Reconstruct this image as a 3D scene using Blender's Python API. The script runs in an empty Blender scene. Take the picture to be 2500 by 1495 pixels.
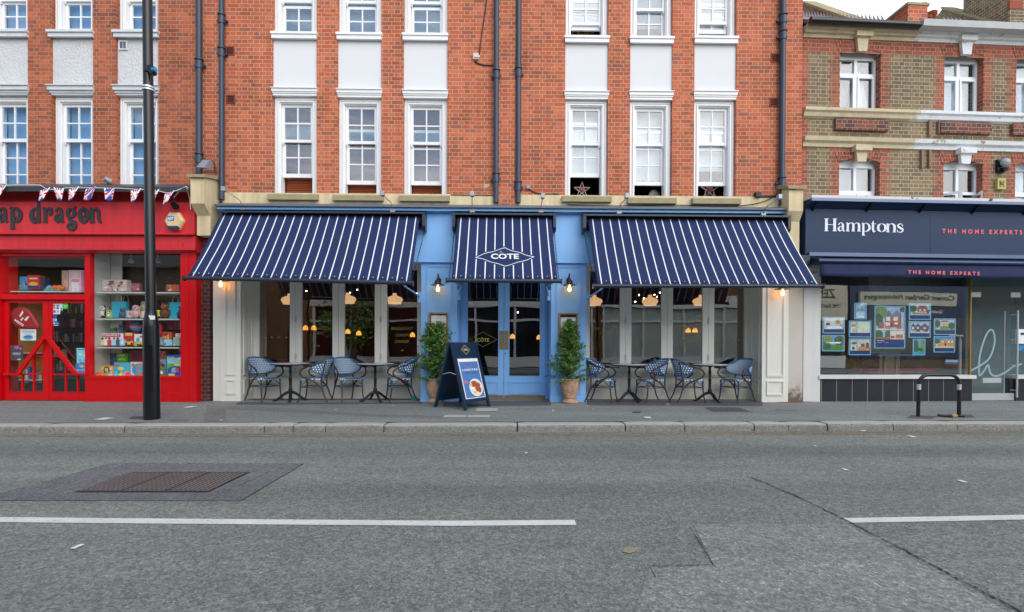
import bpy, math, random
from mathutils import Vector, Matrix
R = math.radians
sc = bpy.context.scene
col = sc.collection
random.seed(7)

# ---------------------------------------------------------------- camera
CH = 1.13
PITCH, YAW, ROLL = R(-0.4), R(-0.9), R(0.2)
CAM = Vector((0, -10.08, CH))
CROT = Matrix.Rotation(YAW, 3, 'Z') @ Matrix.Rotation(R(90) + PITCH, 3, 'X') @ Matrix.Rotation(ROLL, 3, 'Z')
cd = bpy.data.cameras.new('camera')
cam = bpy.data.objects.new('camera', cd)
col.objects.link(cam)
cam.matrix_world = Matrix.Translation(CAM) @ CROT.to_4x4()
cd.sensor_width = 36; cd.lens = 18.0
cd.shift_y = 0.0405
cd.clip_start = .05; cd.clip_end = 2000
sc.camera = cam

# ---------------------------------------------------------------- sky and sun
SUN_EL, SUN_AZ = 35, 148
w = bpy.data.worlds.new('World'); sc.world = w; w.use_nodes = True
wn, wl = w.node_tree.nodes, w.node_tree.links
bg = wn['Background']
sky = wn.new('ShaderNodeTexSky'); sky.sky_type = 'NISHITA'; sky.sun_disc = False
sky.sun_elevation = R(SUN_EL); sky.sun_rotation = R(SUN_AZ)
tc = wn.new('ShaderNodeTexCoord'); mp = wn.new('ShaderNodeMapping')
mp.inputs['Scale'].default_value = (1.0, 1.0, 6.0); mp.inputs['Location'].default_value = (3.7, 1.2, .4)
cn = wn.new('ShaderNodeTexNoise'); cn.inputs['Scale'].default_value = 1.8; cn.inputs['Detail'].default_value = 8
cn.inputs['Roughness'].default_value = .58
cr = wn.new('ShaderNodeValToRGB'); cr.color_ramp.elements[0].position = .44; cr.color_ramp.elements[1].position = .66
mx = wn.new('ShaderNodeMix'); mx.data_type = 'RGBA'
mx.inputs[7].default_value = (9.6, 10.0, 10.6, 1)
wl.new(tc.outputs['Generated'], mp.inputs[0]); wl.new(mp.outputs[0], cn.inputs['Vector'])
wl.new(cn.outputs['Fac'], cr.inputs[0]); sx_ = wn.new('ShaderNodeSeparateXYZ'); wl.new(tc.outputs['Generated'], sx_.inputs[0])      # thick cloud bank behind the roofs
mr_ = wn.new('ShaderNodeMapRange'); mr_.inputs[1].default_value = .1; mr_.inputs[2].default_value = .5; wl.new(sx_.outputs[1], mr_.inputs[0])
mm_ = wn.new('ShaderNodeMath'); mm_.operation = 'MAXIMUM'; wl.new(cr.outputs[0], mm_.inputs[0]); wl.new(mr_.outputs[0], mm_.inputs[1]); wl.new(mm_.outputs[0], mx.inputs[0])
wl.new(sky.outputs[0], mx.inputs[6]); wl.new(mx.outputs[2], bg.inputs['Color'])
bg.inputs['Strength'].default_value = 0.13
sd = bpy.data.lights.new('sun', 'SUN'); sd.energy = 1.45; sd.angle = R(60); sd.color = (1, .96, .9)
so = bpy.data.objects.new('sun', sd); col.objects.link(so)
_az = R(SUN_AZ)
_d = Vector((math.sin(_az) * math.cos(R(SUN_EL)), math.cos(_az) * math.cos(R(SUN_EL)), math.sin(R(SUN_EL))))
so.rotation_euler = _d.to_track_quat('Z', 'Y').to_euler()
sc.view_settings.view_transform = 'Standard'; sc.view_settings.look = 'None'
sc.view_settings.exposure = 0.43; sc.view_settings.gamma = 1
sc.render.engine = 'CYCLES'
sc.cycles.use_denoising = True
sc.cycles.max_bounces = 8; sc.cycles.transparent_max_bounces = 16
sc.cycles.sample_clamp_indirect = 4

# ---------------------------------------------------------------- frames: each facade has its own line
class Frame:
    def __init__(s, x, y, ang):
        s.o = Vector((x, y, 0)); s.a = ang
        s.m = Matrix.Rotation(-ang, 3, 'Z')
    def at(s, px, py, y=0.0):
        d = s.m @ (CROT @ Vector(((px - 1250) / 1250, (848.75 - py) / 1250, -1)))
        p = s.m @ (CAM - s.o)
        t = (y - p.y) / d.y
        return p.x + d.x * t, p.z + d.z * t
    def X(s, px, y=0.0, py=700): return s.at(px, py, y)[0]
    def Z(s, py, y=0.0, px=1250): return s.at(px, py, y)[1]
    def rect(s, x0, y0, x1, y1, y=0.0):      # pixel box -> X0, X1, Z0, Z1
        xm, ym = (x0 + x1) / 2, (y0 + y1) / 2
        return s.at(x0, ym, y)[0], s.at(x1, ym, y)[0], s.at(xm, y1, y)[1], s.at(xm, y0, y)[1]
    def world(s, x, y, z): return s.m.transposed() @ Vector((x, y, z)) + s.o

FM = Frame(0, 0, 0)                                   # the restaurant
_lx = FM.X(487)
FL = Frame(_lx, 0, R(-0.9))                           # left building turns back a touch
_rx = FM.X(1958)
FR = Frame(_rx, .12, R(2.4))                           # right building turns back more

def ground(px, py, road=False):
    d = CROT @ Vector(((px - 1250) / 1250, (848.75 - py) / 1250, -1))
    z = 0.0
    for _ in range(12):
        t = (z - CAM.z) / d.z
        p = CAM + d * t
        z = -.16 if road else gz(p.y)
    return p.x, p.y, z
def gz(y): return .022 * y if y < 0 else 0.0

# ---------------------------------------------------------------- object helpers
LOC = {}
def setp(o, label=None, cat=None, group=None, kind=None):
    if label: o['label'] = label
    if cat: o['category'] = cat
    if group: o['group'] = group
    if kind: o['kind'] = kind
    return o
def thing(name, label, cat, loc=(0, 0, 0), rot=0, group=None, fr=FM):
    o = bpy.data.objects.new(name, None); col.objects.link(o)
    o.empty_display_size = .1
    o.location = fr.world(*loc); o.rotation_euler = (0, 0, fr.a + rot)
    LOC[o] = Vector(loc)
    return setp(o, label, cat, group)
def kids(o): return [c for c in col.objects if c.parent == o]
def copy_tree(o, loc=None, rot=None, label=None):
    def rec(a, par):
        c = a.copy(); col.objects.link(c)
        if par is not None: c.parent = par
        for k in kids_of.get(a, []): rec(k, c)
        return c
    c = rec(o, None)
    if loc is not None: c.location = loc
    if rot is not None: c.rotation_euler = (0, 0, rot)
    if label: c['label'] = label
    return c
kids_of = {}

class MB:
    def __init__(s): s.v = []; s.f = []; s.m = []; s.uv = []; s.s = []; s.hasuv = False
    def add(s, vs, fs, m=0, sm=False, uv=None):
        b = len(s.v); s.v += [tuple(p) for p in vs]
        for i, f in enumerate(fs):
            s.f.append([b + k for k in f]); s.m.append(m); s.s.append(sm)
            if uv: s.uv.append([uv[k] for k in f]); s.hasuv = True
            else: s.uv.append([(0, 0)] * len(f))
        return s
    def box(s, x0, x1, y0, y1, z0, z1, m=0):
        if x0 > x1: x0, x1 = x1, x0
        if y0 > y1: y0, y1 = y1, y0
        if z0 > z1: z0, z1 = z1, z0
        vs = [(x0, y0, z0), (x1, y0, z0), (x1, y1, z0), (x0, y1, z0), (x0, y0, z1), (x1, y0, z1), (x1, y1, z1), (x0, y1, z1)]
        return s.add(vs, [(3, 2, 1, 0), (4, 5, 6, 7), (0, 1, 5, 4), (1, 2, 6, 5), (2, 3, 7, 6), (3, 0, 4, 7)], m)
    def quad(s, a, b, c, d, m=0, uv=None): return s.add([a, b, c, d], [(0, 1, 2, 3)], m, uv=uv)
    def _pr(s, bot, top, m, sm=False):
        n = len(bot)
        fs = [tuple(range(n))[::-1], tuple(range(n, 2 * n))] + [(i, (i + 1) % n, n + (i + 1) % n, n + i) for i in range(n)]
        return s.add(bot + top, fs, m, sm)
    def pxz(s, poly, y0, y1, m=0): return s._pr([(x, y1, z) for x, z in poly], [(x, y0, z) for x, z in poly], m)
    def pyz(s, poly, x0, x1, m=0): return s._pr([(x0, y, z) for y, z in poly], [(x1, y, z) for y, z in poly], m)
    def pxy(s, poly, z0, z1, m=0): return s._pr([(x, y, z0) for x, y in poly], [(x, y, z1) for x, y in poly], m)
    def tube(s, path, r, n=8, m=0, closed=False, cap=True):
        P = [Vector(p) for p in path]; k = len(P); rs = r if isinstance(r, (list, tuple)) else [r] * k
        up = Vector((0, 0, 1)); vs = []; prev = None
        for i, p in enumerate(P):
            if closed: t = P[(i + 1) % k] - P[i - 1]
            else: t = P[min(i + 1, k - 1)] - P[max(i - 1, 0)]
            t.normalize()
            if prev is None:
                a = t.cross(up)
                if a.length < .05: a = t.cross(Vector((0, 1, 0)))
                a.normalize()
            else:
                a = prev - t * prev.dot(t); a.normalize()
            prev = a; b = t.cross(a)
            for j in range(n):
                q = 2 * math.pi * j / n
                vs.append(tuple(p + (a * math.cos(q) + b * math.sin(q)) * rs[i]))
        fs = []
        for i in range(k if closed else k - 1):
            i2 = (i + 1) % k
            for j in range(n):
                j2 = (j + 1) % n
                fs.append((i * n + j, i * n + j2, i2 * n + j2, i2 * n + j))
        s.add(vs, fs, m, True)
        if cap and not closed:
            s.add(vs[:n], [tuple(range(n))[::-1]], m); s.add(vs[-n:], [tuple(range(n))], m)
        return s
    def lathe(s, prof, cx=0, cy=0, z=0, n=24, m=0, sx=1, sy=1):
        vs = [(cx + r * sx * math.cos(2 * math.pi * j / n), cy + r * sy * math.sin(2 * math.pi * j / n), z + h) for r, h in prof for j in range(n)]
        fs = [(i * n + j, i * n + (j + 1) % n, (i + 1) * n + (j + 1) % n, (i + 1) * n + j) for i in range(len(prof) - 1) for j in range(n)]
        s.add(vs, fs, m, True)
        if prof[0][0] > 1e-4: s.add(vs[:n], [tuple(range(n))[::-1]], m)
        if prof[-1][0] > 1e-4: s.add(vs[-n:], [tuple(range(n))], m)
        return s
    def ball(s, c, r, m=0, n=12, k=8):
        rx, ry, rz = r if isinstance(r, (tuple, list)) else (r, r, r)
        vs = []
        for i in range(k + 1):
            a = -math.pi / 2 + math.pi * i / k
            for j in range(n):
                b = 2 * math.pi * j / n
                vs.append((c[0] + rx * math.cos(a) * math.cos(b), c[1] + ry * math.cos(a) * math.sin(b), c[2] + rz * math.sin(a)))
        fs = [(i * n + j, i * n + (j + 1) % n, (i + 1) * n + (j + 1) % n, (i + 1) * n + j) for i in range(k) for j in range(n)]
        return s.add(vs, fs, m, True)
    def ring(s, x0, x1, z0, z1, y0, y1, t, m=0, tb=None, tt=None):   # rectangular frame
        tb = t if tb is None else tb; tt = t if tt is None else tt
        s.box(x0, x1, y0, y1, z0, z0 + tb, m); s.box(x0, x1, y0, y1, z1 - tt, z1, m)
        s.box(x0, x0 + t, y0, y1, z0 + tb, z1 - tt, m); s.box(x1 - t, x1, y0, y1, z0 + tb, z1 - tt, m)
        return s
    def build(s, name, mats, parent=None, fr=FM, bevel=0, **kw):
        me = bpy.data.meshes.new(name)
        off = LOC.get(parent, Vector((0, 0, 0))) if parent is not None else Vector((0, 0, 0))
        org = off
        if parent is None:                      # a top-level mesh: origin at its base
            xs = [p[0] for p in s.v]; ys = [p[1] for p in s.v]; zs = [p[2] for p in s.v]
            org = Vector(((min(xs) + max(xs)) / 2, (min(ys) + max(ys)) / 2, min(zs)))
        me.from_pydata([(p[0] - org.x, p[1] - org.y, p[2] - org.z) for p in s.v], [], s.f)
        for i, m in enumerate(mats if isinstance(mats, (list, tuple)) else [mats]): me.materials.append(m)
        me.polygons.foreach_set('material_index', s.m)
        me.polygons.foreach_set('use_smooth', s.s)
        if s.hasuv:
            uv = me.uv_layers.new(name='UVMap')
            uv.data.foreach_set('uv', [c for f in s.uv for p in f for c in p])
        me.update()
        o = bpy.data.objects.new(name, me); col.objects.link(o)
        if parent is None:
            o.location = fr.world(*org); o.rotation_euler = (0, 0, fr.a); LOC[o] = org
        else:
            o.parent = parent; LOC[o] = off; kids_of.setdefault(parent, []).append(o)
        if bevel:
            b = o.modifiers.new('bevel', 'BEVEL'); b.width = bevel; b.segments = 2; b.limit_method = 'ANGLE'
        return setp(o, **kw)

# ---------------------------------------------------------------- lettering
_tc = {}
def text_geo(body, bold=0.0, spacing=1.0):
    k = (body, bold, spacing)
    if k in _tc: return _tc[k]
    cu = bpy.data.curves.new('lettering', 'FONT'); cu.body = body; cu.size = 1; cu.offset = bold
    cu.space_character = spacing; cu.resolution_u = 3
    ob = bpy.data.objects.new('lettering', cu); col.objects.link(ob)
    bpy.context.view_layer.update()
    me = bpy.data.meshes.new_from_object(ob.evaluated_get(bpy.context.evaluated_depsgraph_get()))
    v = [(p.co.x, p.co.y) for p in me.vertices]; f = [list(q.vertices) for q in me.polygons]
    bpy.data.objects.remove(ob); bpy.data.curves.remove(cu); bpy.data.meshes.remove(me)
    x0 = min(p[0] for p in v); x1 = max(p[0] for p in v); y0 = min(p[1] for p in v); y1 = max(p[1] for p in v)
    v = [((p[0] - x0) / (x1 - x0), (p[1] - y0) / (y1 - y0)) for p in v]
    _tc[k] = (v, f); return _tc[k]
def text_on(mb, body, p00, ux, uz, m=0, bold=.0, spacing=1.0):
    """flat letters filling the box p00 + a*ux + b*uz"""
    v, f = text_geo(body, bold, spacing)
    p00, ux, uz = Vector(p00), Vector(ux), Vector(uz)
    mb.add([tuple(p00 + ux * a + uz * b) for a, b in v], f, m)
    return mb
def cr_spline(pts, n=6):
    P = [pts[0]] + list(pts) + [pts[-1]]; out = []
    for i in range(1, len(P) - 2):
        for k in range(n):
            t = k / n
            out.append(tuple(.5 * ((2 * P[i][d]) + (-P[i - 1][d] + P[i + 1][d]) * t + (2 * P[i - 1][d] - 5 * P[i][d] + 4 * P[i + 1][d] - P[i + 2][d]) * t * t + (-P[i - 1][d] + 3 * P[i][d] - 3 * P[i + 1][d] + P[i + 2][d]) * t ** 3) for d in range(len(P[i]))))
    out.append(tuple(pts[-1])); return out
def glyph(mb, strokes, x, z, s, sx, y, th=.015, m=0):
    """strokes: lists of (px, pz, width); drawn as raised ribbons on plane y"""
    for si, st in enumerate(strokes):
        pts = cr_spline(st) if len(st) > 2 else st
        L, Rr = [], []
        for i, p in enumerate(pts):
            a = pts[max(i - 1, 0)]; b = pts[min(i + 1, len(pts) - 1)]
            dx, dz = b[0] - a[0], b[1] - a[1]; l = math.hypot(dx, dz) or 1
            nx, nz = -dz / l, dx / l; wd = max(p[2], .02) / 2
            L.append((x + (p[0] + nx * wd) * sx, z + (p[1] + nz * wd) * s)); Rr.append((x + (p[0] - nx * wd) * sx, z + (p[1] - nz * wd) * s))
        yy = y - th - si * .0006
        n = len(L)
        vs = [(a, yy, b) for a, b in L] + [(a, yy, b) for a, b in Rr] + [(a, y, b) for a, b in L] + [(a, y, b) for a, b in Rr]
        fs = []
        for i in range(n - 1):
            fs += [(i, i + 1, n + i + 1, n + i), (2 * n + i, 2 * n + i + 1, i + 1, i), (n + i, n + i + 1, 3 * n + i + 1, 3 * n + i)]
        fs += [(0, n, 3 * n, 2 * n), (n - 1, 2 * n - 1 + 0, 4 * n - 1, 3 * n - 1)]
        mb.add(vs, fs, m)

# ---------------------------------------------------------------- materials
def S(r, g, b):
    f = lambda c: (c / 255 / 12.92) if c <= 10 else ((c / 255 + .055) / 1.055) ** 2.4
    return (f(r), f(g), f(b), 1)
class NT:
    def __init__(s, name):
        s.m = bpy.data.materials.new(name); s.m.use_nodes = True
        s.t = s.m.node_tree; s.b = s.t.nodes['Principled BSDF']; s.out = s.t.nodes['Material Output']
    def n(s, ty, **k):
        x = s.t.nodes.new('ShaderNode' + ty)
        for a, b in k.items(): setattr(x, a, b)
        return x
    def l(s, a, b): s.t.links.new(a, b)
    def put(s, sock, v):
        if isinstance(v, bpy.types.NodeSocket): s.l(v, sock)
        else: sock.default_value = v
    def math(s, op, a, b=0.0, c=0.0, clamp=False):
        x = s.n('Math', operation=op, use_clamp=clamp)
        s.put(x.inputs[0], a); s.put(x.inputs[1], b)
        if op in ('SMOOTH_MIN', 'MULTIPLY_ADD', 'COMPARE'): s.put(x.inputs[2], c)
        return x.outputs[0]
    def step(s, v, lo, hi):
        x = s.n('MapRange', interpolation_type='SMOOTHSTEP'); s.put(x.inputs[0], v)
        s.put(x.inputs[1], lo); s.put(x.inputs[2], hi); return x.outputs[0]
    def noise(s, scale, detail=3, vec=None, rough=.5, out='Fac'):
        x = s.n('TexNoise'); x.inputs['Scale'].default_value = scale; x.inputs['Detail'].default_value = detail
        x.inputs['Roughness'].default_value = rough
        if vec is not None: s.l(vec, x.inputs['Vector'])
        return x.outputs[out]
    def pos(s): return s.n('NewGeometry').outputs['Position']
    def xyz(s, v):
        x = s.n('SeparateXYZ'); s.l(v, x.inputs[0]); return x.outputs
    def comb(s, a, b, c=0.0):
        x = s.n('CombineXYZ'); s.put(x.inputs[0], a); s.put(x.inputs[1], b); s.put(x.inputs[2], c); return x.outputs[0]
    def mix(s, f, a, b, blend='MIX'):
        x = s.n('Mix', data_type='RGBA', blend_type=blend); s.put(x.inputs[0], f); s.put(x.inputs[6], a); s.put(x.inputs[7], b)
        return x.outputs[2]
    def ramp(s, v, stops, const=False):
        x = s.n('ValToRGB'); s.l(v, x.inputs[0]); e = x.color_ramp
        if const: e.interpolation = 'CONSTANT'
        while len(e.elements) < len(stops): e.elements.new(.5)
        for i, (p, c) in enumerate(stops): e.elements[i].position = p; e.elements[i].color = c
        return x.outputs[0]
    def bump(s, h, strength=.5, dist=.01):
        x = s.n('Bump'); x.inputs['Strength'].default_value = strength; x.inputs['Distance'].default_value = dist
        s.l(h, x.inputs['Height']); s.l(x.outputs[0], s.b.inputs['Normal'])
_mc = {}
def mat(name, c, rough=.6, metal=0, var=.12, vscale=2.5, bump=0, bscale=80, spec=.5, emit=0, coat=0, fine=.0, streak=0):
    """a paint / stone / metal with uneven tone"""
    if name in _mc: return _mc[name]
    t = NT(name); b = t.b
    b.inputs['Roughness'].default_value = rough; b.inputs['Metallic'].default_value = metal
    b.inputs['Specular IOR Level'].default_value = spec
    if coat: b.inputs['Coat Weight'].default_value = coat
    if var or streak:
        p = t.pos()
        f = t.noise(vscale, 5, p, .6)
        k = t.math('MULTIPLY_ADD', f, 2 * var, 1 - var)
        if fine:
            k = t.math('MULTIPLY', k, t.math('MULTIPLY_ADD', t.noise(bscale, 2, p), 2 * fine, 1 - fine))
        if streak:
            mpn = t.n('Mapping'); mpn.inputs['Scale'].default_value = (9, 9, .7); t.l(p, mpn.inputs[0])
            k = t.math('MULTIPLY', k, t.math('MULTIPLY_ADD', t.step(t.noise(1, 4, mpn.outputs[0], .65), .35, .75), -streak, 1.0))
        cc = t.mix(1.0, c, t.comb(k, k, k), 'MULTIPLY')
        t.l(cc, b.inputs['Base Color'])
    else: b.inputs['Base Color'].default_value = c
    if bump: t.bump(t.noise(bscale, 3, t.pos()), bump, .006)
    if emit:
        b.inputs['Emission Color'].default_value = c; b.inputs['Emission Strength'].default_value = emit
    _mc[name] = t.m; return t.m
def cm(r, g, b, rough=.5):
    k = 'print_%d_%d_%d' % (r, g, b)
    return mat(k, S(*[min(246, c * 1.16 + 6) for c in (r, g, b)]), rough, var=.22, vscale=22)

def brick_mat(name, cols, mortar, course=.0768, sl=.2275, stain=.35, glaze=.85, zoff=0.0, even=.25):
    mean = [sum(c[i] for c in cols) / len(cols) for i in range(3)]
    cols = [tuple(c[i] + (mean[i] - c[i]) * even for i in range(3)) + (1,) for c in cols]
    t = NT(name); p = t.pos(); x, y, z = t.xyz(p)
    wob = t.noise(9, 2, p)
    u = t.math('ADD', t.math('ADD', x, y), t.math('MULTIPLY', t.math('SUBTRACT', wob, .5), .012))
    v = t.math('ADD', t.math('ADD', z, 20 + zoff), t.math('MULTIPLY', t.math('SUBTRACT', t.noise(5, 2, p), .5), .008))
    vv = t.math('DIVIDE', v, course); row = t.math('FLOOR', vv); fv = t.math('FRACT', vv)
    par = t.math('GREATER_THAN', t.math('FRACT', t.math('MULTIPLY', row, .5)), .25)
    wd = t.math('MULTIPLY_ADD', par, -sl / 2, sl)
    uu = t.math('DIVIDE', t.math('MULTIPLY_ADD', par, sl / 4, t.math('ADD', u, 60)), wd)
    idx = t.math('FLOOR', uu); fu = t.math('FRACT', uu)
    du = t.math('MULTIPLY', t.math('MINIMUM', fu, t.math('SUBTRACT', 1.0, fu)), wd)
    dv = t.math('MULTIPLY', t.math('MINIMUM', fv, t.math('SUBTRACT', 1.0, fv)), course)
    face = t.step(t.math('MINIMUM', du, dv), .0030, .0072)
    wnz = t.n('TexWhiteNoise'); t.l(t.comb(idx, row), wnz.inputs['Vector'])
    big = t.noise(.55, 4, p, .6)
    rnd = t.math('ADD', t.math('MULTIPLY', wnz.outputs['Value'], .8), t.math('MULTIPLY', t.step(big, .3, .72), .2))
    n = len(cols); bc = t.ramp(rnd, [(i / n * .98, c) for i, c in enumerate(cols)], True)
    k = t.math('MULTIPLY_ADD', t.noise(45, 3, p, .7), .5, .75)
    st = t.math('MULTIPLY_ADD', t.step(t.noise(1.3, 5, p, .65), .42, .75), -stain, 1.0)
    k = t.math('MULTIPLY', k, st)
    ms_ = t.n('Mapping'); ms_.inputs['Scale'].default_value = (5, 5, .35); t.l(p, ms_.inputs[0])
    k = t.math('MULTIPLY', k, t.math('MULTIPLY_ADD', t.step(t.noise(1, 5, ms_.outputs[0], .65), .5, .72), -.22, 1.0))
    bc = t.mix(1.0, bc, t.comb(k, k, k), 'MULTIPLY')
    mk = t.math('MULTIPLY_ADD', t.noise(14, 3, p), .5, .72)
    mc = t.mix(1.0, mortar, t.comb(mk, mk, mk), 'MULTIPLY')
    t.l(t.mix(face, mc, bc), t.b.inputs['Base Color'])
    t.b.inputs['Roughness'].default_value = glaze
    t.bump(t.math('ADD', face, t.math('MULTIPLY', t.noise(60, 3, p), .25)), .7, .006)
    return t.m

def glass_mat(name, ior=.08, tint=(.93, .97, .96, 1), wav=.008):
    t = NT(name); t.t.nodes.remove(t.b)
    tr = t.n('BsdfTransparent'); tr.inputs[0].default_value = tint
    gl = t.n('BsdfGlossy'); gl.inputs['Roughness'].default_value = 0.0; gl.inputs[0].default_value = (1, 1, 1, 1)
    ge = t.n('NewGeometry'); dt = t.n('VectorMath', operation='DOT_PRODUCT')
    t.l(ge.outputs['Normal'], dt.inputs[0]); t.l(ge.outputs['Incoming'], dt.inputs[1])
    c1 = t.math('SUBTRACT', 1.0, t.math('ABSOLUTE', dt.outputs['Value']), clamp=True)
    fac = t.math('MULTIPLY_ADD', t.math('POWER', c1, 5.0), 1 - ior, ior)
    bp = t.n('Bump'); bp.inputs['Strength'].default_value = wav; bp.inputs['Distance'].default_value = .2
    t.l(t.noise(1.7, 1, t.pos()), bp.inputs['Height']); t.l(bp.outputs[0], gl.inputs['Normal'])
    ms = t.n('MixShader'); t.l(fac, ms.inputs[0]); t.l(tr.outputs[0], ms.inputs[1]); t.l(gl.outputs[0], ms.inputs[2])
    t.l(ms.outputs[0], t.out.inputs['Surface'])
    return t.m

ORANGE = brick_mat('orange_red_brick', [S(204, 108, 74), S(186, 90, 62), S(198, 100, 72), S(174, 86, 64), S(208, 116, 78), S(198, 104, 82), S(150, 88, 78), S(194, 94, 62), S(208, 116, 90), S(162, 80, 60)], S(196, 170, 130), stain=.42, even=.3)
LEFTBR = brick_mat('weathered_red_brick', [S(186, 96, 68), S(170, 84, 60), S(196, 104, 72), S(150, 78, 62), S(178, 92, 66), S(200, 108, 70), S(132, 76, 66), S(166, 82, 62), S(188, 102, 80)], S(170, 146, 112), stain=.45, zoff=.03, even=.35)
STOCK = brick_mat('yellow_stock_brick', [S(136, 116, 88), S(118, 98, 74), S(150, 130, 98), S(104, 90, 72), S(142, 118, 84), S(128, 106, 78), S(98, 86, 72), S(146, 126, 96)], S(186, 178, 156), stain=.35, zoff=.01, even=.45)
QUOIN = brick_mat('deep_red_brick', [S(164, 84, 64), S(148, 76, 60), S(172, 94, 72), S(130, 72, 60)], S(176, 150, 124), sl=.2275, zoff=.01)
GLAZED = brick_mat('glazed_brown_brick', [S(92, 50, 44), S(78, 50, 56), S(104, 60, 48), S(66, 48, 58), S(110, 56, 42)], S(120, 112, 108), glaze=.28, stain=.2)
APRON = brick_mat('purple_red_brick', [S(122, 70, 60), S(98, 60, 56), S(150, 78, 60), S(80, 58, 58)], S(158, 146, 128), zoff=.01)
GLASS = glass_mat('shop_glass', .05, (.985, .99, .988, 1))
RGLASS = glass_mat('restaurant_glass', .13, (.97, .985, .98, 1))
UGLASS = glass_mat('upstairs_glass', .16, (.9, .95, .95, 1), .01)
UGLASS2 = glass_mat('dull_upstairs_glass', .07, (.94, .96, .97, 1), .01)
WHITE = mat('white_gloss_paint', S(240, 241, 243), .35, var=.03, vscale=6, streak=.05)
WPANEL = mat('white_render', S(222, 224, 228), .8, var=.03, vscale=1.5, bump=.1, bscale=30)
STONE = mat('buff_stone', S(224, 206, 166), .85, var=.22, vscale=2.2, bump=.3, bscale=50, streak=.25)
SILL = mat('lichened_stone', S(160, 150, 118), .9, var=.3, vscale=7, bump=.6, bscale=40, fine=.2)
LEAD = mat('grey_lead', S(104, 112, 124), .55, var=.2, vscale=5)
BLUE = mat('sky_blue_paint', S(138, 196, 254), .4, var=.04, vscale=1.2, streak=.04)
CREAM = mat('putty_grey_paint', S(236, 235, 226), .42, var=.04, vscale=1.5, streak=.04)
RED = mat('scarlet_gloss_paint', S(214, 8, 20), .3, var=.1, vscale=1.6, spec=.5, bump=.12, bscale=18, streak=.10)
REDF = mat('faded_red_paint', S(214, 44, 52), .4, var=.12, vscale=2.2, streak=.22, bump=.15, bscale=16)
NAVY = mat('navy_metal', S(40, 50, 68), .4, var=.08)
PIPE = mat('slate_blue_iron', S(48, 62, 80), .42, var=.15, vscale=8)
BLACK = mat('black_gloss_paint', S(20, 21, 24), .28, var=.2, vscale=5)
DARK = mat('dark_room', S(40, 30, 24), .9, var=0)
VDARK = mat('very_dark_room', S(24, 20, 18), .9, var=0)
STEEL = mat('brushed_steel', S(200, 204, 208), .4, .35, var=.08)
GALV = mat('galvanised_steel', S(165, 172, 180), .5, .5, var=.2, vscale=20)
BRASS = mat('aged_brass', S(150, 130, 96), .42, .6, var=.15, vscale=9)
IRON = mat('black_cast_iron', S(34, 38, 46), .45, .2, var=.2, vscale=20, bump=.3, bscale=90)
# ================================================================ ground
def asphalt(name, base, chips, scale=85, big=.25, rough=.9, lanes=False):
    t = NT(name); p = t.pos()
    vo = t.n('TexVoronoi'); vo.inputs['Scale'].default_value = scale; t.l(p, vo.inputs['Vector'])
    c = t.xyz(vo.outputs['Color'])[0]
    vo2 = t.n('TexVoronoi'); vo2.inputs['Scale'].default_value = scale * .42; t.l(p, vo2.inputs['Vector'])
    c2 = t.xyz(vo2.outputs['Color'])[0]
    col_ = t.ramp(c, chips)
    k = t.math('MULTIPLY_ADD', t.noise(.45, 6, p, .6), 2.6 * big, 1.3 - 1.3 * big)
    k = t.math('MULTIPLY', k, t.math('MULTIPLY_ADD', t.noise(4.5, 5, p, .7), .3, .85))
    k = t.math('MULTIPLY', k, t.math('MULTIPLY_ADD', t.noise(26, 4, p, .75), .22, .89))
    k = t.math('MULTIPLY', k, t.math('MULTIPLY_ADD', c2, .5, .75))
    mpn = t.n('Mapping'); mpn.inputs['Scale'].default_value = (.12, 1.3, 1); t.l(p, mpn.inputs[0])
    k = t.math('MULTIPLY', k, t.math('MULTIPLY_ADD', t.step(t.noise(1, 4, mpn.outputs[0], .6), .35, .7), .22, .86))
    if lanes:                                     # oil and tyre polish in the wheel tracks
        wy = t.math('ADD', t.xyz(p)[1], t.math('MULTIPLY', t.noise(.5, 3, p), .5))
        for c0, wd_, amt in ((-3.75, .55, .16), (-5.35, .45, .10), (-7.6, .5, .08)):
            e_ = t.step(t.math('ABSOLUTE', t.math('SUBTRACT', wy, c0)), wd_, .05)
            k = t.math('MULTIPLY', k, t.math('MULTIPLY_ADD', e_, -amt, 1.0))
    cc = t.mix(1.0, col_, t.comb(k, k, k), 'MULTIPLY')
    t.l(cc, t.b.inputs['Base Color']); t.b.inputs['Roughness'].default_value = rough
    t.bump(t.math('ADD', vo.outputs['Distance'], t.math('MULTIPLY', t.noise(160, 2, p), .5)), .9, .006)
    return t.m
def g(v, a=0, b=0): return (v, v + a, v + b, 1)
ROADM = asphalt('road_asphalt', None, [(0, g(.095, .014, .001)), (.25, g(.134, .018, .002)), (.7, g(.176, .022, .003)), (.95, g(.214, .018, .0)), (1, g(.30, .0, -.02))], 105, .2, lanes=True)
PATCHD = asphalt('dark_patch_asphalt', None, [(0, g(.08, .006, .008)), (.5, g(.115, .007, .010)), (1, g(.17, .006, .01))], 120, .2)
PATCHL = asphalt('pale_patch_asphalt', None, [(0, g(.145, .012, .0)), (.5, g(.19, .015, .001)), (.9, g(.228, .012, -.002)), (1, g(.36, .0, -.02))], 95, .10)
PAVE = asphalt('pavement_asphalt', None, [(0, g(.145, .012, .005)), (.5, g(.19, .015, .006)), (1, g(.26, .012, .003))], 150, .22)
PAVE2 = asphalt('pavement_patch_asphalt', None, [(0, g(.12, -.004, -.008)), (.5, g(.17, -.006, -.012)), (1, g(.23, -.008, -.018))], 150, .15)
PAVE3 = asphalt('dark_pavement_patch', None, [(0, g(.06, 0, .004)), (.5, g(.085, 0, .005)), (1, g(.12, 0, .004))], 150, .2)
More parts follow.
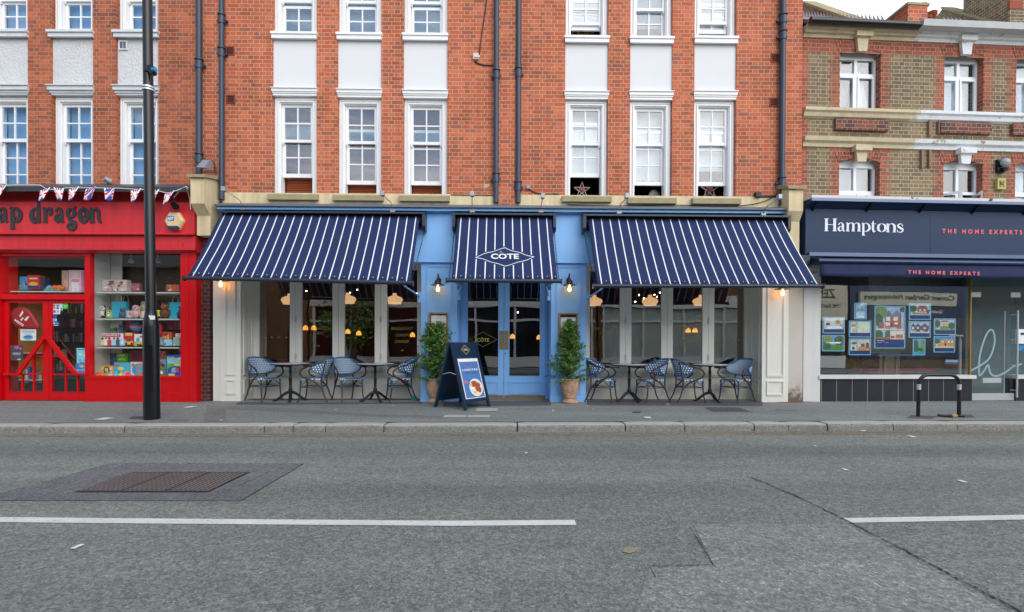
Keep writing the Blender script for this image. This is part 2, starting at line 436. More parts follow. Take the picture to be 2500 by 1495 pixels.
GRAN = mat('grey_granite', S(140, 138, 134), .85, var=.3, vscale=4, bump=1.0, bscale=38, fine=.7)
GRANT = mat('worn_granite_top', S(178, 175, 169), .8, var=.2, vscale=3, bump=.4, bscale=70, fine=.25)
PAINTW = NT('worn_white_road_paint')
_p = PAINTW.pos(); _f = PAINTW.step(PAINTW.noise(42, 4, _p, .75), .30, .42)
PAINTW.l(PAINTW.mix(_f, (.14, .145, .14, 1), PAINTW.mix(PAINTW.noise(3, 4, _p), (.55, .55, .53, 1), (.86, .86, .83, 1))), PAINTW.b.inputs['Base Color'])
PAINTW.b.inputs['Roughness'].default_value = .8; PAINTW.bump(PAINTW.noise(120, 3, _p), .6, .005); PAINTW = PAINTW.m
PAINTY = NT('faded_yellow_road_paint')
_p = PAINTY.pos(); _f = PAINTY.step(PAINTY.noise(22, 5, _p, .8), .40, .56)
PAINTY.l(PAINTY.mix(_f, (.13, .13, .12, 1), (.42, .27, .11, 1)), PAINTY.b.inputs['Base Color'])
PAINTY.b.inputs['Roughness'].default_value = .85; PAINTY = PAINTY.m

RZ = -.16
MB().box(-160, 160, -300, 300, -1.2, -.40).build('ground', PATCHD, kind='structure')
# near kerb line from two picture points
kl = ground(0, 1041); kr = ground(2500, 1034)
_s = (kr[1] - kl[1]) / (kr[0] - kl[0])
def kerbY(x): return kl[1] + _s * (x - kl[0])
XA, XB = -40.0, 40.0
nk = 40
road = MB()
farY = -10.0
road.quad((XA, farY, RZ), (XB, farY, RZ), (XB, kerbY(XB), RZ), (XA, kerbY(XA), RZ))
road.quad((XA, farY, -.39), (XB, farY, -.39), (XB, farY, RZ), (XA, farY, RZ))
road.build('road', ROADM, kind='structure')
pv = MB()
back = .62
def zk(x): return .022 * (kerbY(x) + .26)
pv.add([(XA, kerbY(XA) + .26, zk(XA)), (XB, kerbY(XB) + .26, zk(XB)), (XB, 0, 0), (XA, 0, 0), (XB, 3, 0), (XA, 3, 0)], [(0, 1, 2, 3), (3, 2, 4, 5)])
pv.build('pavement', PAVE, kind='structure')
pv2 = MB(); pv2.box(XA, XB, farY - 3.9, farY, -.3, -.04); pv2.build('far_side_pavement', PAVE, kind='structure')

def kerb_run():
    mb = MB()
    xs_px = [-700, -330, 95, 299, 640, 710, 790, 933, 1264, 1533, 1682, 1857, 1943, 2042, 2208, 2371, 2700, 3000]
    xs = [ground(p, 1041)[0] for p in xs_px]
    a = xs[0]
    while a > XA + 1: a -= random.uniform(.9, 1.7); xs.insert(0, a)
    a = xs[-1]
    while a < XB - 1: a += random.uniform(.9, 1.7); xs.append(a)
    for i in range(len(xs) - 1):
        x0, x1 = xs[i] + .007, xs[i + 1] - .007
        dz = random.uniform(-.004, .004); dy = random.uniform(-.008, .008)
        n = max(3, int((x1 - x0) / .12)); P = []
        top = lambda y: .022 * y
        prof = [(.26, 0, 0), (.05, 0, .001), (.018, -.008, .003), (.002, -.030, .004), (-.004, -.13, .006)]
        for k in range(n + 1):
            x = x0 + (x1 - x0) * k / n
            e = .012 if k in (0, n) else 0
            jx = random.uniform(-.003, .003)
            row = []
            for q, (o, z, jit) in enumerate(prof):
                y = kerbY(x) + o + dy + (e if q in (2, 3, 4) else 0) + random.uniform(-jit, jit)
                row.append((x + jx, y, top(kerbY(x) + .1) + z + dz - (e * .5 if q < 3 else 0) + (random.uniform(-jit, jit) if 0 < q < 4 else 0)))
            P.append(row)
        m_ = len(prof); vs = [p for r_ in P for p in r_]
        for k in range(n):
            for q in range(m_ - 1):
                b = k * m_ + q
                mb.add([vs[b], vs[b + m_], vs[b + m_ + 1], vs[b + 1]], [(3, 2, 1, 0)], 1 if q >= 2 else 0)
        for k in (0, n):
            r_ = P[k]; mb.add(r_ + [(r_[0][0], r_[0][1], r_[0][2] - .2), ], [tuple(range(m_ + 1))], 1)
    mb.build('kerb', [GRANT, GRAN], kind='structure')
kerb_run()
mb = MB(); mb.box(XA, XB, farY - .28, farY - .001, -.38, -.036); mb.build('far_side_kerb', GRAN, kind='structure')
# gutter concrete strip
# road markings: strips through picture points
def strip(name, pts, wd, m, z):
    P = [ground(a, b, True) for a, b in pts]; mb = MB(); random.seed(3)
    n = 14; Q = []
    for i in range(len(P) - 1):
        for k in range(n):
            t = k / n; Q.append((P[i][0] + (P[i + 1][0] - P[i][0]) * t, P[i][1] + (P[i + 1][1] - P[i][1]) * t))
    Q.append(P[-1][:2])
    for i in range(len(Q) - 1):
        a, b = Q[i], Q[i + 1]
        mb.quad((a[0], a[1] - wd / 2, z), (b[0], b[1] - wd / 2, z), (b[0], b[1] + wd / 2, z), (a[0], a[1] + wd / 2, z))
    return mb.build(name, m, kind='structure')
strip('white_road_marking', [(-420, 1267), (0, 1270), (300, 1273), (700, 1276), (1100, 1279), (1405, 1277)], .105, PAINTW, RZ + .004)
strip('white_road_marking', [(2070, 1272), (2300, 1268), (2500, 1264), (3000, 1258)], .10, PAINTW, RZ + .004)
for dy in (0, 4.5):
    strip('yellow_road_marking', [(-900, 1066.5 - dy), (0, 1066.5 - dy), (1250, 1064 - dy), (2500, 1059.5 - dy), (3300, 1057 - dy)], .04, PAINTY, RZ + .004)
def gpoly(name, pts, m, z, road_=True, **kw):
    P = [ground(a, b, road_) for a, b in pts]
    mb = MB(); mb.add([(x, y, (RZ if road_ else zz) + z) for x, y, zz in P], [tuple(range(len(P)))]); return mb.build(name, m, **kw)
gpoly('dark_road_patch', [(-60, 1223), (590, 1224), (740, 1134), (277, 1132), (0, 1208), (-110, 1210)][::1], PATCHD, .004, kind='structure')
gpoly('pale_road_patch', [(1692, 1281), (2065, 1281), (2460, 1495), (2700, 1640), (1500, 1640), (1585, 1390), (1742, 1382)], PATCHL, .004, kind='structure')
# cracks and joints in the road
CRACK = mat('dark_crack', S(34, 36, 38), .95, var=0)
def crack(pts, wd=.012, jit=5):
    random.seed(int(pts[0][0])); mb = MB(); Q = []
    for i in range(len(pts) - 1):
        n = max(2, int(math.hypot(pts[i + 1][0] - pts[i][0], pts[i + 1][1] - pts[i][1]) / 7))
        for k in range(n):
            t = k / n; Q.append((pts[i][0] + (pts[i + 1][0] - pts[i][0]) * t + random.uniform(-jit, jit) * .4, pts[i][1] + (pts[i + 1][1] - pts[i][1]) * t + random.uniform(-jit, jit) * .2))
    Q.append(pts[-1]); P = [ground(a, b, True) for a, b in Q]
    for a, b in zip(P, P[1:]):
        w0 = wd * random.uniform(.15, 1.0)
        dx, dy = b[0] - a[0], b[1] - a[1]; l = math.hypot(dx, dy) or 1; nx, ny = -dy / l * w0 / 2, dx / l * w0 / 2
        mb.quad((a[0] - nx, a[1] - ny, RZ + .0065), (b[0] - nx, b[1] - ny, RZ + .0065), (b[0] + nx, b[1] + ny, RZ + .0065), (a[0] + nx, a[1] + ny, RZ + .0065))
    mb.build('road_crack', CRACK, kind='structure')
crack([(1830, 1165), (1950, 1215), (2065, 1272), (2240, 1362), (2320, 1405), (2480, 1490), (2600, 1560)], .016)
crack([(1585, 1384), (1742, 1382), (1692, 1300)], .007, 2)
crack([(1585, 1384), (1600, 1412)], .007, 2)
crack([(-60, 1223), (0, 1208), (277, 1132), (740, 1134), (590, 1223)], .010)
crack([(520, 1213), (600, 1180), (660, 1152)], .006)

# iron cover in the road: three diamond-ribbed plates
COVER = NT('rusted_ribbed_iron')
_p = COVER.pos(); _x, _y, _z = COVER.xyz(_p)
_a = COVER.math('SINE', COVER.math('MULTIPLY', COVER.math('ADD', _x, COVER.math('MULTIPLY', COVER.math('PINGPONG', _y, .03), .9)), 150))
_b = COVER.math('SINE', COVER.math('MULTIPLY', _y, 105))
_h = COVER.step(COVER.math('MULTIPLY', _a, _b), .0, .3)
COVER.l(COVER.mix(_h, S(66, 64, 64), COVER.mix(COVER.noise(9, 4, _p), S(168, 160, 158), S(128, 118, 114))), COVER.b.inputs['Base Color'])
COVER.b.inputs['Roughness'].default_value = .55; COVER.b.inputs['Metallic'].default_value = .3; COVER.bump(_h, 1.0, .008); COVER = COVER.m
def plate_cover(name, label, quad, m, mr, road_, splits=(), inset=.05, group=None, dz=.008):
    P = [ground(a, b, road_) for a, b in quad]
    c = (sum(p[0] for p in P) / 4, sum(p[1] for p in P) / 4, (RZ if road_ else P[0][2]))
    t = thing(name, label, 'manhole cover', c, group=group)
    z = lambda p: (RZ if road_ else gz(p[1]))
    fr_ = MB(); lerp = lambda a, b, k: tuple(a[i] + (b[i] - a[i]) * k for i in range(3))
    q = [(p[0], p[1], z(p) + dz - .002) for p in P]
    fr_.add(q + [(p[0], p[1], z(p) - .01) for p in P], [(0, 1, 2, 3), (0, 4, 5, 1), (1, 5, 6, 2), (2, 6, 7, 3), (3, 7, 4, 0)])
    fr_.build('frame', mr, t)
    ks = [0] + list(splits) + [1]
    for i in range(len(ks) - 1):
        k0, k1 = ks[i] + inset * .28, ks[i + 1] - inset * .28
        a0, a1 = lerp(P[0], P[1], k0), lerp(P[0], P[1], k1); b0, b1 = lerp(P[3], P[2], k0), lerp(P[3], P[2], k1)
        pl = [lerp(a0, b0, inset), lerp(a1, b1, inset), lerp(a1, b1, 1 - inset), lerp(a0, b0, 1 - inset)]
        mb = MB(); mb.add([(p[0], p[1], z(p) + dz + .001) for p in pl], [(0, 1, 2, 3)]); mb.build('plate', m, t)
    return t
plate_cover('manhole_cover', 'large ribbed iron cover in the dark patch of road', [(180, 1204), (508, 1204), (613, 1154), (322, 1154)], COVER, mat('iron_rim', S(60, 56, 54), .6, .3), True, (.33, .66))
COVS = mat('smooth_cover', S(86, 86, 88), .7, .2, var=.2)
RIMS = mat('cover_rim', S(120, 120, 122), .7, .1, var=.2)
plate_cover('manhole_cover', 'recessed iron cover in the pavement before the right-hand chairs', [(1743, 1007), (1837, 1007), (1802, 995.5), (1720, 995.5)], PAVE3, RIMS, False, inset=.07)
plate_cover('water_cover', 'narrow grey stone cover flush in pavement nearest the sandwich board', [(1160, 1005.5), (1214, 1005.5), (1217, 998), (1163, 998)], GRANT, RIMS, False, inset=.04)
plate_cover('water_cover', 'long narrow grey stone cover by the kerb below the sandwich board', [(1078, 1021), (1196, 1021), (1199, 1014.5), (1086, 1014.5)], GRANT, RIMS, False, (.5,), inset=.04)
plate_cover('water_cover', 'small dark oval-looking cover in pavement left of the right-hand manhole', [(1543, 1009), (1565, 1009), (1563, 1005.5), (1545, 1005.5)], COVS, COVS, False)
plate_cover('water_cover', 'small pale cover in pavement in front of the white pilaster', [(1898, 1003), (1946, 1003), (1936, 1000), (1893, 1000)], RIMS, RIMS, False)
plate_cover('water_cover', 'pale cover in pavement right of the black street lamp', [(412, 1029), (455, 1029), (462, 1023.5), (420, 1023.5)], RIMS, RIMS, False)
plate_cover('water_cover', 'grey cover in pavement just left of the street lamp base', [(312, 1024), (350, 1025), (352, 1017.5), (322, 1017.5)], COVS, RIMS, False)
gpoly('pavement_patch', [(497, 1031), (553, 1029), (552, 992), (505, 990)], PAVE2, .003, False, kind='structure')
gpoly('pavement_patch', [(655, 1004), (900, 1016), (1080, 1022), (1083, 1016), (905, 1011), (760, 1002), (620, 992), (553, 990), (555, 1000)], PAVE2, .0035, False, kind='structure')
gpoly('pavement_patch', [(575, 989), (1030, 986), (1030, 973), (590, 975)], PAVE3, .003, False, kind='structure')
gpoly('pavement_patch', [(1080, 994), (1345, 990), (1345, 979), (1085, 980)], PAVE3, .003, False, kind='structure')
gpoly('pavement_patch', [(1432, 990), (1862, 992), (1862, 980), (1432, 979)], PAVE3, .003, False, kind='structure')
gpoly('pavement_patch', [(2212, 1022), (2275, 1023), (2290, 1017), (2225, 1014)], PAVE3, .003, False, kind='structure')
gpoly('pavement_patch', [(2315, 1020), (2380, 1020), (2372, 1013), (2312, 1012)], PAVE3, .0032, False, kind='structure')
gpoly('brick_threshold', [(1888, 984), (1945, 984), (1985, 981), (1925, 980)], mat('rusty_threshold', S(120, 92, 78), .9), .004, False, kind='structure')
# litter
PAPER = mat('white_litter', S(230, 232, 226), .7, var=0)
BUTT = mat('cigarette_litter', S(205, 190, 160), .8, var=0)
def litter(name, label, cat, px, py, wpx, hpx, m=PAPER, road_=False, rot=.3, group=None, hgt=.004):
    x, y, z = ground(px, py, road_); z = RZ if road_ else gz(y)
    k = 1250 / (y + 10.08)
    w2 = wpx / k / 2; d2 = hpx / k / 2 * 7
    z += .006
    P = [(-w2, -d2), (w2 * .7, -d2 * 1.1), (w2, d2 * .8), (-w2 * .8, d2)]
    mb = MB(); mb.pxy([(x + a, y + b) for a, b in P], z, z + hgt)
    return mb.build(name, m, label=label, cat=cat, group=group)
litter('paper_scrap', 'flat white paper scrap on the pavement left of the street lamp', 'litter', 255, 1023.5, 26, 4)
litter('paper_scrap', 'white paper scrap on pavement by the red shop pilaster', 'litter', 465, 994.5, 17, 4)
litter('paper_scrap', 'small white paper scrap on the pavement right of centre near kerb', 'litter', 1581, 1020.5, 17, 3)
litter('paper_scrap', 'white crumpled scrap on the road lower left', 'litter', 190, 1337, 12, 4, road_=True)
litter('paper_scrap', 'white scrap on the road at the right below the bicycle stand', 'litter', 2348, 1177, 11, 3, road_=True)
litter('paper_scrap', 'pale scrap in the road at right above the broken white line', 'litter', 2063, 1148, 9, 2.5, road_=True)
litter('paper_scrap', 'pale scrap in the gutter near the bicycle stand', 'litter', 2226, 1067, 13, 2.5, road_=True)
litter('paper_scrap', 'pale scrap against the kerb left of the bicycle stand', 'litter', 2102, 1052, 14, 3, road_=True)
random.seed(9); gpoly('road_stain', [(1538 + 20 * math.cos(k * .42) * random.uniform(.6, 1.2), 1346 + 8 * math.sin(k * .42) * random.uniform(.6, 1.2)) for k in range(15)][::-1], mat('tan_splat', S(150, 138, 122), .9, var=.4, vscale=30), .0055, kind='structure')
random.seed(11)
bl = [(1434, 992), (1540, 985), (1630, 988), (1663, 985), (1448, 1000), (1500, 995), (1350, 1003), (690, 986), (960, 992), (1846, 1009), (540, 1027), (1780, 1003), (820, 1001), (448, 1061), (1285, 1107), (1515, 1440), (760, 1280), (70, 1376), (1990, 1090)]
bl = bl[::2]
for i, (a, b) in enumerate(bl):
    litter('litter_fleck', 'tiny pale fleck of litter dropped on the ground', 'litter', a, b, random.uniform(4, 7), 1.2, m=random.choice([PAPER, BUTT]), road_=b > 1050, group='pale flecks of litter')
# ================================================================ the restaurant building
B = thing('restaurant_building', 'orange brick building with sky blue restaurant front and six tall sash bays', 'building', (0, .5, 0))
REC = .45                                          # depth of the recessed shop windows
TOPZ = 11.5
def dark_pane(name, x0, x1, y, z0, z1): pass

# --- brick upper wall with the six window slots
WIN = [(672, 773, .36, 0, 0), (830.5, 931, .24, 0, 0), (991, 1092, .24, 0, 0), (1379.5, 1479, .41, .20, .36), (1538, 1636, .28, .02, .07), (1694.7, 1792, .28, .14, .34)]
slots = [(FM.X(a - 6 if a < 1240 else a, 0, 300), FM.X(b if a < 1240 else b + 5, 0, 300)) for a, b, *_ in WIN]
xL, xR = FM.X(487, 0, 300), FM.X(1958, 0, 300)
zB = FM.Z(492, 0, 1240)
wall = MB(); xs = [xL] + [v for s_ in slots for v in s_] + [xR]
for i in range(0, len(xs), 2): wall.box(xs[i], xs[i + 1], 0, .32, zB - .05, TOPZ)
for a, b in slots: wall.box(a, b, .33, .34, zB, zB + .02)
wall.box(xL, xL + .3, .32, 8, -.3, TOPZ); wall.box(xR - .3, xR, .32, 8, -.3, TOPZ); wall.box(xL, xR, 8, 8.3, -.3, TOPZ)
wall.box(FM.X(1217, 0, 300), FM.X(1260, 0, 300), -.06, -.001, zB - .12, TOPZ)     # shallow pier between the two centre pipes
wall.build('wall', ORANGE, B)
MB().box(xL, xR, 0, 8.3, TOPZ, TOPZ + .2).build('roof', LEAD, B)
# upstairs rooms (dark) behind the windows
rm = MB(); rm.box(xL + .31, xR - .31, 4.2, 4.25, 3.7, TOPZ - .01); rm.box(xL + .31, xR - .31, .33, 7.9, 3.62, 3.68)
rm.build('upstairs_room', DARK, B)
# stone band under the windows
x5a, x5b = FM.X(545, 0, 485), FM.X(1945, 0, 500)
zbt, zbb = FM.Z(478, -.03, 1240), FM.Z(505, -.03, 1240)
MB().box(x5a, x5b, -.03, -.002, zbb - .1, zbt + .02).build('stone_band', STONE, B)

def sash(mb, x0, x1, z0, z1, y, rows, st=.05, bar=.024, rail=.055, bot=None):
    bot = bot or rail
    mb.box(x0, x0 + st, y, y + .04, z0, z1); mb.box(x1 - st, x1, y, y + .04, z0, z1)
    mb.box(x0 + st, x1 - st, y, y + .04, z0, z0 + bot); mb.box(x0 + st, x1 - st, y, y + .04, z1 - rail, z1)
    xm = (x0 + x1) / 2
    mb.box(xm - bar / 2, xm + bar / 2, y + .004, y + .036, z0 + bot, z1 - rail)
    for r in range(1, rows):
        zz = z0 + bot + (z1 - rail - z0 - bot) * r / rows
        mb.box(x0 + st, xm - bar / 2, y + .006, y + .034, zz - bar / 2, zz + bar / 2)
        mb.box(xm + bar / 2, x1 - st, y + .006, y + .034, zz - bar / 2, zz + bar / 2)
def sash_window(par, x0, x1, z0, z1, top_h, low_h, lrows, lift, drop, blind, lab=None, fr=FM, yb=.09, glass=UGLASS):
    """box-framed sliding sash window filling x0..x1, z0..z1 of a slot"""
    f = MB(); t = .115
    f.box(x0, x0 + t, yb, yb + .2, z0, z1); f.box(x1 - t, x1, yb, yb + .2, z0, z1)
    f.box(x0 + t, x1 - t, yb, yb + .2, z1 - t, z1); f.box(x0 + t, x1 - t, yb - .02, yb + .22, z0, z0 + .035)
    m = .03                                              # stepped mouldings
    f.ring(x0 + .02, x1 - .02, z0 + .035, z1 - .02, yb - .015, yb - .001, m, tb=.001)
    f.ring(x0 + .075, x1 - .075, z0 + .035, z1 - .075, yb - .028, yb - .0011, .022, tb=.001)
    w_ = f.build('window', WHITE, par)
    if lab: w_['label'] = lab
    ix0, ix1, iz0, iz1 = x0 + t + .003, x1 - t - .003, z0 + .037, z1 - t - .002
    u = MB(); ut = iz1 - drop; ub = ut - top_h
    sash(u, ix0, ix1, ub, ut, yb + .05, 2)
    for s_ in (ix0 + .004, ix1 - .034): u.pyz([(yb + .052, ub), (yb + .088, ub), (yb + .088, ub - .03), (yb + .07, ub - .05), (yb + .052, ub - .02)], s_, s_ + .03)
    u.build('upper_sash', WHITE, w_)
    lo = MB(); lb = iz0 + lift; sash(lo, ix0 + .002, ix1 - .002, lb, lb + low_h, yb + .097, lrows, bot=.075)
    lo.build('lower_sash', WHITE, w_)
    g_ = MB()
    g_.box(ix0 + .05, ix1 - .05, yb + .068, yb + .072, ub + .05, ut - .05)
    g_.box(ix0 + .05, ix1 - .05, yb + .114, yb + .118, lb + .06, lb + low_h - .05)
    g_.build('window_pane', glass, w_)
    if blind:
        bm, bz0, kind = blind
        b_ = MB()
        if kind == 'slats':
            z = z0 + .04
            while z < z1 - .1:
                b_.pyz([(yb + .215, z), (yb + .24, z + .02), (yb + .243, z + .018), (yb + .218, z - .002)], ix0 + .01, ix1 - .01); z += .036
            b_.box(ix0 + .01, ix1 - .01, yb + .2445, yb + .247, z0 + .03, z1 - .1)
        else:
            b_.box(ix0 + .01, ix1 - .01, yb + .21, yb + .215, bz0, z1 - .1)
        b_.build('window_blind', bm, w_)
    return w_
BLB = mat('brown_wood_blind', S(168, 92, 58), .5, var=.12, vscale=4)
BLW = mat('white_roller_blind', S(188, 196, 202), .8, var=.05)
BLG = mat('sky_reflection_blind', S(120, 146, 172), .8, var=.1, vscale=1.5)  # bluish sky reflection of the panes painted into the blind colour
for i, (a, b, lift, lift2, drop2) in enumerate(WIN):
    sx0, sx1 = slots[i]; pxm = (a + b) / 2
    zs = FM.Z(476.5 + (i >= 3) * 4 + (i % 3) * 1.5, .05, pxm); zh = FM.Z(238, .09, pxm) ; zp = FM.Z(216, .05, pxm); zt = FM.Z(97, .05, pxm); zu = FM.Z(80, .05, pxm)
    zh = FM.at(pxm, [239, 243, 245, 247, 249, 248][i], .09)[1]; zp = FM.at(pxm, [216, 219, 221.5, 224.5, 224, 223.5][i], 0)[1]
    zt = FM.at(pxm, [97, 99, 101, 106, 108, 108][i], 0)[1]; zu = FM.at(pxm, [81, 83, 84.5, 90.5, 92, 91.5][i], 0)[1]
    zs = FM.at(pxm, [476, 478, 479.5, 481, 485, 486][i], 0)[1]
    bl_ = (BLB, 0, 'slats') if i < 3 else (BLW, zs + .5 + (0.14 if i == 5 else -.06 if i == 4 else .02), 'roller')
    sash_window(B, sx0, sx1, zs, zh, .74, 1.09, 3, lift, 0, bl_, glass=UGLASS if i < 3 else UGLASS2)
    zc = zu + 1.42
    sash_window(B, sx0, sx1, zu + .01, zc, .62, .60, 2, lift2, drop2, (BLG if i < 3 or i == 4 else BLW, zu + (.1 if i < 3 else .35), 'roller'), glass=UGLASS if i < 3 else UGLASS2)
    h = MB(); ww = .03
    hz = zp - zh
    h.box(sx0 + .001, sx1 - .001, -.0, .3, zh + .001, zh + hz * .30)
    for k, (p0, p1, d) in enumerate([(.30, .5, -.015), (.5, .9, -.032), (.9, 1.0, -.055)]):
        h.box(sx0 - .008 - k * .009, sx1 + .008 + k * .009, d, .3 if k < 0 else -.001 + .001 * k - .001, zh + hz * p0, zh + hz * p1)
    h.box(sx0 + .001, sx1 - .001, .0005, .3, zh + hz * .30, zp - .002)
    h.build('window_hood', WHITE, B)
    MB().box(sx0 + .001, sx1 - .001, .03, .3, zp - .001, zt + .02).build('white_panel', WPANEL, B)
    s2 = MB(); s2.box(sx0 - .01, sx1 + .01, -.05, -.001, zt, zu - .05); s2.box(sx0 - .022, sx1 + .022, -.07, -.0005, zu - .05, zu - .004); s2.box(sx0 + .001, sx1 - .001, 0, .3, zt + .021, zu + .009)
    s2.build('window_sill', WHITE, B)
    sl_ = MB(); sl_.pyz([(-.12, zs - .125), (-.001, zs - .125), (.08, zs - .0), (.08, zs + .002), (-.10, zs - .012), (-.12, zs - .03)], sx0 - .06, sx1 + .06)
    sl_.box(sx0 + .001, sx1 - .001, .081, .3, zs - .15, zs - .002)
    sl_.build('stone_sill', SILL, B)
    # top storey, out of the picture
    tt = MB(); tt.box(sx0 + .001, sx1 - .001, .05, .3, zc + .001, TOPZ - .001); tt.build('white_panel', WPANEL, B)

# --- pipes and small wall things
def drainpipe(fr, par, px, y, z0, z1, r=.055, joints=()):
    x = fr.X(px, y, 300); p = MB(); p.tube([(x, y, z0), (x, y, z1)], r, 12)
    for j in joints:
        p.tube([(x, y, j - .07), (x, y, j + .07)], r * 1.25, 12); p.tube([(x, y, j + .09), (x, y, j + .115)], r * 1.45, 12)
        p.box(x - r * 1.9, x + r * 1.9, y + .01, y + .06, j - .02, j + .02)
    p.build('drainpipe', PIPE, par)
zf = FM.Z(497, -.1, 1240)
drainpipe(FM, B, 541, -.08, zf + .04, TOPZ, .05, (FM.Z(65), FM.Z(145)))
drainpipe(FM, B, 1211.5, -.075, zf + .02, TOPZ, .052, (FM.Z(190), FM.Z(440), 8.5))
drainpipe(FM, B, 1265.5, -.075, zf + .02, TOPZ, .052, (FM.Z(185), FM.Z(460), 8.9))
drainpipe(FM, B, 1910, -.08, FM.Z(505, 0, 1900), TOPZ, .055, (FM.Z(55, 0, 1900), FM.Z(95, 0, 1900), FM.Z(450, 0, 1900)))
VENT = mat('terracotta_vent', S(130, 58, 44), .8); VENTD = mat('vent_hole', S(52, 28, 24), .9)
for px, py in [(562, 125), (564, 243), (1892, 142), (1889, 250), (565, 485.5)]:
    x, z = FM.at(px, py, 0); v_ = MB()
    v_.ring(x - .085, x + .085, z - .085, z + .085, -.012, -.001, .022); v_.box(x - .062, x + .062, -.004, -.001, z - .062, z + .062, 1)
    for k in range(3): v_.box(x - .06, x + .06, -.009, -.004, z - .04 + k * .035, z - .032 + k * .035, 0)
    v_.build('air_brick', [VENT, VENTD], B)
WEATH = mat('weathered_repair', S(190, 178, 140), .9)
x, z = FM.at(1189, 454, 0); MB().pxz([(x - .07, z - .03), (x - .02, z - .05), (x + .06, z), (x + .05, z + .05), (x + .01, z + .03), (x - .05, z + .05)], -.004, -.001).build('mortar_repair', WEATH, B)
# cables
CBL = mat('black_cable', S(26, 26, 28), .5, var=0)
def cable(name, pts, r, par, y=-.015, fr=FM, m=CBL, **kw):
    P = cr_spline([fr.at(a, b, y) for a, b in pts], 6); mb = MB(); mb.tube([(p[0], y, p[1]) for p in P], r, 5); return mb.build(name, m, par, fr=fr, **kw)
cable('cable', [(1187.5, -60), (1187, 5), (1178, 70), (1169, 139)], .011, B)
cable('cable', [(1159, 151), (1175, 158), (1190, 160), (1206, 160)], .011, B)
cable('cable', [(1290, 460), (1305, 470), (1340, 476), (1363, 475), (1368, 490), (1385, 500)], .010, B)
cable('cable', [(1385, 500), (1500, 503), (1640, 501), (1800, 503), (1870, 490), (1908, 465)], .008, B, y=-.05)
cable('cable', [(1100, 476), (1206, 477)], .008, B, y=-.04)
x, z = FM.at(1162, 141, 0); jb = MB(); jb.box(x - .055, x + .055, -.06, -.001, z - .06, z + .06); jb.box(x - .03, x + .08, -.075, -.0605, z - .035, z + .01)
jb.build('junction_box', mat('off_white_plastic', S(215, 200, 190), .5), None, bevel=.006, label='off-white junction box on the brick wall between the upper windows', cat='junction box')
x, z = FM.at(1290, 459, 0); MB().box(x - .035, x + .035, -.05, -.001, z - .03, z + .04).build('cable_socket', mat('blue_grey_plastic', S(150, 155, 175), .5), None, label='small grey cable socket on brickwork right of the centre pipes', cat='cable box')
x, z = FM.at(1847, 478, 0); q = MB(); q.box(x - .055, x + .055, -.09, -.001, z - .05, z + .05); q.tube([(x + .05, -.04, z - .03), (x + .5, -.04, z - .02)], .02, 8)
q.build('cable_socket', CBL, None, bevel=.008, label='black box with conduit low on the brick beside the right drainpipe', cat='cable box')

# --- stone consoles and party piers
def console(fr, par, x0p, x1p, yb, ztp, zmid, zbot, d1, d2, dcap, wd2):
    x0, x1 = fr.X(x0p, yb - d1, 480), fr.X(x1p, yb - d1, 480)
    zt = fr.at(x0p, ztp, yb - d1)[1]; zm = fr.at(x0p, zmid, yb - d1)[1]; zb = fr.at(x0p, zbot, yb - d2)[1]
    c = MB()
    c.pyz([(yb - d1, zt), (yb, zt + .12), (yb, zb), (yb - d2, zb), (yb - d2, zm - .18), (yb - d1, zm)], x0, x1)
    c.build('stone_console', STONE, par)
    c = MB(); c.pyz([(yb - d1 - .05, zt + .001), (yb - d1 - .05, zt + .06), (yb, zt + .20), (yb, zt + .121)], x0 - .04, x1 + .04); c.build('console_cap', SILL, par)
    return x0, x1, zb
cx0, cx1, czb = console(FM, B, 465, 499, 0, 435, 497, 575, .50, .30, 0, 0)
console(FM, B, 1926, 1961, 0, 463, 515, 640, .38, .26, 0, 0)
# glazed brick pier left, plastered pier right
gx0, gx1 = FM.X(485, -.06, 800), FM.X(513, -.06, 800)
MB().box(gx0 - .06, gx1, -.06, .3, -.02, czb - .001).build('glazed_brick_pier', GLAZED, B)
PLAST = NT('stained_plaster'); _p = PLAST.pos(); _z = PLAST.xyz(_p)[2]
_n = PLAST.noise(9, 5, _p, .7); _d = PLAST.step(PLAST.math('ADD', _z, PLAST.math('MULTIPLY', PLAST.math('SUBTRACT', _n, .5), .9)), .04, .36)
PLAST.l(PLAST.mix(_d, S(112, 98, 82), PLAST.mix(PLAST.noise(2, 4, _p), S(214, 210, 200), S(196, 188, 176))), PLAST.b.inputs['Base Color']); PLAST.b.inputs['Roughness'].default_value = .8; PLAST = PLAST.m
MB().box(FM.X(1925, -.02, 800), FM.X(1960, -.02, 800), -.02, .3, -.02, FM.Z(640, 0, 1940)).build('plaster_pier', PLAST, B)

# --- blue shopfront: fascia
F0, F1 = FM.X(530, -.25, 505), FM.X(1933, -.25, 510)
zl0, zl1 = FM.Z(495, -.3, 1240), FM.Z(505.5, -.3, 1240)
fa = MB(); zfb = FM.Z(640.5, -.1, 1230)
fa.box(F0, F1, -.25, .2, FM.Z(516, -.25, 1230), zl1 - .02)        # blue top strip
fa.box(F0 + .04, F1 - .04, -.10, .2, zfb, FM.Z(516, -.25, 1230) - .001)  # main board
fa.build('fascia', BLUE, B)
ll = MB(); ll.pyz([(-.31, zl1 - .019), (-.31, zl1 + .01), (-.02, zl0 + .03), (-.02, zl1 - .019)], F0 - .03, F1 + .03); ll.build('lead_flashing', LEAD, B)
MB().box(F0 + .05, F1 - .05, -.125, -.101, zfb - .012, zfb + .012).build('moulding', BLUE, B)
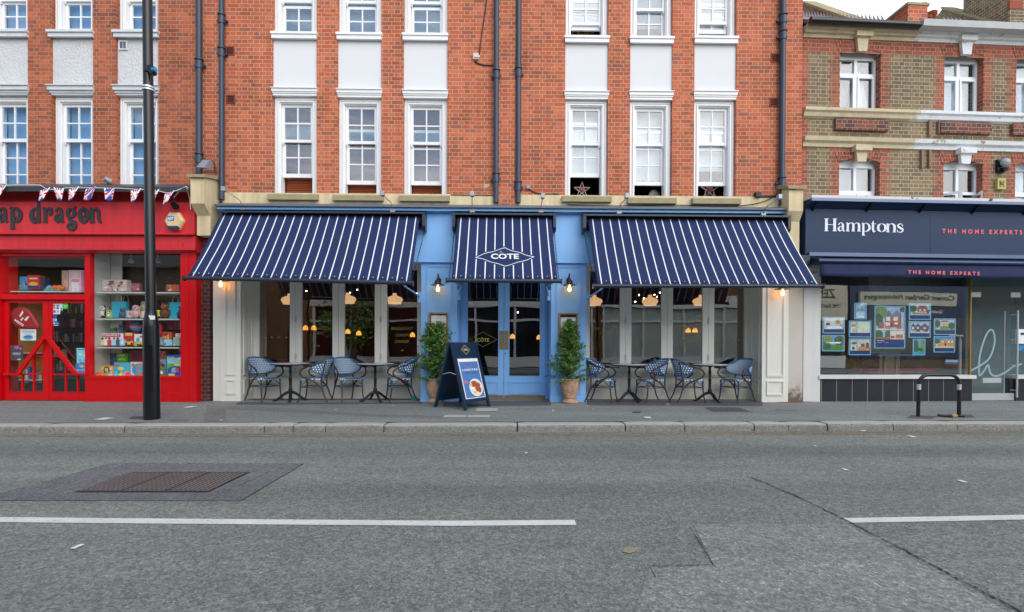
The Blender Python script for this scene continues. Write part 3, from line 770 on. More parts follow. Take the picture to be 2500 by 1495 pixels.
# shop walls: piers
def panelled(mb, x0, x1, z0, z1, y, t=.016, wd=.02, m=0):
    mb.ring(x0, x1, z0, z1, y - t, y - .0005, wd, m); mb.ring(x0 + wd + .003, x1 - wd - .003, z0 + wd + .003, z1 - wd - .003, y - t * .5, y - .0005, .012, m)
ztop = zfb - .001
pA0, pA1 = FM.X(1028, -.06, 800), FM.X(1116, -.06, 800)
pB0, pB1 = FM.X(1345, -.06, 800), FM.X(1431, -.06, 800)
for a, b in ((pA0, pA1), (pB0, pB1)):
    p = MB(); p.box(a, b, -.06, REC + .12, -.01, ztop)
    p.box(a - .012, b + .012, -.08, -.061, -.01, .10)
    panelled(p, a + .10, b - .10, .50, ztop - .07, -.06); panelled(p, a + .10, b - .10, .15, .42, -.06)
    p.build('blue_pier', BLUE, B)
# cream piers either side
cA0, cA1 = FM.X(518, -.06, 800), FM.X(588, -.05, 800)
cB0, cB1 = FM.X(1861, -.06, 800), FM.X(1925, -.06, 800)
for a, b, sd_ in ((cA0, cA1, 1), (cB0, cB1, -1)):
    p = MB(); lo_, hi_ = (a + .16, b) if sd_ == 1 else (a, b)
    p.box(lo_, hi_, -.06, REC + .12, -.01, ztop)
    if sd_ == 1: p.box(a, lo_ - .001, -.03, .3, -.01, ztop)
    panelled(p, lo_ + .09, hi_ - .09, .50, ztop - .10, -.06, .02, .022); panelled(p, lo_ + .09, hi_ - .09, .13, .42, -.06, .02, .022)
    # panelled return inside the recess
    rx = hi_ if sd_ == 1 else lo_; e = .014 * sd_
    for z0_, z1_ in ((.50, ztop - .10), (.13, .42)):
        for yy0, yy1, zz0, zz1 in ((.05, .07, z0_, z1_), (.36, .38, z0_, z1_), (.07, .36, z0_, z0_ + .02), (.07, .36, z1_ - .02, z1_)):
            p.box(rx, rx + e, yy0, yy1, zz0, zz1)
    p.build('cream_pier', CREAM, B)
# recess soffit
MB().box(cA1, cB0, 0.0, REC + .12, ztop, ztop + .02).build('soffit', CREAM, B)
# --- the two glazed bays
GOLD = mat('gold_leaf_lettering', S(160, 134, 66), .5, .2, var=0)
GOLD.node_tree.nodes['Principled BSDF'].inputs['Emission Strength'].default_value = 0
def bay(x0p, x1p, panes, riser_px, wpy):
    y = REC; x0, x1 = x0p, x1p
    zs0, zs1 = FM.Z(920, y - .05, (panes[0][0] + panes[-1][1]) / 2), FM.Z(911, y - .05, (panes[0][0] + panes[-1][1]) / 2)
    r = MB(); r.box(x0, x1, y, y + .12, -.01, zs0)
    for a, b in riser_px: panelled(r, FM.X(a, y, 950), FM.X(b, y, 950), FM.Z(967, y), FM.Z(935, y), y, .01, .012)
    r.build('stallriser', CREAM, B)
    s_ = MB(); s_.box(x0, x1, y - .045, y + .12, zs0 + .001, zs0 + .03); s_.box(x0, x1, y - .07, y + .12, zs0 + .031, zs1); s_.build('window_ledge', CREAM, B)
    gz0 = FM.Z(899, y); gz1 = ztop - .08
    edges = [x0] + [v for a, b in panes for v in (FM.X(a, y + .02, 800), FM.X(b, y + .02, 800))] + [x1]
    for i in range(len(panes)):
        a, b = edges[1 + 2 * i], edges[2 + 2 * i]
        l = x0 if i == 0 else (edges[2 * i] + a) / 2 + .003
        r_ = x1 if i == len(panes) - 1 else (b + edges[3 + 2 * i]) / 2 - .003
        f = MB(); yo = y + .0
        f.box(l, a, yo, yo + .06, zs1 + .001, ztop); f.box(b, r_, yo, yo + .06, zs1 + .001, ztop)
        f.box(a, b, yo, yo + .06, zs1 + .001, gz0); f.box(a, b, yo, yo + .06, gz1, ztop)
        w_ = f.build('window', CREAM, B)
        g_ = MB(); g_.box(a, b, yo + .03, yo + .036, gz0, gz1); g_.build('window_pane', RGLASS, w_)
        if i in (1, 3) and i < len(panes):
            h = MB(); hx = l - .004
            for zz in (1.62, .86): h.tube([(hx, yo - .012, zz - .07), (hx, yo - .012, zz + .07)], .009, 6); h.box(hx - .02, hx + .02, yo - .006, yo - .0005, zz - .05, zz + .05)
            h.build('hinge', STEEL, w_)
    return zs1
LP = [(633, 708.4), (737.3, 812.4), (841.3, 915.4), (944.8, 1018.8)]
RP = [(1439.7, 1513), (1541, 1614), (1642, 1714.5), (1742.6, 1817)]
bay(cA1, pA0, LP, [(622, 712), (728, 818), (832, 920), (936, 1022)], 0)
bay(pB1, cB0, RP, [(1437, 1519), (1535, 1620), (1633, 1720), (1734, 1826)], 0)
# gold lettering on the glass
def gold(lines, y=REC + .027, fr=FM, m=GOLD, par=None, name='gold_lettering', bold=-.004):
    mb = MB()
    for body, x0, x1, y0, y1 in lines:
        a, b, c, d = fr.rect(x0, y0, x1, y1, y); text_on(mb, body, (a, y, c), (b - a, 0, 0), (0, 0, d - c), bold=bold)
    return mb
def diamonds(mb, pts, y, r=.022):
    for px, py in pts:
        x, z = FM.at(px, py, y); mb.add([(x - r * 1.3, y, z), (x, y, z - r * .7), (x + r * 1.3, y, z), (x, y, z + r * .7)], [(0, 1, 2, 3)])
yg = REC + .027
for (fw, wn_) in ((742, 'W'), ):
    pass
def winepane(cx): return [('FINE FRENCH', cx - 30, cx + 30, 799, 805.5), ('WINE', cx - 12, cx + 12, 810, 816.5)]
def mealpane(cx): return [('BREAKFAST', cx - 27, cx + 27, 799, 806), ('LUNCH', cx - 15, cx + 15, 815, 822), ('DINNER', cx - 17, cx + 17, 830.5, 837.5)]
allp = [o for o in kids_of[B] if o.name.startswith('window.') or o.name == 'window']
shopw = [o for o in allp if any(k.name.startswith('window_pane') for k in kids_of.get(o, [])) and not any(k.name.startswith('upper_sash') for k in kids_of.get(o, []))]
def put_gold(w_, lines, dd):
    if lines: mb = gold(lines, yg); mb.build('gold_lettering', GOLD, w_)
    for d_ in dd: mb = MB(); diamonds(mb, [d_], yg); mb.build('gold_diamond', GOLD, w_)
put_gold(shopw[0], [], [(645, 824), (663, 824), (681, 824), (699, 824)])
put_gold(shopw[1], winepane(777), [(777, 845)])
put_gold(shopw[2], [], [(851, 825), (869, 825), (887, 825), (905, 825)])
put_gold(shopw[3], mealpane(982), [(982, 856)])
put_gold(shopw[4], winepane(1476), [(1476, 845)])
put_gold(shopw[5], [], [(1549, 829), (1567, 829), (1585, 829), (1602, 829)])
put_gold(shopw[6], mealpane(1678), [(1678, 856)])
put_gold(shopw[7], [], [(1751, 830), (1769, 830), (1786, 830), (1803, 830)])

# --- entrance: jambs and double doors
yd = REC
dj = MB(); j0, j1 = FM.X(1142, yd, 800), FM.X(1319, yd, 800)
l0 = FM.X(1128, yd, 800); r1 = FM.X(1333, yd, 800)
dj.box(pA1, l0, yd - .05, yd + .12, -.01, ztop); dj.box(r1, pB0, yd - .05, yd + .12, -.01, ztop)
dj.box(pA1 + .06, l0 - .03, yd - .08, yd - .051, 0, ztop); dj.box(r1 + .03, pB0 - .06, yd - .08, yd - .051, 0, ztop)
dj.box(l0, r1, yd, yd + .1, 3.0, ztop)
for sd_, xx in ((1, pA1), (-1, pB0)):
    for yy in (.04, .16, .28): dj.box(xx, xx + .018 * sd_, yy, yy + .05, 0, ztop)
dj.build('door_frame', BLUE, B)
xc = FM.X(1230.5, yd, 800)
dz0, dz1 = .012, 2.98
for sd_, a, b, g0, g1 in ((-1, l0 + .004, xc - .004, 1142, 1216.5), (1, xc + .004, r1 - .004, 1244, 1318)):
    ga, gb = FM.X(g0, yd, 800), FM.X(g1, yd, 800); gz0 = FM.Z(918, yd, 1230)
    d = MB(); d.box(a, ga, yd, yd + .05, dz0, dz1); d.box(gb, b, yd, yd + .05, dz0, dz1); d.box(ga, gb, yd, yd + .05, dz0, gz0); d.box(ga, gb, yd, yd + .05, 2.86, dz1)
    panelled(d, ga - .01, gb + .01, FM.Z(963, yd), FM.Z(932, yd), yd, .014, .018)
    d.ring(ga - .012, gb + .012, gz0 - .012, 2.87, yd - .008, yd - .0005, .012)
    dd = d.build('door', BLUE, B)
    gg = MB(); gg.box(ga, gb, yd + .022, yd + .028, gz0, 2.86); gg.build('door_glass', RGLASS, dd)
    kk = MB(); kk.box(a + .01, b - .01, yd - .006, yd - .0005, .02, FM.Z(965, yd)); kk.build('kick_plate', BRASS, dd)
    px0, px1 = (1219, 1229.5) if sd_ < 0 else (1232, 1241)
    h0, h1, h2, h3 = FM.rect(px0, 808, px1, 854, yd); hp = MB(); hp.box(h0, h1, yd - .008, yd - .0085 + .008, h2, h3); hp.build('push_plate', BRASS, dd)
    if sd_ > 0:
        kx, kz = FM.at(1234, 864, yd); lk = MB(); lk.tube([(kx, yd - .012, kz), (kx, yd - .0005, kz)], .016, 12); lk.build('lock', BRASS, dd)
    if sd_ < 0:
        mb = MB(); cx_, cz_ = FM.at(1179, 829, yd); y_ = yd + .019
        P = [(-.29, 0), (0, -.155), (.29, 0), (0, .155)]
        for k in range(4):
            (ax, az), (bx, bz) = P[k], P[(k + 1) % 4]
            mb.add([(cx_ + ax, y_, cz_ + az), (cx_ + bx, y_, cz_ + bz), (cx_ + bx * .965, y_, cz_ + bz * .965), (cx_ + ax * .965, y_, cz_ + az * .965)], [(0, 1, 2, 3)])
        a_, b_, c_, d_ = FM.rect(1164, 824, 1194, 835, yd); text_on(mb, 'CÔTE', (a_, y_, c_), (b_ - a_, 0, 0), (0, 0, d_ - c_), bold=.03)
        mb.build('gold_lettering', mat('yellow_gold_lettering', S(176, 166, 66), .5, var=0), dd)
MB().box(l0 - .02, r1 + .02, yd - .12, yd + .1, -.01, .011).build('threshold', BRASS, B)

# --- restaurant interior
INT = mat('warm_dark_wall', S(150, 104, 72), .8, var=.2)
FLR = mat('dark_timber_floor', S(60, 44, 34), .4, var=.2)
it = MB(); it.box(xL + .31, xR - .31, 7.0, 7.05, 0, 3.5, 0); it.box(xL + .31, xL + .34, .6, 7, 0, 3.5, 0); it.box(xR - .34, xR - .31, .6, 7, 0, 3.5, 0)
it.box(xL + .31, xR - .31, .58, 7.0, 3.5, 3.56, 1); it.box(xL + .31, xR - .31, .58, 7.0, .001, .006, 2)
it.box(-3.2, -3.0, 3.2, 3.5, .006, 3.5, 1); it.box(2.6, 2.85, 3.2, 3.5, .006, 3.5, 1)
it.box(-1.0, 1.4, 6.2, 6.25, .006, 3.4, 1)
it.build('dining_room', [INT, VDARK, FLR], B)
# ================================================================ awnings
def cloth_mat(name, pitch, off, logo=None):
    t = NT(name); uvn = t.n('UVMap'); u, v, _ = t.xyz(uvn.outputs[0])
    k = t.math('FRACT', t.math('DIVIDE', t.math('SUBTRACT', u, off), pitch))
    d = t.math('MULTIPLY', t.math('ABSOLUTE', t.math('SUBTRACT', k, .5)), pitch)
    st = t.math('LESS_THAN', d, .0095)
    if logo:
        cu, cv, a, b = logo
        q = t.math('ADD', t.math('DIVIDE', t.math('ABSOLUTE', t.math('SUBTRACT', u, cu)), a), t.math('DIVIDE', t.math('ABSOLUTE', t.math('SUBTRACT', v, cv)), b))
        st = t.math('MULTIPLY', st, t.math('GREATER_THAN', q, 1.13))
        st = t.math('MAXIMUM', st, t.math('MULTIPLY', t.math('GREATER_THAN', q, .945), t.math('LESS_THAN', q, 1.0)))
    n = t.noise(2.5, 5, t.pos(), .6); n2 = t.math('MULTIPLY_ADD', n, .3, .85)
    c = t.mix(1, t.mix(st, S(20, 40, 86), S(232, 236, 240)), t.comb(n2, n2, n2), 'MULTIPLY')
    t.l(c, t.b.inputs['Base Color']); t.b.inputs['Roughness'].default_value = .85
    wv = t.n('TexWave'); wv.inputs['Scale'].default_value = 60; wv.inputs['Distortion'].default_value = .5
    t.bump(t.math('ADD', t.noise(5, 3, t.pos()), t.math('MULTIPLY', wv.outputs['Fac'], .02)), .25, .02)
    return t.m
RIVET = mat('white_rivet', S(225, 228, 230), .4, var=0)
def awning(label, tl, tr, bl, br, bar, cass, nstripe, first, last, logo=False, bracket=(1, 1)):
    yt, yb = -.27, -1.36
    X0, Z0 = FM.at(tl[0], tl[1], yt); X1, Z1 = FM.at(tr[0], tr[1], yt); x0, z0 = FM.at(bl[0], bl[1], yb); x1, z1 = FM.at(br[0], br[1], yb)
    bx0, bz0 = FM.at(bar[0], bar[1], yb - .02); bx1, bz1 = FM.at(bar[2], bar[3], yb - .02)
    wdt = X1 - X0
    t = thing('awning', label, 'awning', ((X0 + X1) / 2, -.1, (Z0 + Z1) / 2), group='striped restaurant awnings')
    fs = FM.X(first, yt, tl[1]) - X0; ls = FM.X(last, yt, tl[1]) - X0
    pitch = (ls - fs) / (nstripe - 1); L = math.hypot(yb - yt, Z0 - z0)
    lg = None
    if logo:
        cxp, czp = FM.at(1230.5, 627, -1.0)
        lg = (wdt / 2 + .003, .645 * L, .53, .265)
    m = cloth_mat('striped_navy_canvas', pitch, fs - pitch / 2, lg)
    nu, nv = 60, 14; c = MB(); vs = []; uv = []
    random.seed(5)
    def sag(u, v): return -.035 * math.sin(math.pi * v) + (.007 * math.sin(u * 37 + v * 5) + .006 * math.sin(u * 13 - v * 7 + 1)) * math.sin(math.pi * v)
    P = lambda u, v: (X0 + (X1 - X0) * u + ((x0 - X0) + ((x1 - X1) - (x0 - X0)) * u) * v, yt + (yb - yt) * v, Z0 + (Z1 - Z0) * u + ((z0 - Z0) + ((z1 - Z1) - (z0 - Z0)) * u) * v + sag(u, v))
    for j in range(nv + 1):
        for i in range(nu + 1):
            vs.append(P(i / nu, j / nv)); uv.append((i / nu * wdt, j / nv * L))
    fs_ = [(j * (nu + 1) + i, (j + 1) * (nu + 1) + i, (j + 1) * (nu + 1) + i + 1, j * (nu + 1) + i + 1) for j in range(nv) for i in range(nu)]
    c.add(vs, fs_, 0, True, uv)
    cn_ = c.build('canopy', m, t)
    sm = cn_.modifiers.new('thickness', 'SOLIDIFY'); sm.thickness = .004; sm.offset = 1
    rv = MB(); n = nstripe + 1
    for i in range(n):
        u = min(max((fs + pitch * (i - .5)) / wdt, .02), .98); p = P(u, .965); rv.ball((p[0], p[1] - .004, p[2] + .012), .0085, n=6, k=4)
    rv.build('rivet', RIVET, cn_, kind='stuff')
    b = MB(); b.tube([(bx0, yb - .02, bz0), (bx1, yb - .02, bz1)], .034, 12); b.box(bx0, bx0 + .02, yb - .06, yb + .02, bz0 - .05, bz0 + .04); b.box(bx1 - .02, bx1, yb - .06, yb + .02, bz1 - .05, bz1 + .04)
    b.build('front_bar', NAVY, t)
    # cassette: top plate, back plate, roller, end brackets
    cx0, cz0 = FM.at(cass[0], cass[1], -.36); cx1, cz1 = FM.at(cass[2], cass[3], -.36); ct = (cz0 + cz1) / 2
    k = MB(); k.pyz([(-.38, ct - .012), (-.126, ct + .05), (-.126, ct + .02), (-.38, ct - .045)], cx0, cx1); k.box(cx0 + .04, cx1 - .04, -.145, -.126, ct - .28, ct + .019)
    k.build('cassette', NAVY, t)
    ro = MB(); ro.tube([(cx0 + .05, -.24, ct - .14), (cx1 - .05, -.24, ct - .14)], .06, 14); ro.build('roller', mat('roller_canvas', S(20, 24, 44), .9), t)
    for a in (cx0, cx1 - .055):
        e = MB(); e.pyz([(-.37, ct - .046), (-.127, ct - .01), (-.127, ct - .34), (-.30, ct - .34), (-.37, ct - .27)], a, a + .055)
        e.build('end_bracket', NAVY, t)
    # folding arms and chains
    for sgn, xb_, zb_, bk in ((1, bx0, bz0, bracket[0]), (-1, bx1, bz1, bracket[1])):
        xi = xb_ + sgn * .17
        zw = zb_ - .12
        if not bk: xi = xb_ + sgn * .75; zw = zb_ + .30
        a = MB(); a.tube([(xi - sgn * .06, -.085, zw + .02), (xi + sgn * .05, -.75, zw + .10), (xi, yb + .01, zb_ - .035)], [.018, .016, .018], 8)
        a.box(xi - sgn * .06 - .03, xi - sgn * .06 + .03, -.09, -.065 if bk else -.03, zw - .10, zw + .10)
        a.build('arm', BLUE if bk else NAVY, t)
        xk = (cx0 + .03) if sgn > 0 else (cx1 - .03); ch = MB(); n = 30
        A = Vector((xk, -.30, ct - .36)); Bv = Vector((xb_ + sgn * .05, yb + .02, zb_ + .04))
        for i in range(n):
            p0 = A.lerp(Bv, i / n); p1 = A.lerp(Bv, (i + .8) / n); dz = -.05 * math.sin(math.pi * i / n); dz1 = -.05 * math.sin(math.pi * (i + .8) / n)
            o = .005 if i % 2 else -.005
            ch.tube([(p0.x + o, p0.y, p0.z + dz), (p1.x + o, p1.y, p1.z + dz1)], .0085 if i % 2 else .006, 4, cap=False)
        ch.build('chain', NAVY, t)
    if logo:
        mb = MB(); u0, u1, v0, v1 = .366, .636, .69, .60
        def PP(u, v, up=.012):
            p = P(u, v); return Vector((p[0], p[1] - up * .7, p[2] + up))
        u0 = (wdt / 2 - .245) / wdt; u1 = (wdt / 2 + .25) / wdt; va = .685; vb = .60
        A = PP(u0, va); mb2 = MB()
        text_on(mb, 'COTE', A, PP(u1, va) - A, PP(u0, vb) - A, bold=.035)
        # circumflex
        um = u0 + (u1 - u0) * .355; q = [PP(um - .022, .588), PP(um, .568), PP(um + .022, .588), PP(um, .578)]
        mb.add([tuple(p) for p in q], [(0, 1, 2, 3)])
        mb.build('lettering', RIVET, cn_)
    return t
awning('wide striped navy awning over the left window bay', (540, 522), (1024.6, 529), (458.7, 674), (1002, 687), (447.5, 679, 1009.6, 691.5), (535, 511.5, 1038, 519), 23, 551, 1015.8, bracket=(0, 1))
awning('narrow striped awning with white diamond logo over the blue doors', (1117, 530), (1346, 531.5), (1102.7, 681), (1361.5, 682.5), (1088, 685, 1372, 687), (1104, 519, 1358, 520.5), 11, 1126, 1334, logo=True)
awning('wide striped navy awning over the right window bay', (1436, 534), (1909, 538), (1457, 694), (1997, 696), (1447, 698.5, 2011, 698.5), (1424, 521, 1931, 526), 23, 1446.5, 1908, bracket=(1, 0))

# ================================================================ wall lamps, sign floods
BULB = NT('amber_filament_bulb'); BULB.b.inputs['Base Color'].default_value = (1, .5, .15, 1)
BULB.b.inputs['Emission Color'].default_value = (1, .40, .09, 1); BULB.b.inputs['Emission Strength'].default_value = 14; BULB = BULB.m
BULBC = NT('hot_filament'); BULBC.b.inputs['Emission Color'].default_value = (1, .75, .35, 1); BULBC.b.inputs['Emission Strength'].default_value = 60; BULBC = BULBC.m
DBRONZE = mat('dark_bronze', S(62, 58, 58), .4, .5, var=.2, vscale=10)
def barn_lamp(label, px, py, yw):
    y = yw - .17; x, z = FM.at(px, py, y)           # rim of the shade
    t = thing('wall_lamp', label, 'wall lamp', (x, yw, z), group='barn wall lamps on the shopfront')
    s_ = MB(); s_.lathe([(.135, 0), (.137, .006), (.075, .022), (.062, .04), (.055, .085), (.03, .105), (.022, .13), (0, .135)], x, y, z, 24); s_.build('lamp_shade', DBRONZE, t)
    a = MB(); a.tube([(x, y, z + .13), (x, y, z + .19), (x, y + .03, z + .225), (x, y + .08, z + .215), (x, yw - .03, z + .14), (x, yw, z + .12)], .012, 8); a.lathe([(.001, -.0), (.045, .0)], x, yw - .02, z + .12, 12)
    a.tube([(x, yw - .03, z + .12), (x, yw - .001, z + .12)], .045, 14); a.build('bracket', DBRONZE, t)
    b = MB(); b.lathe([(.012, 0), (.014, -.02), (.030, -.055), (.032, -.075), (.024, -.10), (.0, -.112)], x, y, z - .006, 16); bb = b.build('bulb', BULB, t)
    c = MB(); c.tube([(x, y, z - .03), (x, y, z - .09)], .007, 6); c.build('filament', BULBC, bb)
    return t
barn_lamp('lit barn lamp on the left blue pier above the menu case', 1069, 697, -.06)
barn_lamp('lit barn lamp on the right blue pier above the menu case', 1390.5, 697, -.06)
barn_lamp('lit barn lamp on the far left cream pilaster under the awning end', 539, 686, -.04)
barn_lamp('lit barn lamp on the right cream pilaster under the awning end', 1911, 707, -.06)
LENS = mat('flood_lens', S(205, 212, 220), .3, var=0)
def flood(label, hx, hy, bx, by):
    x1, z1 = FM.at(bx, by, -.27); x0, z0 = FM.at(hx, hy, -.62)
    t = thing('sign_floodlight', label, 'floodlight', (x1, -.25, z1), group='small floodlights on stalks over the fascia')
    h = MB(); h.box(x0 - .035, x0 + .035, -.66, -.58, z0 - .035, z0 + .05); hh = h.build('lamp_head', GALV, t, bevel=.006)
    MB().box(x0 - .028, x0 + .028, -.60, -.5805, z0 - .04, z0 - .0355).build('lens', LENS, hh)
    a = MB(); a.tube(cr_spline([(x0, -.60, z0 - .0), (x0 + (x1 - x0) * .55, -.50, z0 - .02 + (z1 - z0) * .22), (x1 - (x1 - x0) * .08, -.36, z1 + .10), (x1, -.262, z1)], 5), .008, 6); a.build('arm', GALV, t)
    q = MB(); q.box(x1 - .045, x1 + .045, -.262, -.2505, z1 - .05, z1 + .045); q.build('mounting_plate', GALV, t)
flood('small grey floodlight on a stalk at the far left end of the blue fascia', 546, 463, 592, 505)
flood('small grey floodlight on a stalk beneath the second left window', 934, 474, 958, 511)
flood('small grey floodlight on a stalk left of the centre drainpipes', 1153, 475, 1153, 512)
flood('small grey floodlight on a stalk right of the centre drainpipes', 1325, 480, 1321, 512)
flood('small grey floodlight on a stalk left of the fifth window sill', 1530, 480, 1512, 515)
flood('small grey floodlight on a stalk in front of the right drainpipe', 1903, 482, 1865, 521)

# ================================================================ menu cases
def menu_case(label, px0, px1, pt, pb, dark):
    y = -.062; a, b, c, d = FM.rect(px0, pt, px1, pb, y - .04)
    t = thing('menu_case', label, 'menu case', ((a + b) / 2, -.06, c))
    f = MB(); f.ring(a, b, c, d, y - .045, y, .028); f.build('frame', mat('tan_brass_frame', S(158, 128, 88), .45, .3), t)
    k = MB(); k.box(a + .0285, b - .0285, y - .012, y - .001, c + .0285, d - .0285, 0); k.box(a + .04, b - .04, y - .0145, y - .0125, c + .04, d - .04 - dark, 1)
    for i in range(16):
        if i % 5 == 4: continue
        zz = d - .09 - dark - i * .022; wd = .05 + .03 * ((i * 7) % 3) / 2
        k.box((a + b) / 2 - wd, (a + b) / 2 + wd, y - .0158, y - .0147, zz, zz + .005, 2)
    k.build('menu', [mat('case_back', S(46, 42, 46), .6), cm(214, 222, 228, .6), cm(170, 178, 186)], t)
    g_ = MB(); g_.box(a + .0285, b - .0285, y - .034, y - .031, c + .0285, d - .0285); g_.build('glass', GLASS, t)
menu_case('brass framed menu case on the left blue pier behind the shrub', 1047, 1094, 763.5, 842, .012)
menu_case('brass framed menu case on the right blue pier behind the shrub', 1364, 1411, 764.5, 842, .045)

# ================================================================ bistro chairs and tables
WEAVE = NT('blue_white_weave'); _u, _v, _ = WEAVE.xyz(WEAVE.n('UVMap').outputs[0])
_a = WEAVE.math('FRACT', WEAVE.math('MULTIPLY', _u, 23)); _r = WEAVE.math('MULTIPLY', _v, 23)
_b = WEAVE.math('FRACT', _r); _o = WEAVE.math('MULTIPLY', WEAVE.math('GREATER_THAN', WEAVE.math('FRACT', WEAVE.math('MULTIPLY', WEAVE.math('FLOOR', _r), .5)), .25), .5)
_a = WEAVE.math('FRACT', WEAVE.math('ADD', WEAVE.math('MULTIPLY', _u, 23), _o))
_w = WEAVE.math('MULTIPLY', WEAVE.math('LESS_THAN', WEAVE.math('ABSOLUTE', WEAVE.math('SUBTRACT', _a, .5)), .27), WEAVE.math('LESS_THAN', WEAVE.math('ABSOLUTE', WEAVE.math('SUBTRACT', _b, .5)), .33))
WEAVE.l(WEAVE.mix(_w, S(18, 96, 144), S(234, 242, 248)), WEAVE.b.inputs['Base Color']); WEAVE.b.inputs['Roughness'].default_value = .45
WEAVE.bump(_w, .5, .004); WEAVE = WEAVE.m
WRAP = mat('blue_binding', S(22, 100, 156), .4, var=.15, vscale=20)
CANE = mat('dark_brown_tube', S(66, 48, 44), .35, var=.3, vscale=12)
def make_chair():
    t = thing('bistro_chair', 'x', 'chair', (0, 0, 0), group='blue woven bistro chairs')
    s_ = MB(); n = 20; vs = []; uv = []           # seat: rounded trapezoid facing +y
    out = []
    for k in range(32):
        a = 2 * math.pi * k / 32; c_, s__ = math.cos(a), math.sin(a)
        px_ = .225 * math.copysign(abs(c_) ** .45, c_); py_ = .215 * math.copysign(abs(s__) ** .45, s__)
        px_ *= 1 + .08 * py_ / .215; out.append((px_, py_))
    top = .455
    vs = [(0, 0, top - .006)] + [(x * .9, y * .9, top) for x, y in out] + [(x, y, top - .01) for x, y in out] + [(x, y, top - .038) for x, y in out] + [(x * .85, y * .85, top - .04) for x, y in out]
    N = 32; fs = [(0, 1 + i, 1 + (i + 1) % N) for i in range(N)]
    for q in range(3): fs += [(1 + q * N + i, 1 + (q + 1) * N + i, 1 + (q + 1) * N + (i + 1) % N, 1 + q * N + (i + 1) % N) for i in range(N)]
    uv = [(v[0], v[1] + v[2]) for v in vs]
    for i in range(N):                                # rim gets its own run of weave
        pass
    s_.add(vs, fs, 0, True, uv)
    seat = s_.build('seat', WEAVE, t)
    # backrest: curved shell pointed at both sides
    b = MB(); nu, nv = 28, 10; vs = []; uv = []; rim_t = []; rim_b = []
    th0 = R(82)
    for i in range(nu + 1):
        th = -th0 + 2 * th0 * i / nu; e = math.cos(th / th0 * math.pi / 2) ** .62 if abs(th) < th0 - 1e-6 else 0
        zc = .665 - .02 * (1 - e); hh = .165 * e + .004
        for j in range(nv + 1):
            v = -1 + 2 * j / nv; z = zc + hh * v + (.015 * e)
            lean = (z - .5) * .38
            r_ = .245 + .02 * e
            x = math.sin(th) * (r_ + .02); y = -math.cos(th) * r_ - lean * max(math.cos(th), .1) + .03
            vs.append((x, y, z)); uv.append((th * .26, z))
            if j == 0: rim_b.append((x, y, z))
            if j == nv: rim_t.append((x, y, z))
    fs = [(i * (nv + 1) + j, (i + 1) * (nv + 1) + j, (i + 1) * (nv + 1) + j + 1, i * (nv + 1) + j + 1) for i in range(nu) for j in range(nv)]
    b.add(vs, fs, 0, True, uv)
    br = b.build('backrest', WEAVE, t); sm = br.modifiers.new('thickness', 'SOLIDIFY'); sm.thickness = .012; sm.offset = 0
    r_ = MB(); r_.tube(rim_t + rim_b[::-1][1:-1], .013, 7, closed=True); r_.build('piping', WRAP, br)
    # legs
    for sx in (-1, 1):
        f = MB(); f.tube([(sx * .205, .19, .43), (sx * .205, .195, .25), (sx * .21, .215, .10), (sx * .225, .245, 0)], .0135, 8); f.build('leg', CANE, t)
        f = MB(); f.tube([(sx * .175, -.265, .78), (sx * .178, -.225, .62), (sx * .185, -.19, .46), (sx * .19, -.19, .30), (sx * .2, -.245, .12), (sx * .21, -.31, 0)], .0135, 8); f.build('leg', CANE, t)
        tip = rim_t[-1] if sx > 0 else rim_t[0]
        a = MB(); P = [(sx * .20, -.235, .775), (sx * .262, -.10, .725), (sx * .285, .03, .685), (sx * .29, .14, .635), (sx * .285, .185, .565), (sx * .27, .15, .50), (sx * .25, .06, .455), (sx * .225, -.04, .405), (sx * .20, -.12, .345), (sx * .192, -.19, .27)]
        a.tube(cr_spline(P, 5), .0145, 8); a.build('armrest', CANE, t)
    st = MB()
    c4 = [(.205, .193), (.188, -.19)]
    z = .29
    st.tube([(-.205, .195, z), (.205, .195, z)], .009, 6); st.tube([(-.188, -.19, z), (.188, -.19, z)], .009, 6)
    for sx in (-1, 1):
        st.tube([(sx * .205, .195, z), (sx * .188, -.19, z)], .009, 6)
        st.tube([(sx * .205, .195, z + .02), (sx * .2, .08, .40)], .006, 5); st.tube([(sx * .19, -.17, z + .02), (sx * .2, -.06, .40)], .006, 5)
        st.tube([(sx * .205, .195, z + .02), (sx * .10, .195, .40), ], .006, 5)
    st.tube([(-.1, .195, .41), (.1, .195, .41)], .006, 5)
    st.build('stretcher', CANE, t)
    for (x, y, z0, z1) in [(sx * .205, .194, z0, z1) for sx in (-1, 1) for z0, z1 in ((.255, .325), (.37, .43))] + [(sx * .187, -.19, z0, z1) for sx in (-1, 1) for z0, z1 in ((.25, .33),)] + [(sx * .181, -.212, .50, .56) for sx in (-1, 1)]:
        w_ = MB(); w_.tube([(x, y, z0), (x, y, z1)], .0185, 8); w_.build('binding', WRAP, t)
    return t
CH0 = make_chair()
# (feet centre px, py, heading of the seat front in degrees from +x, label)
CHS = [(645.4, 977.0, -30, 'blue woven bistro chair at the far left of the left table'),
       (767, 979.5, 184, 'blue woven chair right of the first table, side on, facing left'),
       (850, 978.5, -50, 'blue woven chair turned to the street, left of the second table'),
       (975.7, 977.5, 203, 'blue woven chair beside the left potted shrub, facing left'),
       (1471.7, 980.8, -25, 'blue woven chair beside the right potted shrub, facing right'),
       (1589, 981.5, 196, 'blue woven chair right of the third table, facing left'),
       (1681.7, 981, 2, 'blue woven chair seen side on, left of the last table'),
       (1797, 981, 207, 'blue woven chair at the far right by the cream pilaster')]
for i, (px, py, a, lab) in enumerate(CHS):
    x, y, z = ground(px, py); y = min(y, .06); z = gz(y)
    x = FM.X(px, y, py)
    c = CH0 if i == 0 else copy_tree(CH0)
    c.location = (x, y, z); c.rotation_euler = (0, 0, R(a - 90)); c['label'] = lab
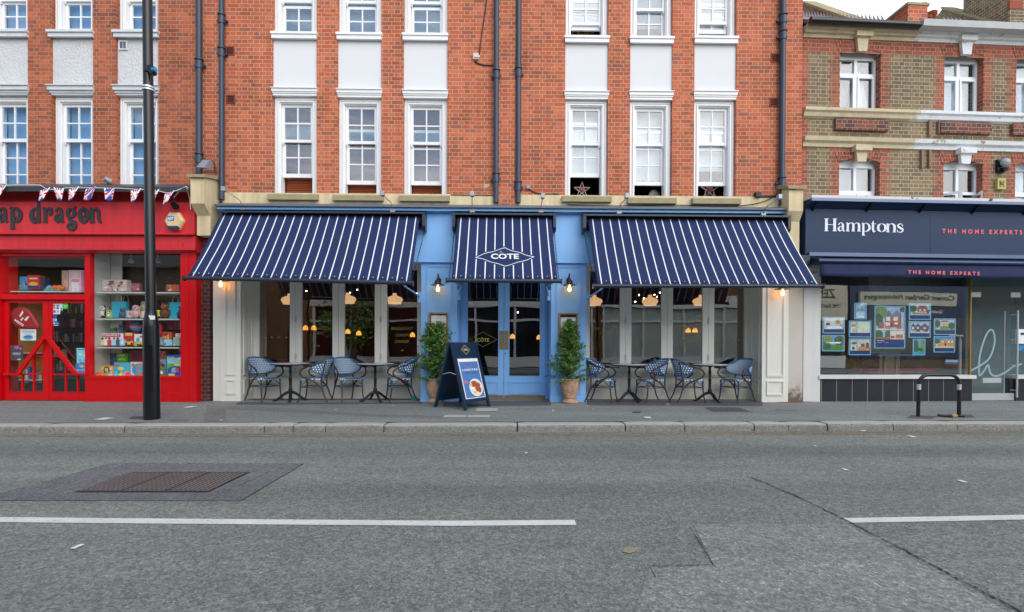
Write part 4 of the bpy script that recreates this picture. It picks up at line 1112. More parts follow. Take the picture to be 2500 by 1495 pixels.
MARB = mat('grey_marble_top', S(178, 184, 190), .2, var=.15, vscale=9)
def make_table(label, px, top_r, rz, simple=False):
    y = .02; x = FM.X(px, y, 950); z = 0
    t = thing('cafe_table', label, 'table', (x, y, z), rz, group='round pedestal tables outside the restaurant')
    ox, oy = x, y
    a = MB(); a.lathe([(0, .722), (top_r - .01, .722), (top_r, .728), (top_r, .738), (top_r - .006, .742), (0, .742)], ox, oy, 0, 40); a.build('table_top', MARB, t)
    r_ = MB(); r_.lathe([(0, .700), (top_r - .012, .703), (top_r + .004, .708), (top_r + .004, .7215), (0, .7215)], ox, oy, 0, 40); r_.build('top_rim', IRON, t)
    c = MB(); c.lathe([(.05, .15), (.045, .17), (.034, .20), (.042, .215), (.036, .235), (.026, .26), (.027, .42), (.034, .43), (.034, .445), (.024, .455), (.023, .56), (.030, .568), (.030, .58), (.022, .59), (.022, .66), (.034, .685), (.06, .7)], ox, oy, 0, 16); c.build('column', IRON, t)
    for k in range(3 if simple else 4):
        an = R(k * (120 if simple else 90) + 20); cx_, sx_ = math.cos(an), math.sin(an); l = MB()
        P = [(.03, .17), (.09, .15), (.16, .095), (.22, .045), (.26, .022), (.29, .018)]
        l.tube([(ox + r * cx_, oy + r * sx_, h) for r, h in cr_spline(P, 4)], [.030 - .012 * i / 20 for i in range(21)], 7)
        l.ball((ox + .285 * cx_, oy + .285 * sx_, .016), (.035, .035, .016), n=10, k=6); l.build('leg', IRON, t)
    return t
make_table('round grey marble pedestal table between the first two chairs', 709, .36, R(0))
make_table('round grey marble pedestal table left of the left potted shrub', 916, .36, R(15))
make_table('round grey marble pedestal table right of the right potted shrub', 1536, .36, R(5))
make_table('round grey marble pedestal table nearest the right cream pilaster', 1733, .34, R(25), True)

# ================================================================ potted shrubs
TERRA = NT('weathered_terracotta'); _p = TERRA.pos()
_c = TERRA.ramp(TERRA.noise(9, 6, _p, .65), [(.25, S(150, 112, 88)), (.5, S(196, 158, 130)), (.75, S(214, 184, 160))])
TERRA.l(_c, TERRA.b.inputs['Base Color']); TERRA.b.inputs['Roughness'].default_value = .85; TERRA.bump(TERRA.noise(40, 3, _p), .3, .004); TERRA = TERRA.m
LEAFM = NT('glossy_bay_leaf')
_gi = LEAFM.n('NewGeometry').outputs['Random Per Island']
LEAFM.l(LEAFM.ramp(_gi, [(0, S(44, 84, 34)), (.35, S(70, 120, 46)), (.7, S(104, 154, 62)), (1, S(160, 194, 96))]), LEAFM.b.inputs['Base Color'])
LEAFM.b.inputs['Roughness'].default_value = .42; LEAFM = LEAFM.m
BARK = mat('grey_brown_bark', S(96, 78, 60), .9, var=.3, vscale=12)
def leaf(mb, p, d, l, wd, m=0):
    d = d.normalized(); s_ = d.cross(Vector((random.uniform(-1, 1), random.uniform(-1, 1), random.uniform(.2, 1)))).normalized() * wd / 2
    nrm = d.cross(s_).normalized() * wd * .18
    mb.add([tuple(p), tuple(p + d * l * .45 + s_ - nrm), tuple(p + d * l), tuple(p + d * l * .45 - s_ - nrm)], [(0, 1, 2), (0, 2, 3)], m)
def planter(label, px, top_px, seed, prof, py0=983.5):
    x, y, z = ground(px, py0 + 2); y += .17; x = FM.X(px, y, 960); z = gz(y)
    random.seed(seed)
    t = thing('potted_shrub', label, 'potted plant', (x, y, z), group='leafy shrubs in terracotta urns')
    p = MB(); p.lathe([(.0, .0), (.155, .0), (.16, .02), (.15, .045), (.115, .075), (.112, .095), (.125, .10), (.122, .115), (.145, .16), (.165, .22), (.175, .30), (.175, .36), (.165, .42), (.17, .435), (.185, .445), (.185, .465), (.165, .468), (.155, .44), (0, .43)], x, y, z, 36)
    p.build('pot', TERRA, t)
    H = FM.Z(top_px, y, px) - z
    f = MB(); st = MB()
    st.tube([(x, y, z + .42), (x + .01, y, z + .8), (x, y, z + H * .8)], [.018, .012, .006], 6)
    c0 = Vector((x, y, z))
    for k in range(230):
        h = .50 + (H - .50) * random.random() ** .85
        tt = (h - .5) / (H - .5)
        r0 = 0
        for (a, ra), (b, rb) in zip(prof, prof[1:]):
            if a <= tt <= b: r0 = ra + (rb - ra) * (tt - a) / (b - a)
        an = random.uniform(0, 2 * math.pi); r_ = r0 * random.uniform(.55, 1.12)
        if random.random() < .08: r_ *= 1.2
        base = c0 + Vector((0, 0, h - random.uniform(.12, .22))); tip = c0 + Vector((math.cos(an) * r_, math.sin(an) * r_, h + random.uniform(-.05, .06)))
        if tt < .12: tip.z -= random.uniform(.0, .16)
        mid = base.lerp(tip, .5) + Vector((0, 0, .04))
        st.tube([tuple(base), tuple(mid), tuple(tip)], [.004, .003, .0015], 4, cap=False)
        n = random.randint(20, 32)
        for i in range(n):
            q = random.uniform(.22, 1.04); pt = base.lerp(mid, q * 2) if q < .5 else mid.lerp(tip, (q - .5) * 2)
            dr = (tip - base).normalized() * .6 + Vector((random.uniform(-1, 1), random.uniform(-1, 1), random.uniform(-.6, .7)))
            pt = pt + Vector((random.uniform(-.025, .025), random.uniform(-.025, .025), random.uniform(-.02, .02)))
            leaf(f, pt, dr, random.uniform(.032, .062), random.uniform(.018, .032))
    f.build('foliage', LEAFM, t); st.build('stem', BARK, t)
    # trailing sprays of leaf over the rim
    return t
planter('leafy green shrub in a terracotta urn left of the blue doors', 1064, 786, 21, [(0, .36), (.12, .42), (.3, .38), (.5, .34), (.7, .30), (.9, .22), (1, .10)])
planter('leafy green shrub in a terracotta urn right of the blue doors', 1391, 786, 35, [(0, .36), (.12, .46), (.28, .40), (.42, .28), (.6, .24), (.85, .16), (1, .07)], 985)

# ================================================================ sandwich board
BNAVY = mat('dark_navy_timber', S(14, 44, 72), .38, var=.12, vscale=6)
BBLK = mat('chalkboard_black', S(12, 16, 26), .5)
def aboard():
    c = (-.75, -.77, gz(-.77)); rot = R(53)
    t = thing('sandwich_board', 'dark blue folding sandwich board with lobster poster by the entrance', 'sandwich board', c, rot)
    # local: x along the width, front leaf on -y
    W, HH, D = .35, 1.16, .34
    saved = LOC[t]; LOC[t] = Vector((0, 0, 0))
    def P(x, s_, h, out=0):                 # point on a leaf: s_=-1 front, +1 back
        yy = s_ * (D * (1 - h / HH) + .02); n = Vector((0, s_ * HH, D)).normalized() * out
        return Vector((x, yy, h)) + n
    def slab(mb, x0, x1, h0, h1, s_, o0, o1, m=0):
        v = [P(x0, s_, h0, o0), P(x1, s_, h0, o0), P(x1, s_, h1, o0), P(x0, s_, h1, o0), P(x0, s_, h0, o1), P(x1, s_, h0, o1), P(x1, s_, h1, o1), P(x0, s_, h1, o1)]
        mb.add([tuple(q) for q in v], [(0, 1, 2, 3), (7, 6, 5, 4), (0, 4, 5, 1), (1, 5, 6, 2), (2, 6, 7, 3), (3, 7, 4, 0)], m)
    for s_ in (-1, 1):
        b = MB(); slab(b, -W, -W + .055, 0, HH, s_, -.02, .02); slab(b, W - .055, W, 0, HH, s_, -.02, .02)
        slab(b, -W + .055, W - .055, .12, .165, s_, -.018, .018); slab(b, -W + .055, W - .055, HH - .26, HH, s_, -.012, .012)
        slab(b, -W + .055, W - .055, .165, HH - .26, s_, -.008, .004)
        fr_ = b.build('frame', BNAVY, t)
        if s_ == 1:
            continue
        k = MB(); slab(k, -W + .058, W - .058, .17, HH - .265, s_, .005, .012, 0)
        ax0, ax1, ah0, ah1 = -W + .10, W - .10, .19, HH - .34
        slab(k, ax0 - .02, ax1 + .02, ah0 - .012, HH - .285, s_, .0125, .015, 1)
        slab(k, ax0, ax1, ah0, ah1, s_, .0155, .017, 2)
        o = .0185
        def art(pts, m, oo=o): k.add([tuple(P(ax0 + (ax1 - ax0) * u, s_, ah0 + (ah1 - ah0) * v, oo)) for u, v in pts], [tuple(range(len(pts)))], m)
        E = lambda cu, cv, ru, rv, n=20, a0=0: [(cu + ru * math.cos(2 * math.pi * i / n + a0), cv + rv * math.sin(2 * math.pi * i / n + a0)) for i in range(n)]
        art(E(.12, .44, .12, .045), 6); art(E(.62, .27, .36, .245, 28), 3); art(E(.62, .27, .33, .22, 28), 4, o + .001)
        random.seed(4)
        for cu, cv, ru, rv in [(.55, .40, .16, .06), (.72, .33, .15, .07), (.66, .24, .10, .09), (.78, .2, .1, .09), (.5, .33, .1, .05)]: art(E(cu, cv, ru, rv, 12, .5), 5, o + .002 + random.random() * .0008)
        art(E(.36, .36, .07, .06), 7, o + .0035); art(E(.38, .25, .12, .055), 3, o + .0036); art(E(.52, .14, .08, .03), 7, o + .0034); art(E(.6, .1, .08, .025), 8, o + .0033); art(E(.45, .19, .07, .03), 8, o + .0037)
        A = P(ax0 + .04, s_, ah0 + (ah1 - ah0) * .745, o); ux = P(ax1 - .035, s_, ah0 + (ah1 - ah0) * .745, o) - A; uz = P(ax0 + .04, s_, ah0 + (ah1 - ah0) * .80, o) - A
        text_on(k, 'LOBSTER', A, ux, uz, 9, bold=.015, spacing=1.15)
        A = P(ax0 + .12, s_, ah0 + (ah1 - ah0) * .83, o); ux = P(ax1 - .14, s_, ah0 + (ah1 - ah0) * .835, o) - A; uz = P(ax0 + .12, s_, ah0 + (ah1 - ah0) * .88, o) - A
        text_on(k, 'Outside for', A, ux, uz, 6, bold=.01)
        for q in range(2):
            vv = .70 - q * .03; art([(.22, vv), (.8, vv), (.8, vv + .008), (.22, vv + .008)], 10)
        k.build('poster', [cm(52, 62, 78, .25), cm(206, 212, 220, .4), cm(66, 104, 162, .4), cm(232, 232, 226, .5), cm(206, 190, 168, .6), cm(140, 70, 50, .5), cm(150, 100, 116, .5), cm(206, 160, 96, .5), cm(222, 200, 150, .5), cm(240, 244, 248, .5), cm(36, 50, 84, .5)], fr_)
        lg = MB(); hx, hc = .0, HH - .125
        Q = [(-.115, 0), (0, -.085), (.115, 0), (0, .085)]
        for i in range(4):
            a, bq = Q[i], Q[(i + 1) % 4]
            lg.add([tuple(P(hx + a[0], s_, hc + a[1], .0135)), tuple(P(hx + bq[0], s_, hc + bq[1], .0135)), tuple(P(hx + bq[0] * .93, s_, hc + bq[1] * .93, .0135)), tuple(P(hx + a[0] * .93, s_, hc + a[1] * .93, .0135))], [(0, 1, 2, 3)])
        A = P(-.055, s_, hc - .018, .0135); text_on(lg, 'CÔTE', A, P(.055, s_, hc - .018, .0135) - A, P(-.055, s_, hc + .025, .0135) - A, bold=.03)
        lg.build('logo', cm(206, 186, 130, .5), fr_)
    r_ = MB(); 
    for s_ in (-1,):
        r_.box(-W, W, -.03, .03, HH - .005, HH + .012)
    r_.build('hinge', BNAVY, t)
    for sx in (-1, 1):
        q = MB(); q.tube([(sx * (W - .01), -.19, .60), (sx * (W - .01), 0, .64), (sx * (W - .01), .19, .60)], .008, 5); q.build('stay', STEEL, t)
    bk = MB(); LOC[t] = saved
aboard()

# ================================================================ inside the restaurant, seen through the glass
SHADE = NT('lit_cream_glass_shade'); SHADE.b.inputs['Base Color'].default_value = S(238, 214, 176)
SHADE.b.inputs['Emission Color'].default_value = (1, .56, .26, 1); SHADE.b.inputs['Emission Strength'].default_value = .6; SHADE = SHADE.m
ORG = NT('lit_orange_shade'); ORG.b.inputs['Emission Color'].default_value = (1, .42, .06, 1); ORG.b.inputs['Emission Strength'].default_value = 1.1; ORG = ORG.m
def pendant(px, py, label):
    y = 1.5; x, z = FM.at(px, py, y)
    t = thing('pendant_lamp', label, 'pendant lamp', (x, y, 3.5), group='cream glass pendants inside the windows')
    s_ = MB(); k = 1.05; s_.lathe([(.135 * k, -.10 * k), (.14 * k, -.06 * k), (.158 * k, -.05 * k), (.172 * k, -.02 * k), (.17 * k, .01 * k), (.145 * k, .04 * k), (.09 * k, .065 * k), (.045 * k, .08 * k), (.04 * k, .13 * k)], x, y, z, 28); s_.build('lamp_shade', SHADE, t)
    b = MB(); b.lathe([(.04, .115), (.045, .15), (.02, .18), (0, .185)], x, y, z, 14); b.tube([(x, y, z + .18), (x, y, 3.5)], .006, 5); b.build('flex', BBLK, t)
for px, py, lab in [(707, 732, 'lit cream pendant behind the first pane of the left bay, half hidden'), (849, 730, 'lit cream pendant behind the third pane of the left bay'), (963.5, 731, 'lit cream pendant behind the last pane of the left bay'),
                    (1451, 735, 'lit cream pendant behind the first pane of the right bay'), (1587, 735, 'lit cream pendant behind the second pane of the right bay'), (1711, 735, 'lit cream pendant behind the third pane of the right bay')]: pendant(px, py, lab)
def sconce(px, py, label, y=4.2, s_=.115):
    s_ *= .62
    x, z = FM.at(px, py, y)
    t = thing('glowing_lamp', label, 'lamp', (x, y, z), group='small orange lamps deep in the dining room')
    m = MB(); m.lathe([(s_, -s_ * .8), (s_, -s_ * .2), (s_ * .85, s_ * .4), (s_ * .45, s_ * .85), (0, s_ * 1.05)], x, y, z, 18); m.build('lamp_shade', ORG, t)
    k = MB(); k.tube([(x, y, z + s_), (x, y, z + .5)], .008, 5); k.build('stem', BBLK, t)
for i, (px, py) in enumerate([(701, 793), (746, 801), (766, 801), (849, 810), (876, 814), (1007, 818), (1251, 822), (1680, 807), (1697, 807), (1811, 792), (1316, 824)]):
    sconce(px, py, 'small orange glowing lamp, number %d' % i if False else ['orange lamp behind the first pane of the left bay', 'orange lamp behind second left-bay pane, left of a pair', 'orange lamp behind second left-bay pane, right of a pair', 'orange lamp behind third left-bay pane, left one', 'orange lamp behind third left-bay pane, right one', 'orange lamp behind the last left-bay pane', 'orange lamp behind the right-hand glass door near the push plate', 'orange lamp behind third right-bay pane, left of a pair', 'orange lamp behind third right-bay pane, right of a pair', 'orange lamp at the right edge of the last right-bay pane', 'orange lamp at the right edge of the right-hand glass door'][i], s_=.115 if i not in (9,) else .14)
DL = NT('ceiling_spot'); DL.b.inputs['Emission Color'].default_value = (1, .72, .42, 1); DL.b.inputs['Emission Strength'].default_value = 20; DL = DL.m
random.seed(8)
for i, (px, py) in enumerate([(748, 711), (854, 715), (872, 708), (993, 701.5), (1018, 717), (1560, 721), (1572, 729), (1598, 720), (1611, 715), (1551, 737), (1777, 722), (1264, 763), (1604, 725)]):
    y = 3.0; x, z = FM.at(px, py, y)
    m = MB(); m.ball((x, y, z), .014, n=8, k=6); m.build('spot_bulb', DL, None, label='tiny warm spot light in the dark restaurant ceiling', cat='spotlight', group='tiny ceiling spots in the dining room')
IWOOD = mat('dark_cafe_wood', S(70, 48, 34), .4, var=.2)
def inner_table(px, y, label):
    x = FM.X(px, y, 900)
    t = thing('dining_table', label, 'table', (x, y, 0), group='dining tables just inside the glass')
    a = MB(); a.box(x - .36, x + .36, y - .36, y + .36, .72, .75); a.build('table_top', IWOOD, t)
    a = MB(); a.lathe([(.22, 0), (.22, .02), (.03, .04), (.03, .719)], x, y, .006, 14); a.build('pedestal', IRON, t)
for px, lab in [(690, 'inside dining table behind the first left-bay panes'), (800, 'inside dining table behind the second left-bay pane'), (905, 'inside dining table behind the third left-bay pane'), (1000, 'inside dining table by the left blue pier'), (1480, 'inside dining table behind the first right-bay pane'), (1580, 'inside dining table behind the second right-bay pane'), (1690, 'inside dining table behind the third right-bay pane'), (1795, 'inside dining table behind the last right-bay pane')]:
    inner_table(px, 1.2, lab)
def inner_chair(px, y, label, a=0):
    x = FM.X(px, y, 900)
    t = thing('dining_chair', label, 'chair', (x, y, 0), R(a), group='dark dining chairs inside the windows')
    s0 = LOC[t]; LOC[t] = Vector((0, 0, 0))
    m = MB(); m.box(-.21, .21, -.2, .2, .43, .47); m.build('seat', BBLK, t)
    m = MB(); m.pyz([(-.2, .55), (-.27, .93), (-.25, .93), (-.18, .55)], -.2, .2); m.build('backrest', BBLK, t)
    for sx in (-1, 1):
        for sy in (-1, 1):
            m = MB(); m.tube([(sx * .18, sy * .17, .43), (sx * .2, sy * .2, .006)], .015, 6); m.build('leg', BBLK, t)
        m = MB(); m.tube([(sx * .19, -.18, .44), (sx * .19, -.22, .7), (sx * .19, -.25, .9)], .014, 6); m.build('back_post', BBLK, t)
for px, a, lab in [(1600, 100, 'dark chair inside behind second right-bay pane'), (1655, -80, 'dark chair inside at the left of the third right-bay pane'), (1760, 100, 'dark chair inside behind the last right-bay pane'), (745, -80, 'dark chair inside behind the second left-bay pane'), (865, 90, 'dark chair inside behind the third left-bay pane')]: inner_chair(px, 1.15, lab, a)
x, z0 = FM.at(848, 880, 1.1); m = MB(); m.lathe([(.05, 0), (.05, .2), (.03, .25), (.015, .27), (.015, .33), (0, .33)], x, 1.05, .75, 14)
m.build('bottle', mat('pale_green_glass', S(96, 150, 140), .2), None, label='pale green water bottle on the inside table behind third left-bay pane', cat='bottle')
wd = MB(); X_, Y_ = FM.X(1027, .3, 970), .1; wd.pxz([(X_ - .16, .0), (X_ - .03, .0), (X_ - .03, .05), (X_ - .12, .09)], Y_, Y_ + .05); wd.build('door_wedge', mat('turquoise_plastic', S(30, 140, 156), .4), None, label='small turquoise plastic wedge on the pavement left of the blue pier', cat='wedge')
STAR = mat('pale_wire', S(214, 196, 190), .5, var=0); STARW = mat('woven_cane_star', S(150, 92, 72), .7, var=.3, vscale=30)
def star(px, py, s_, y, label):
    x, z = FM.at(px, py, y); t = thing('star_ornament', label, 'ornament', (x, y, z - s_))
    P = [(x + s_ * math.sin(R(72 * k)), z + s_ * math.cos(R(72 * k))) for k in range(5)]
    m = MB()
    for k in range(5):
        a, b = P[k], P[(k + 2) % 5]; m.tube([(a[0], y, a[1]), (b[0], y, b[1])], .006, 5); m.tube([(a[0], y + .03, a[1]), (b[0], y + .03, b[1])], .005, 5)
    m.build('frame', STAR, t)
    m = MB(); m.lathe([(0, -s_ * .38), (s_ * .3, -s_ * .2), (s_ * .36, 0), (s_ * .3, s_ * .2), (0, s_ * .38)], x, y + .015, z, 10); m.build('core', STARW, t)
star(1421, 464, .17, .42, 'wire star ornament standing in the fourth first-floor window opening')
star(1733, 462, .20, .42, 'larger wire star ornament with cane centre in the sixth window opening')
m = MB(); x, z = FM.at(1597, 476, .5); m.ball((x, .5, z - .02), (.12, .05, .12), n=12, k=8); m.build('cushion', mat('pale_fluffy_cushion', S(196, 190, 184), .9), None, label='pale fluffy cushion lying in the fifth window opening', cat='cushion')
x, z = FM.at(1424, 88, .4); t = thing('dried_plant', 'dried brown and green leafy bunch in the open upper window', 'plant', (x, .4, z)); random.seed(2)
f = MB(); st = MB()
for k in range(40):
    an = random.uniform(-1.3, 1.3); r_ = random.uniform(.08, .24); tip = Vector((x + math.sin(an) * r_, .4 + random.uniform(-.06, .06), z + math.cos(an) * r_ * .9))
    st.tube([(x, .4, z), tuple(tip)], .0025, 4, cap=False)
    for i in range(5): leaf(f, tip + Vector((random.uniform(-.03, .03), 0, random.uniform(-.03, .03))), Vector((random.uniform(-1, 1), random.uniform(-1, 1), random.uniform(-1, 1))), .05, .02)
f.build('foliage', mat('dried_leaf', S(150, 112, 62), .7, var=.4, vscale=20), t); st.build('stem', BARK, t)
# ================================================================ left building with the red toy shop
L = thing('toy_shop_building', 'weathered red brick building with roughcast panels over a bright red shop', 'building', (0, .5, 0), fr=FL)
def lx(px, y=0, py=300): return FL.X(px, y, py)
lx1 = lx(487); pitchx = lx(387.5) - lx(228.4)
ls = [(lx(126), lx(228.4)), (lx(284), lx(387.5))]
wid = ls[0][1] - ls[0][0]
slotsL = [(ls[1][0] - k * pitchx, ls[1][0] - k * pitchx + wid) for k in range(5, -1, -1)]
lzB = FL.Z(470, 0, 240); LX0 = slotsL[0][0] - 1.2
wl_ = MB(); xs = [LX0] + [v for s_ in slotsL for v in s_] + [lx1 - .002]
for i in range(0, len(xs), 2): wl_.box(xs[i], xs[i + 1], 0, .32, lzB - .3, TOPZ - .4)
wl_.box(LX0, LX0 + .3, .32, 8, -.3, TOPZ - .4); wl_.box(LX0, lx1 - .002, 8, 8.3, -.3, TOPZ - .4)
wl_.build('wall', LEFTBR, L, fr=FL)
MB().box(LX0, lx1 - .002, 0, 8.3, TOPZ - .4, TOPZ - .2).build('roof', LEAD, L)
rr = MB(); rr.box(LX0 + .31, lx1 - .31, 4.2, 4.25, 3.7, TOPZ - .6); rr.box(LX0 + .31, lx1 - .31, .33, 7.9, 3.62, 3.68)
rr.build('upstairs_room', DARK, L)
ROUGH = NT('white_roughcast'); _p = ROUGH.pos(); _n = ROUGH.noise(24, 4, _p, .7)
_k = ROUGH.math('MULTIPLY_ADD', ROUGH.noise(2, 3, _p), .2, .86); ROUGH.l(ROUGH.mix(1, S(222, 224, 228), ROUGH.comb(_k, _k, _k), 'MULTIPLY'), ROUGH.b.inputs['Base Color'])
ROUGH.b.inputs['Roughness'].default_value = .9; ROUGH.bump(_n, 1.0, .035); ROUGH = ROUGH.m
LGLASS = glass_mat('left_upstairs_glass', .07, (.92, .97, 1, 1), .01)
BLB2 = mat('blue_reflected_sky_blind', S(124, 164, 200), .8, var=.14, vscale=2)  # mid-blue of the sky mirrored in these panes, put into the blind colour
WHITEG = mat('greyed_white_paint', S(214, 218, 224), .5, var=.06, vscale=5, streak=.1)
zs = FL.Z(462, 0, 180); zh = FL.Z(238, .1, 180); zp = FL.Z(211, 0, 180); zt = FL.Z(93, 0, 180); zu = FL.Z(77, 0, 180)
for i, (a, b) in enumerate(slotsL):
    sash_window(L, a, b, zs - .12, zh, .74, 1.12, 3, .02, 0, (BLB2, zs + .0, 'roller'), glass=LGLASS, yb=.1)
    sash_window(L, a, b, zu + .01, zu + 1.42, .62, .60, 2, .05, 0, (BLB2, zu + .04, 'roller'), glass=LGLASS, yb=.1)
    h = MB(); hz = zp - zh
    h.box(a + .001, b - .001, .0005, .3, zh + .001, zp - .002)
    for p0, p1, d, e in [(.2, .45, -.02, .02), (.45, .9, -.055, .032), (.9, 1.0, -.085, .045)]: h.box(a - e, b + e, d, -.001, zh + hz * p0, zh + hz * p1)
    h.build('window_hood', WHITEG, L)
    MB().box(a + .001, b - .001, .04, .3, zp - .001, zt + .02).build('roughcast_panel', ROUGH, L)
    s2 = MB(); s2.box(a - .02, b + .02, -.05, -.001, zt, zu - .05); s2.box(a - .035, b + .035, -.08, -.0005, zu - .05, zu - .004); s2.box(a + .001, b - .001, 0, .3, zt + .021, zu + .009); s2.build('window_sill', WHITEG, L)
    MB().box(a + .001, b - .001, .05, .3, zu + 1.421, TOPZ - .41).build('roughcast_panel', ROUGH, L)
drainpipe(FL, L, 486, -.085, FL.Z(424, -.1, 486), TOPZ - .4, .055, (FL.Z(165, 0, 486), FL.Z(393, 0, 486), 8.6))
x, z = FL.at(298, 109, 0); v_ = MB(); v_.ring(x - .085, x + .085, z - .09, z + .09, .015, .039, .025); v_.box(x - .06, x + .06, .025, .039, z - .065, z + .065, 1); v_.box(x - .005, x + .005, .02, .0249, z - .065, z + .065, 0)
v_.build('air_vent', [WHITEG, mat('grey_mesh', S(90, 92, 96), .7)], L)

# --- red fascia
yf = -.34
FX1 = lx(472.7, yf, 530); FX0 = LX0 + .1
def fz(py, y=yf, px=240): return FL.Z(py, y, px)
lr = MB(); lr.pyz([(yf - .22, fz(469, yf - .2)), (yf - .24, fz(458, yf - .2)), (0, fz(450, 0)), (-.001, fz(462, 0))], FX0, FX1 + .02)
lr.build('lead_flashing', mat('dark_lead_sheet', S(70, 74, 78), .55, var=.25, vscale=4), L)
f = MB(); f.box(FX0, FX1, yf + .02, -.002, fz(570), fz(493)); f.box(FX0, FX1, yf + .13, -.003, fz(493) + .001, fz(466, yf + .1))
f.pyz([(yf - .03, fz(573)), (yf - .03, fz(570.5)), (yf + .02, fz(568)), (yf + .02, fz(574))], FX0, FX1)
f.build('fascia', REDF, L)
f = MB(); f.box(FX0, FX1, yf + .05, -.003, fz(604), fz(574) - .001); f.box(FX0, FX1, yf + .02, -.002, fz(607, yf), fz(604, yf) - .001)
f.pyz([(yf - .0, fz(606) - .002), (yf - .0, fz(610)), (yf + .15, fz(618, yf + .1)), (yf + .2, fz(606) - .002)], FX0, FX1 + .03)
f.box(lx(441.5, yf, 600), lx(443.5, yf, 600), yf + .035, yf + .049, fz(604), fz(590)); f.box(FX0, lx(430, yf, 600), yf + .038, yf + .0495, fz(603.5), fz(590))
f.build('frieze', REDF, L)
yw = -.12                                       # plane of the windows and doors
zlin = fz(616, yw)
p = MB(); p.box(lx(449, yw, 800), lx(487, yw, 800), yw - .10, .25, -.02, zlin + .02); p.box(lx(459, yw - .1, 800), lx(461, yw - .1, 800), yw - .108, yw - .1005, 0, zlin)
p.build('pilaster', RED, L)
# window unit
wx0, wx1 = lx(213, yw, 800), lx(449, yw, 800)
def shop_window(x0, x1, nm='window'):
    w_ = MB(); w_.box(x0, x0 + .10, yw - .05, yw + .05, FL.Z(922, yw, 330), zlin); w_.box(x1 - .02, x1 + .0, yw - .02, yw + .05, FL.Z(922, yw, 330), zlin)
    w_.box(x0 + .10, x1 - .02, yw - .03, yw + .05, zlin - .02, zlin + .02); w_.box(x0 + .1, x1 - .02, yw - .05, yw + .05, FL.Z(922, yw, 330), FL.Z(918, yw, 330))
    o = w_.build(nm, RED, L)
    g_ = MB(); g_.box(x0 + .10, x1 - .02, yw + .01, yw + .016, FL.Z(918, yw, 330), zlin - .02); g_.build('window_pane', GLASS, o)
    r = MB(); r.box(x0, x1, yw - .05, .2, -.02, FL.Z(922, yw, 330) - .001); r.box(x0 - .01, x1, yw - .075, yw - .051, -.02, FL.Z(961, yw, 330)); r.box(x0, x1, yw - .065, yw - .051, FL.Z(925, yw, 330), FL.Z(921, yw, 330))
    r.build('stallriser', RED, L)
shop_window(wx0, wx1)
# doors
dx0, dx1 = lx(2, yw, 850), lx(212.5, yw, 850); yd2 = yw + .02
xm = lx(119.5, yd2, 850)
fr_ = MB()
zt0, zt1 = FL.Z(732, yd2, 110), FL.Z(720, yd2, 110)
fr_.box(dx0 - .02, lx(8, yd2, 850), yw - .05, .2, -.02, zlin); fr_.box(lx(8, yd2, 850), dx1, yw - .04, .2, zt0, zt1)
fr_.box(lx(8, yd2, 850), dx1, yw - .03, .1, fz(627, yw), zlin); fr_.box(lx(212, yd2, 700), dx1 + .002, yw - .03, .1, -.02, zt0 - .001); fr_.box(lx(212, yd2, 700), dx1 + .002, yw - .03, .1, zt1 + .001, fz(627, yw) - .001)
df = fr_.build('door_frame', RED, L)
g_ = MB(); g_.box(lx(8, yd2, 850), lx(212, yd2, 850), yd2 + .02, yd2 + .026, zt1 + .001, fz(627, yw) - .001); g_.build('transom_glass', GLASS, df)
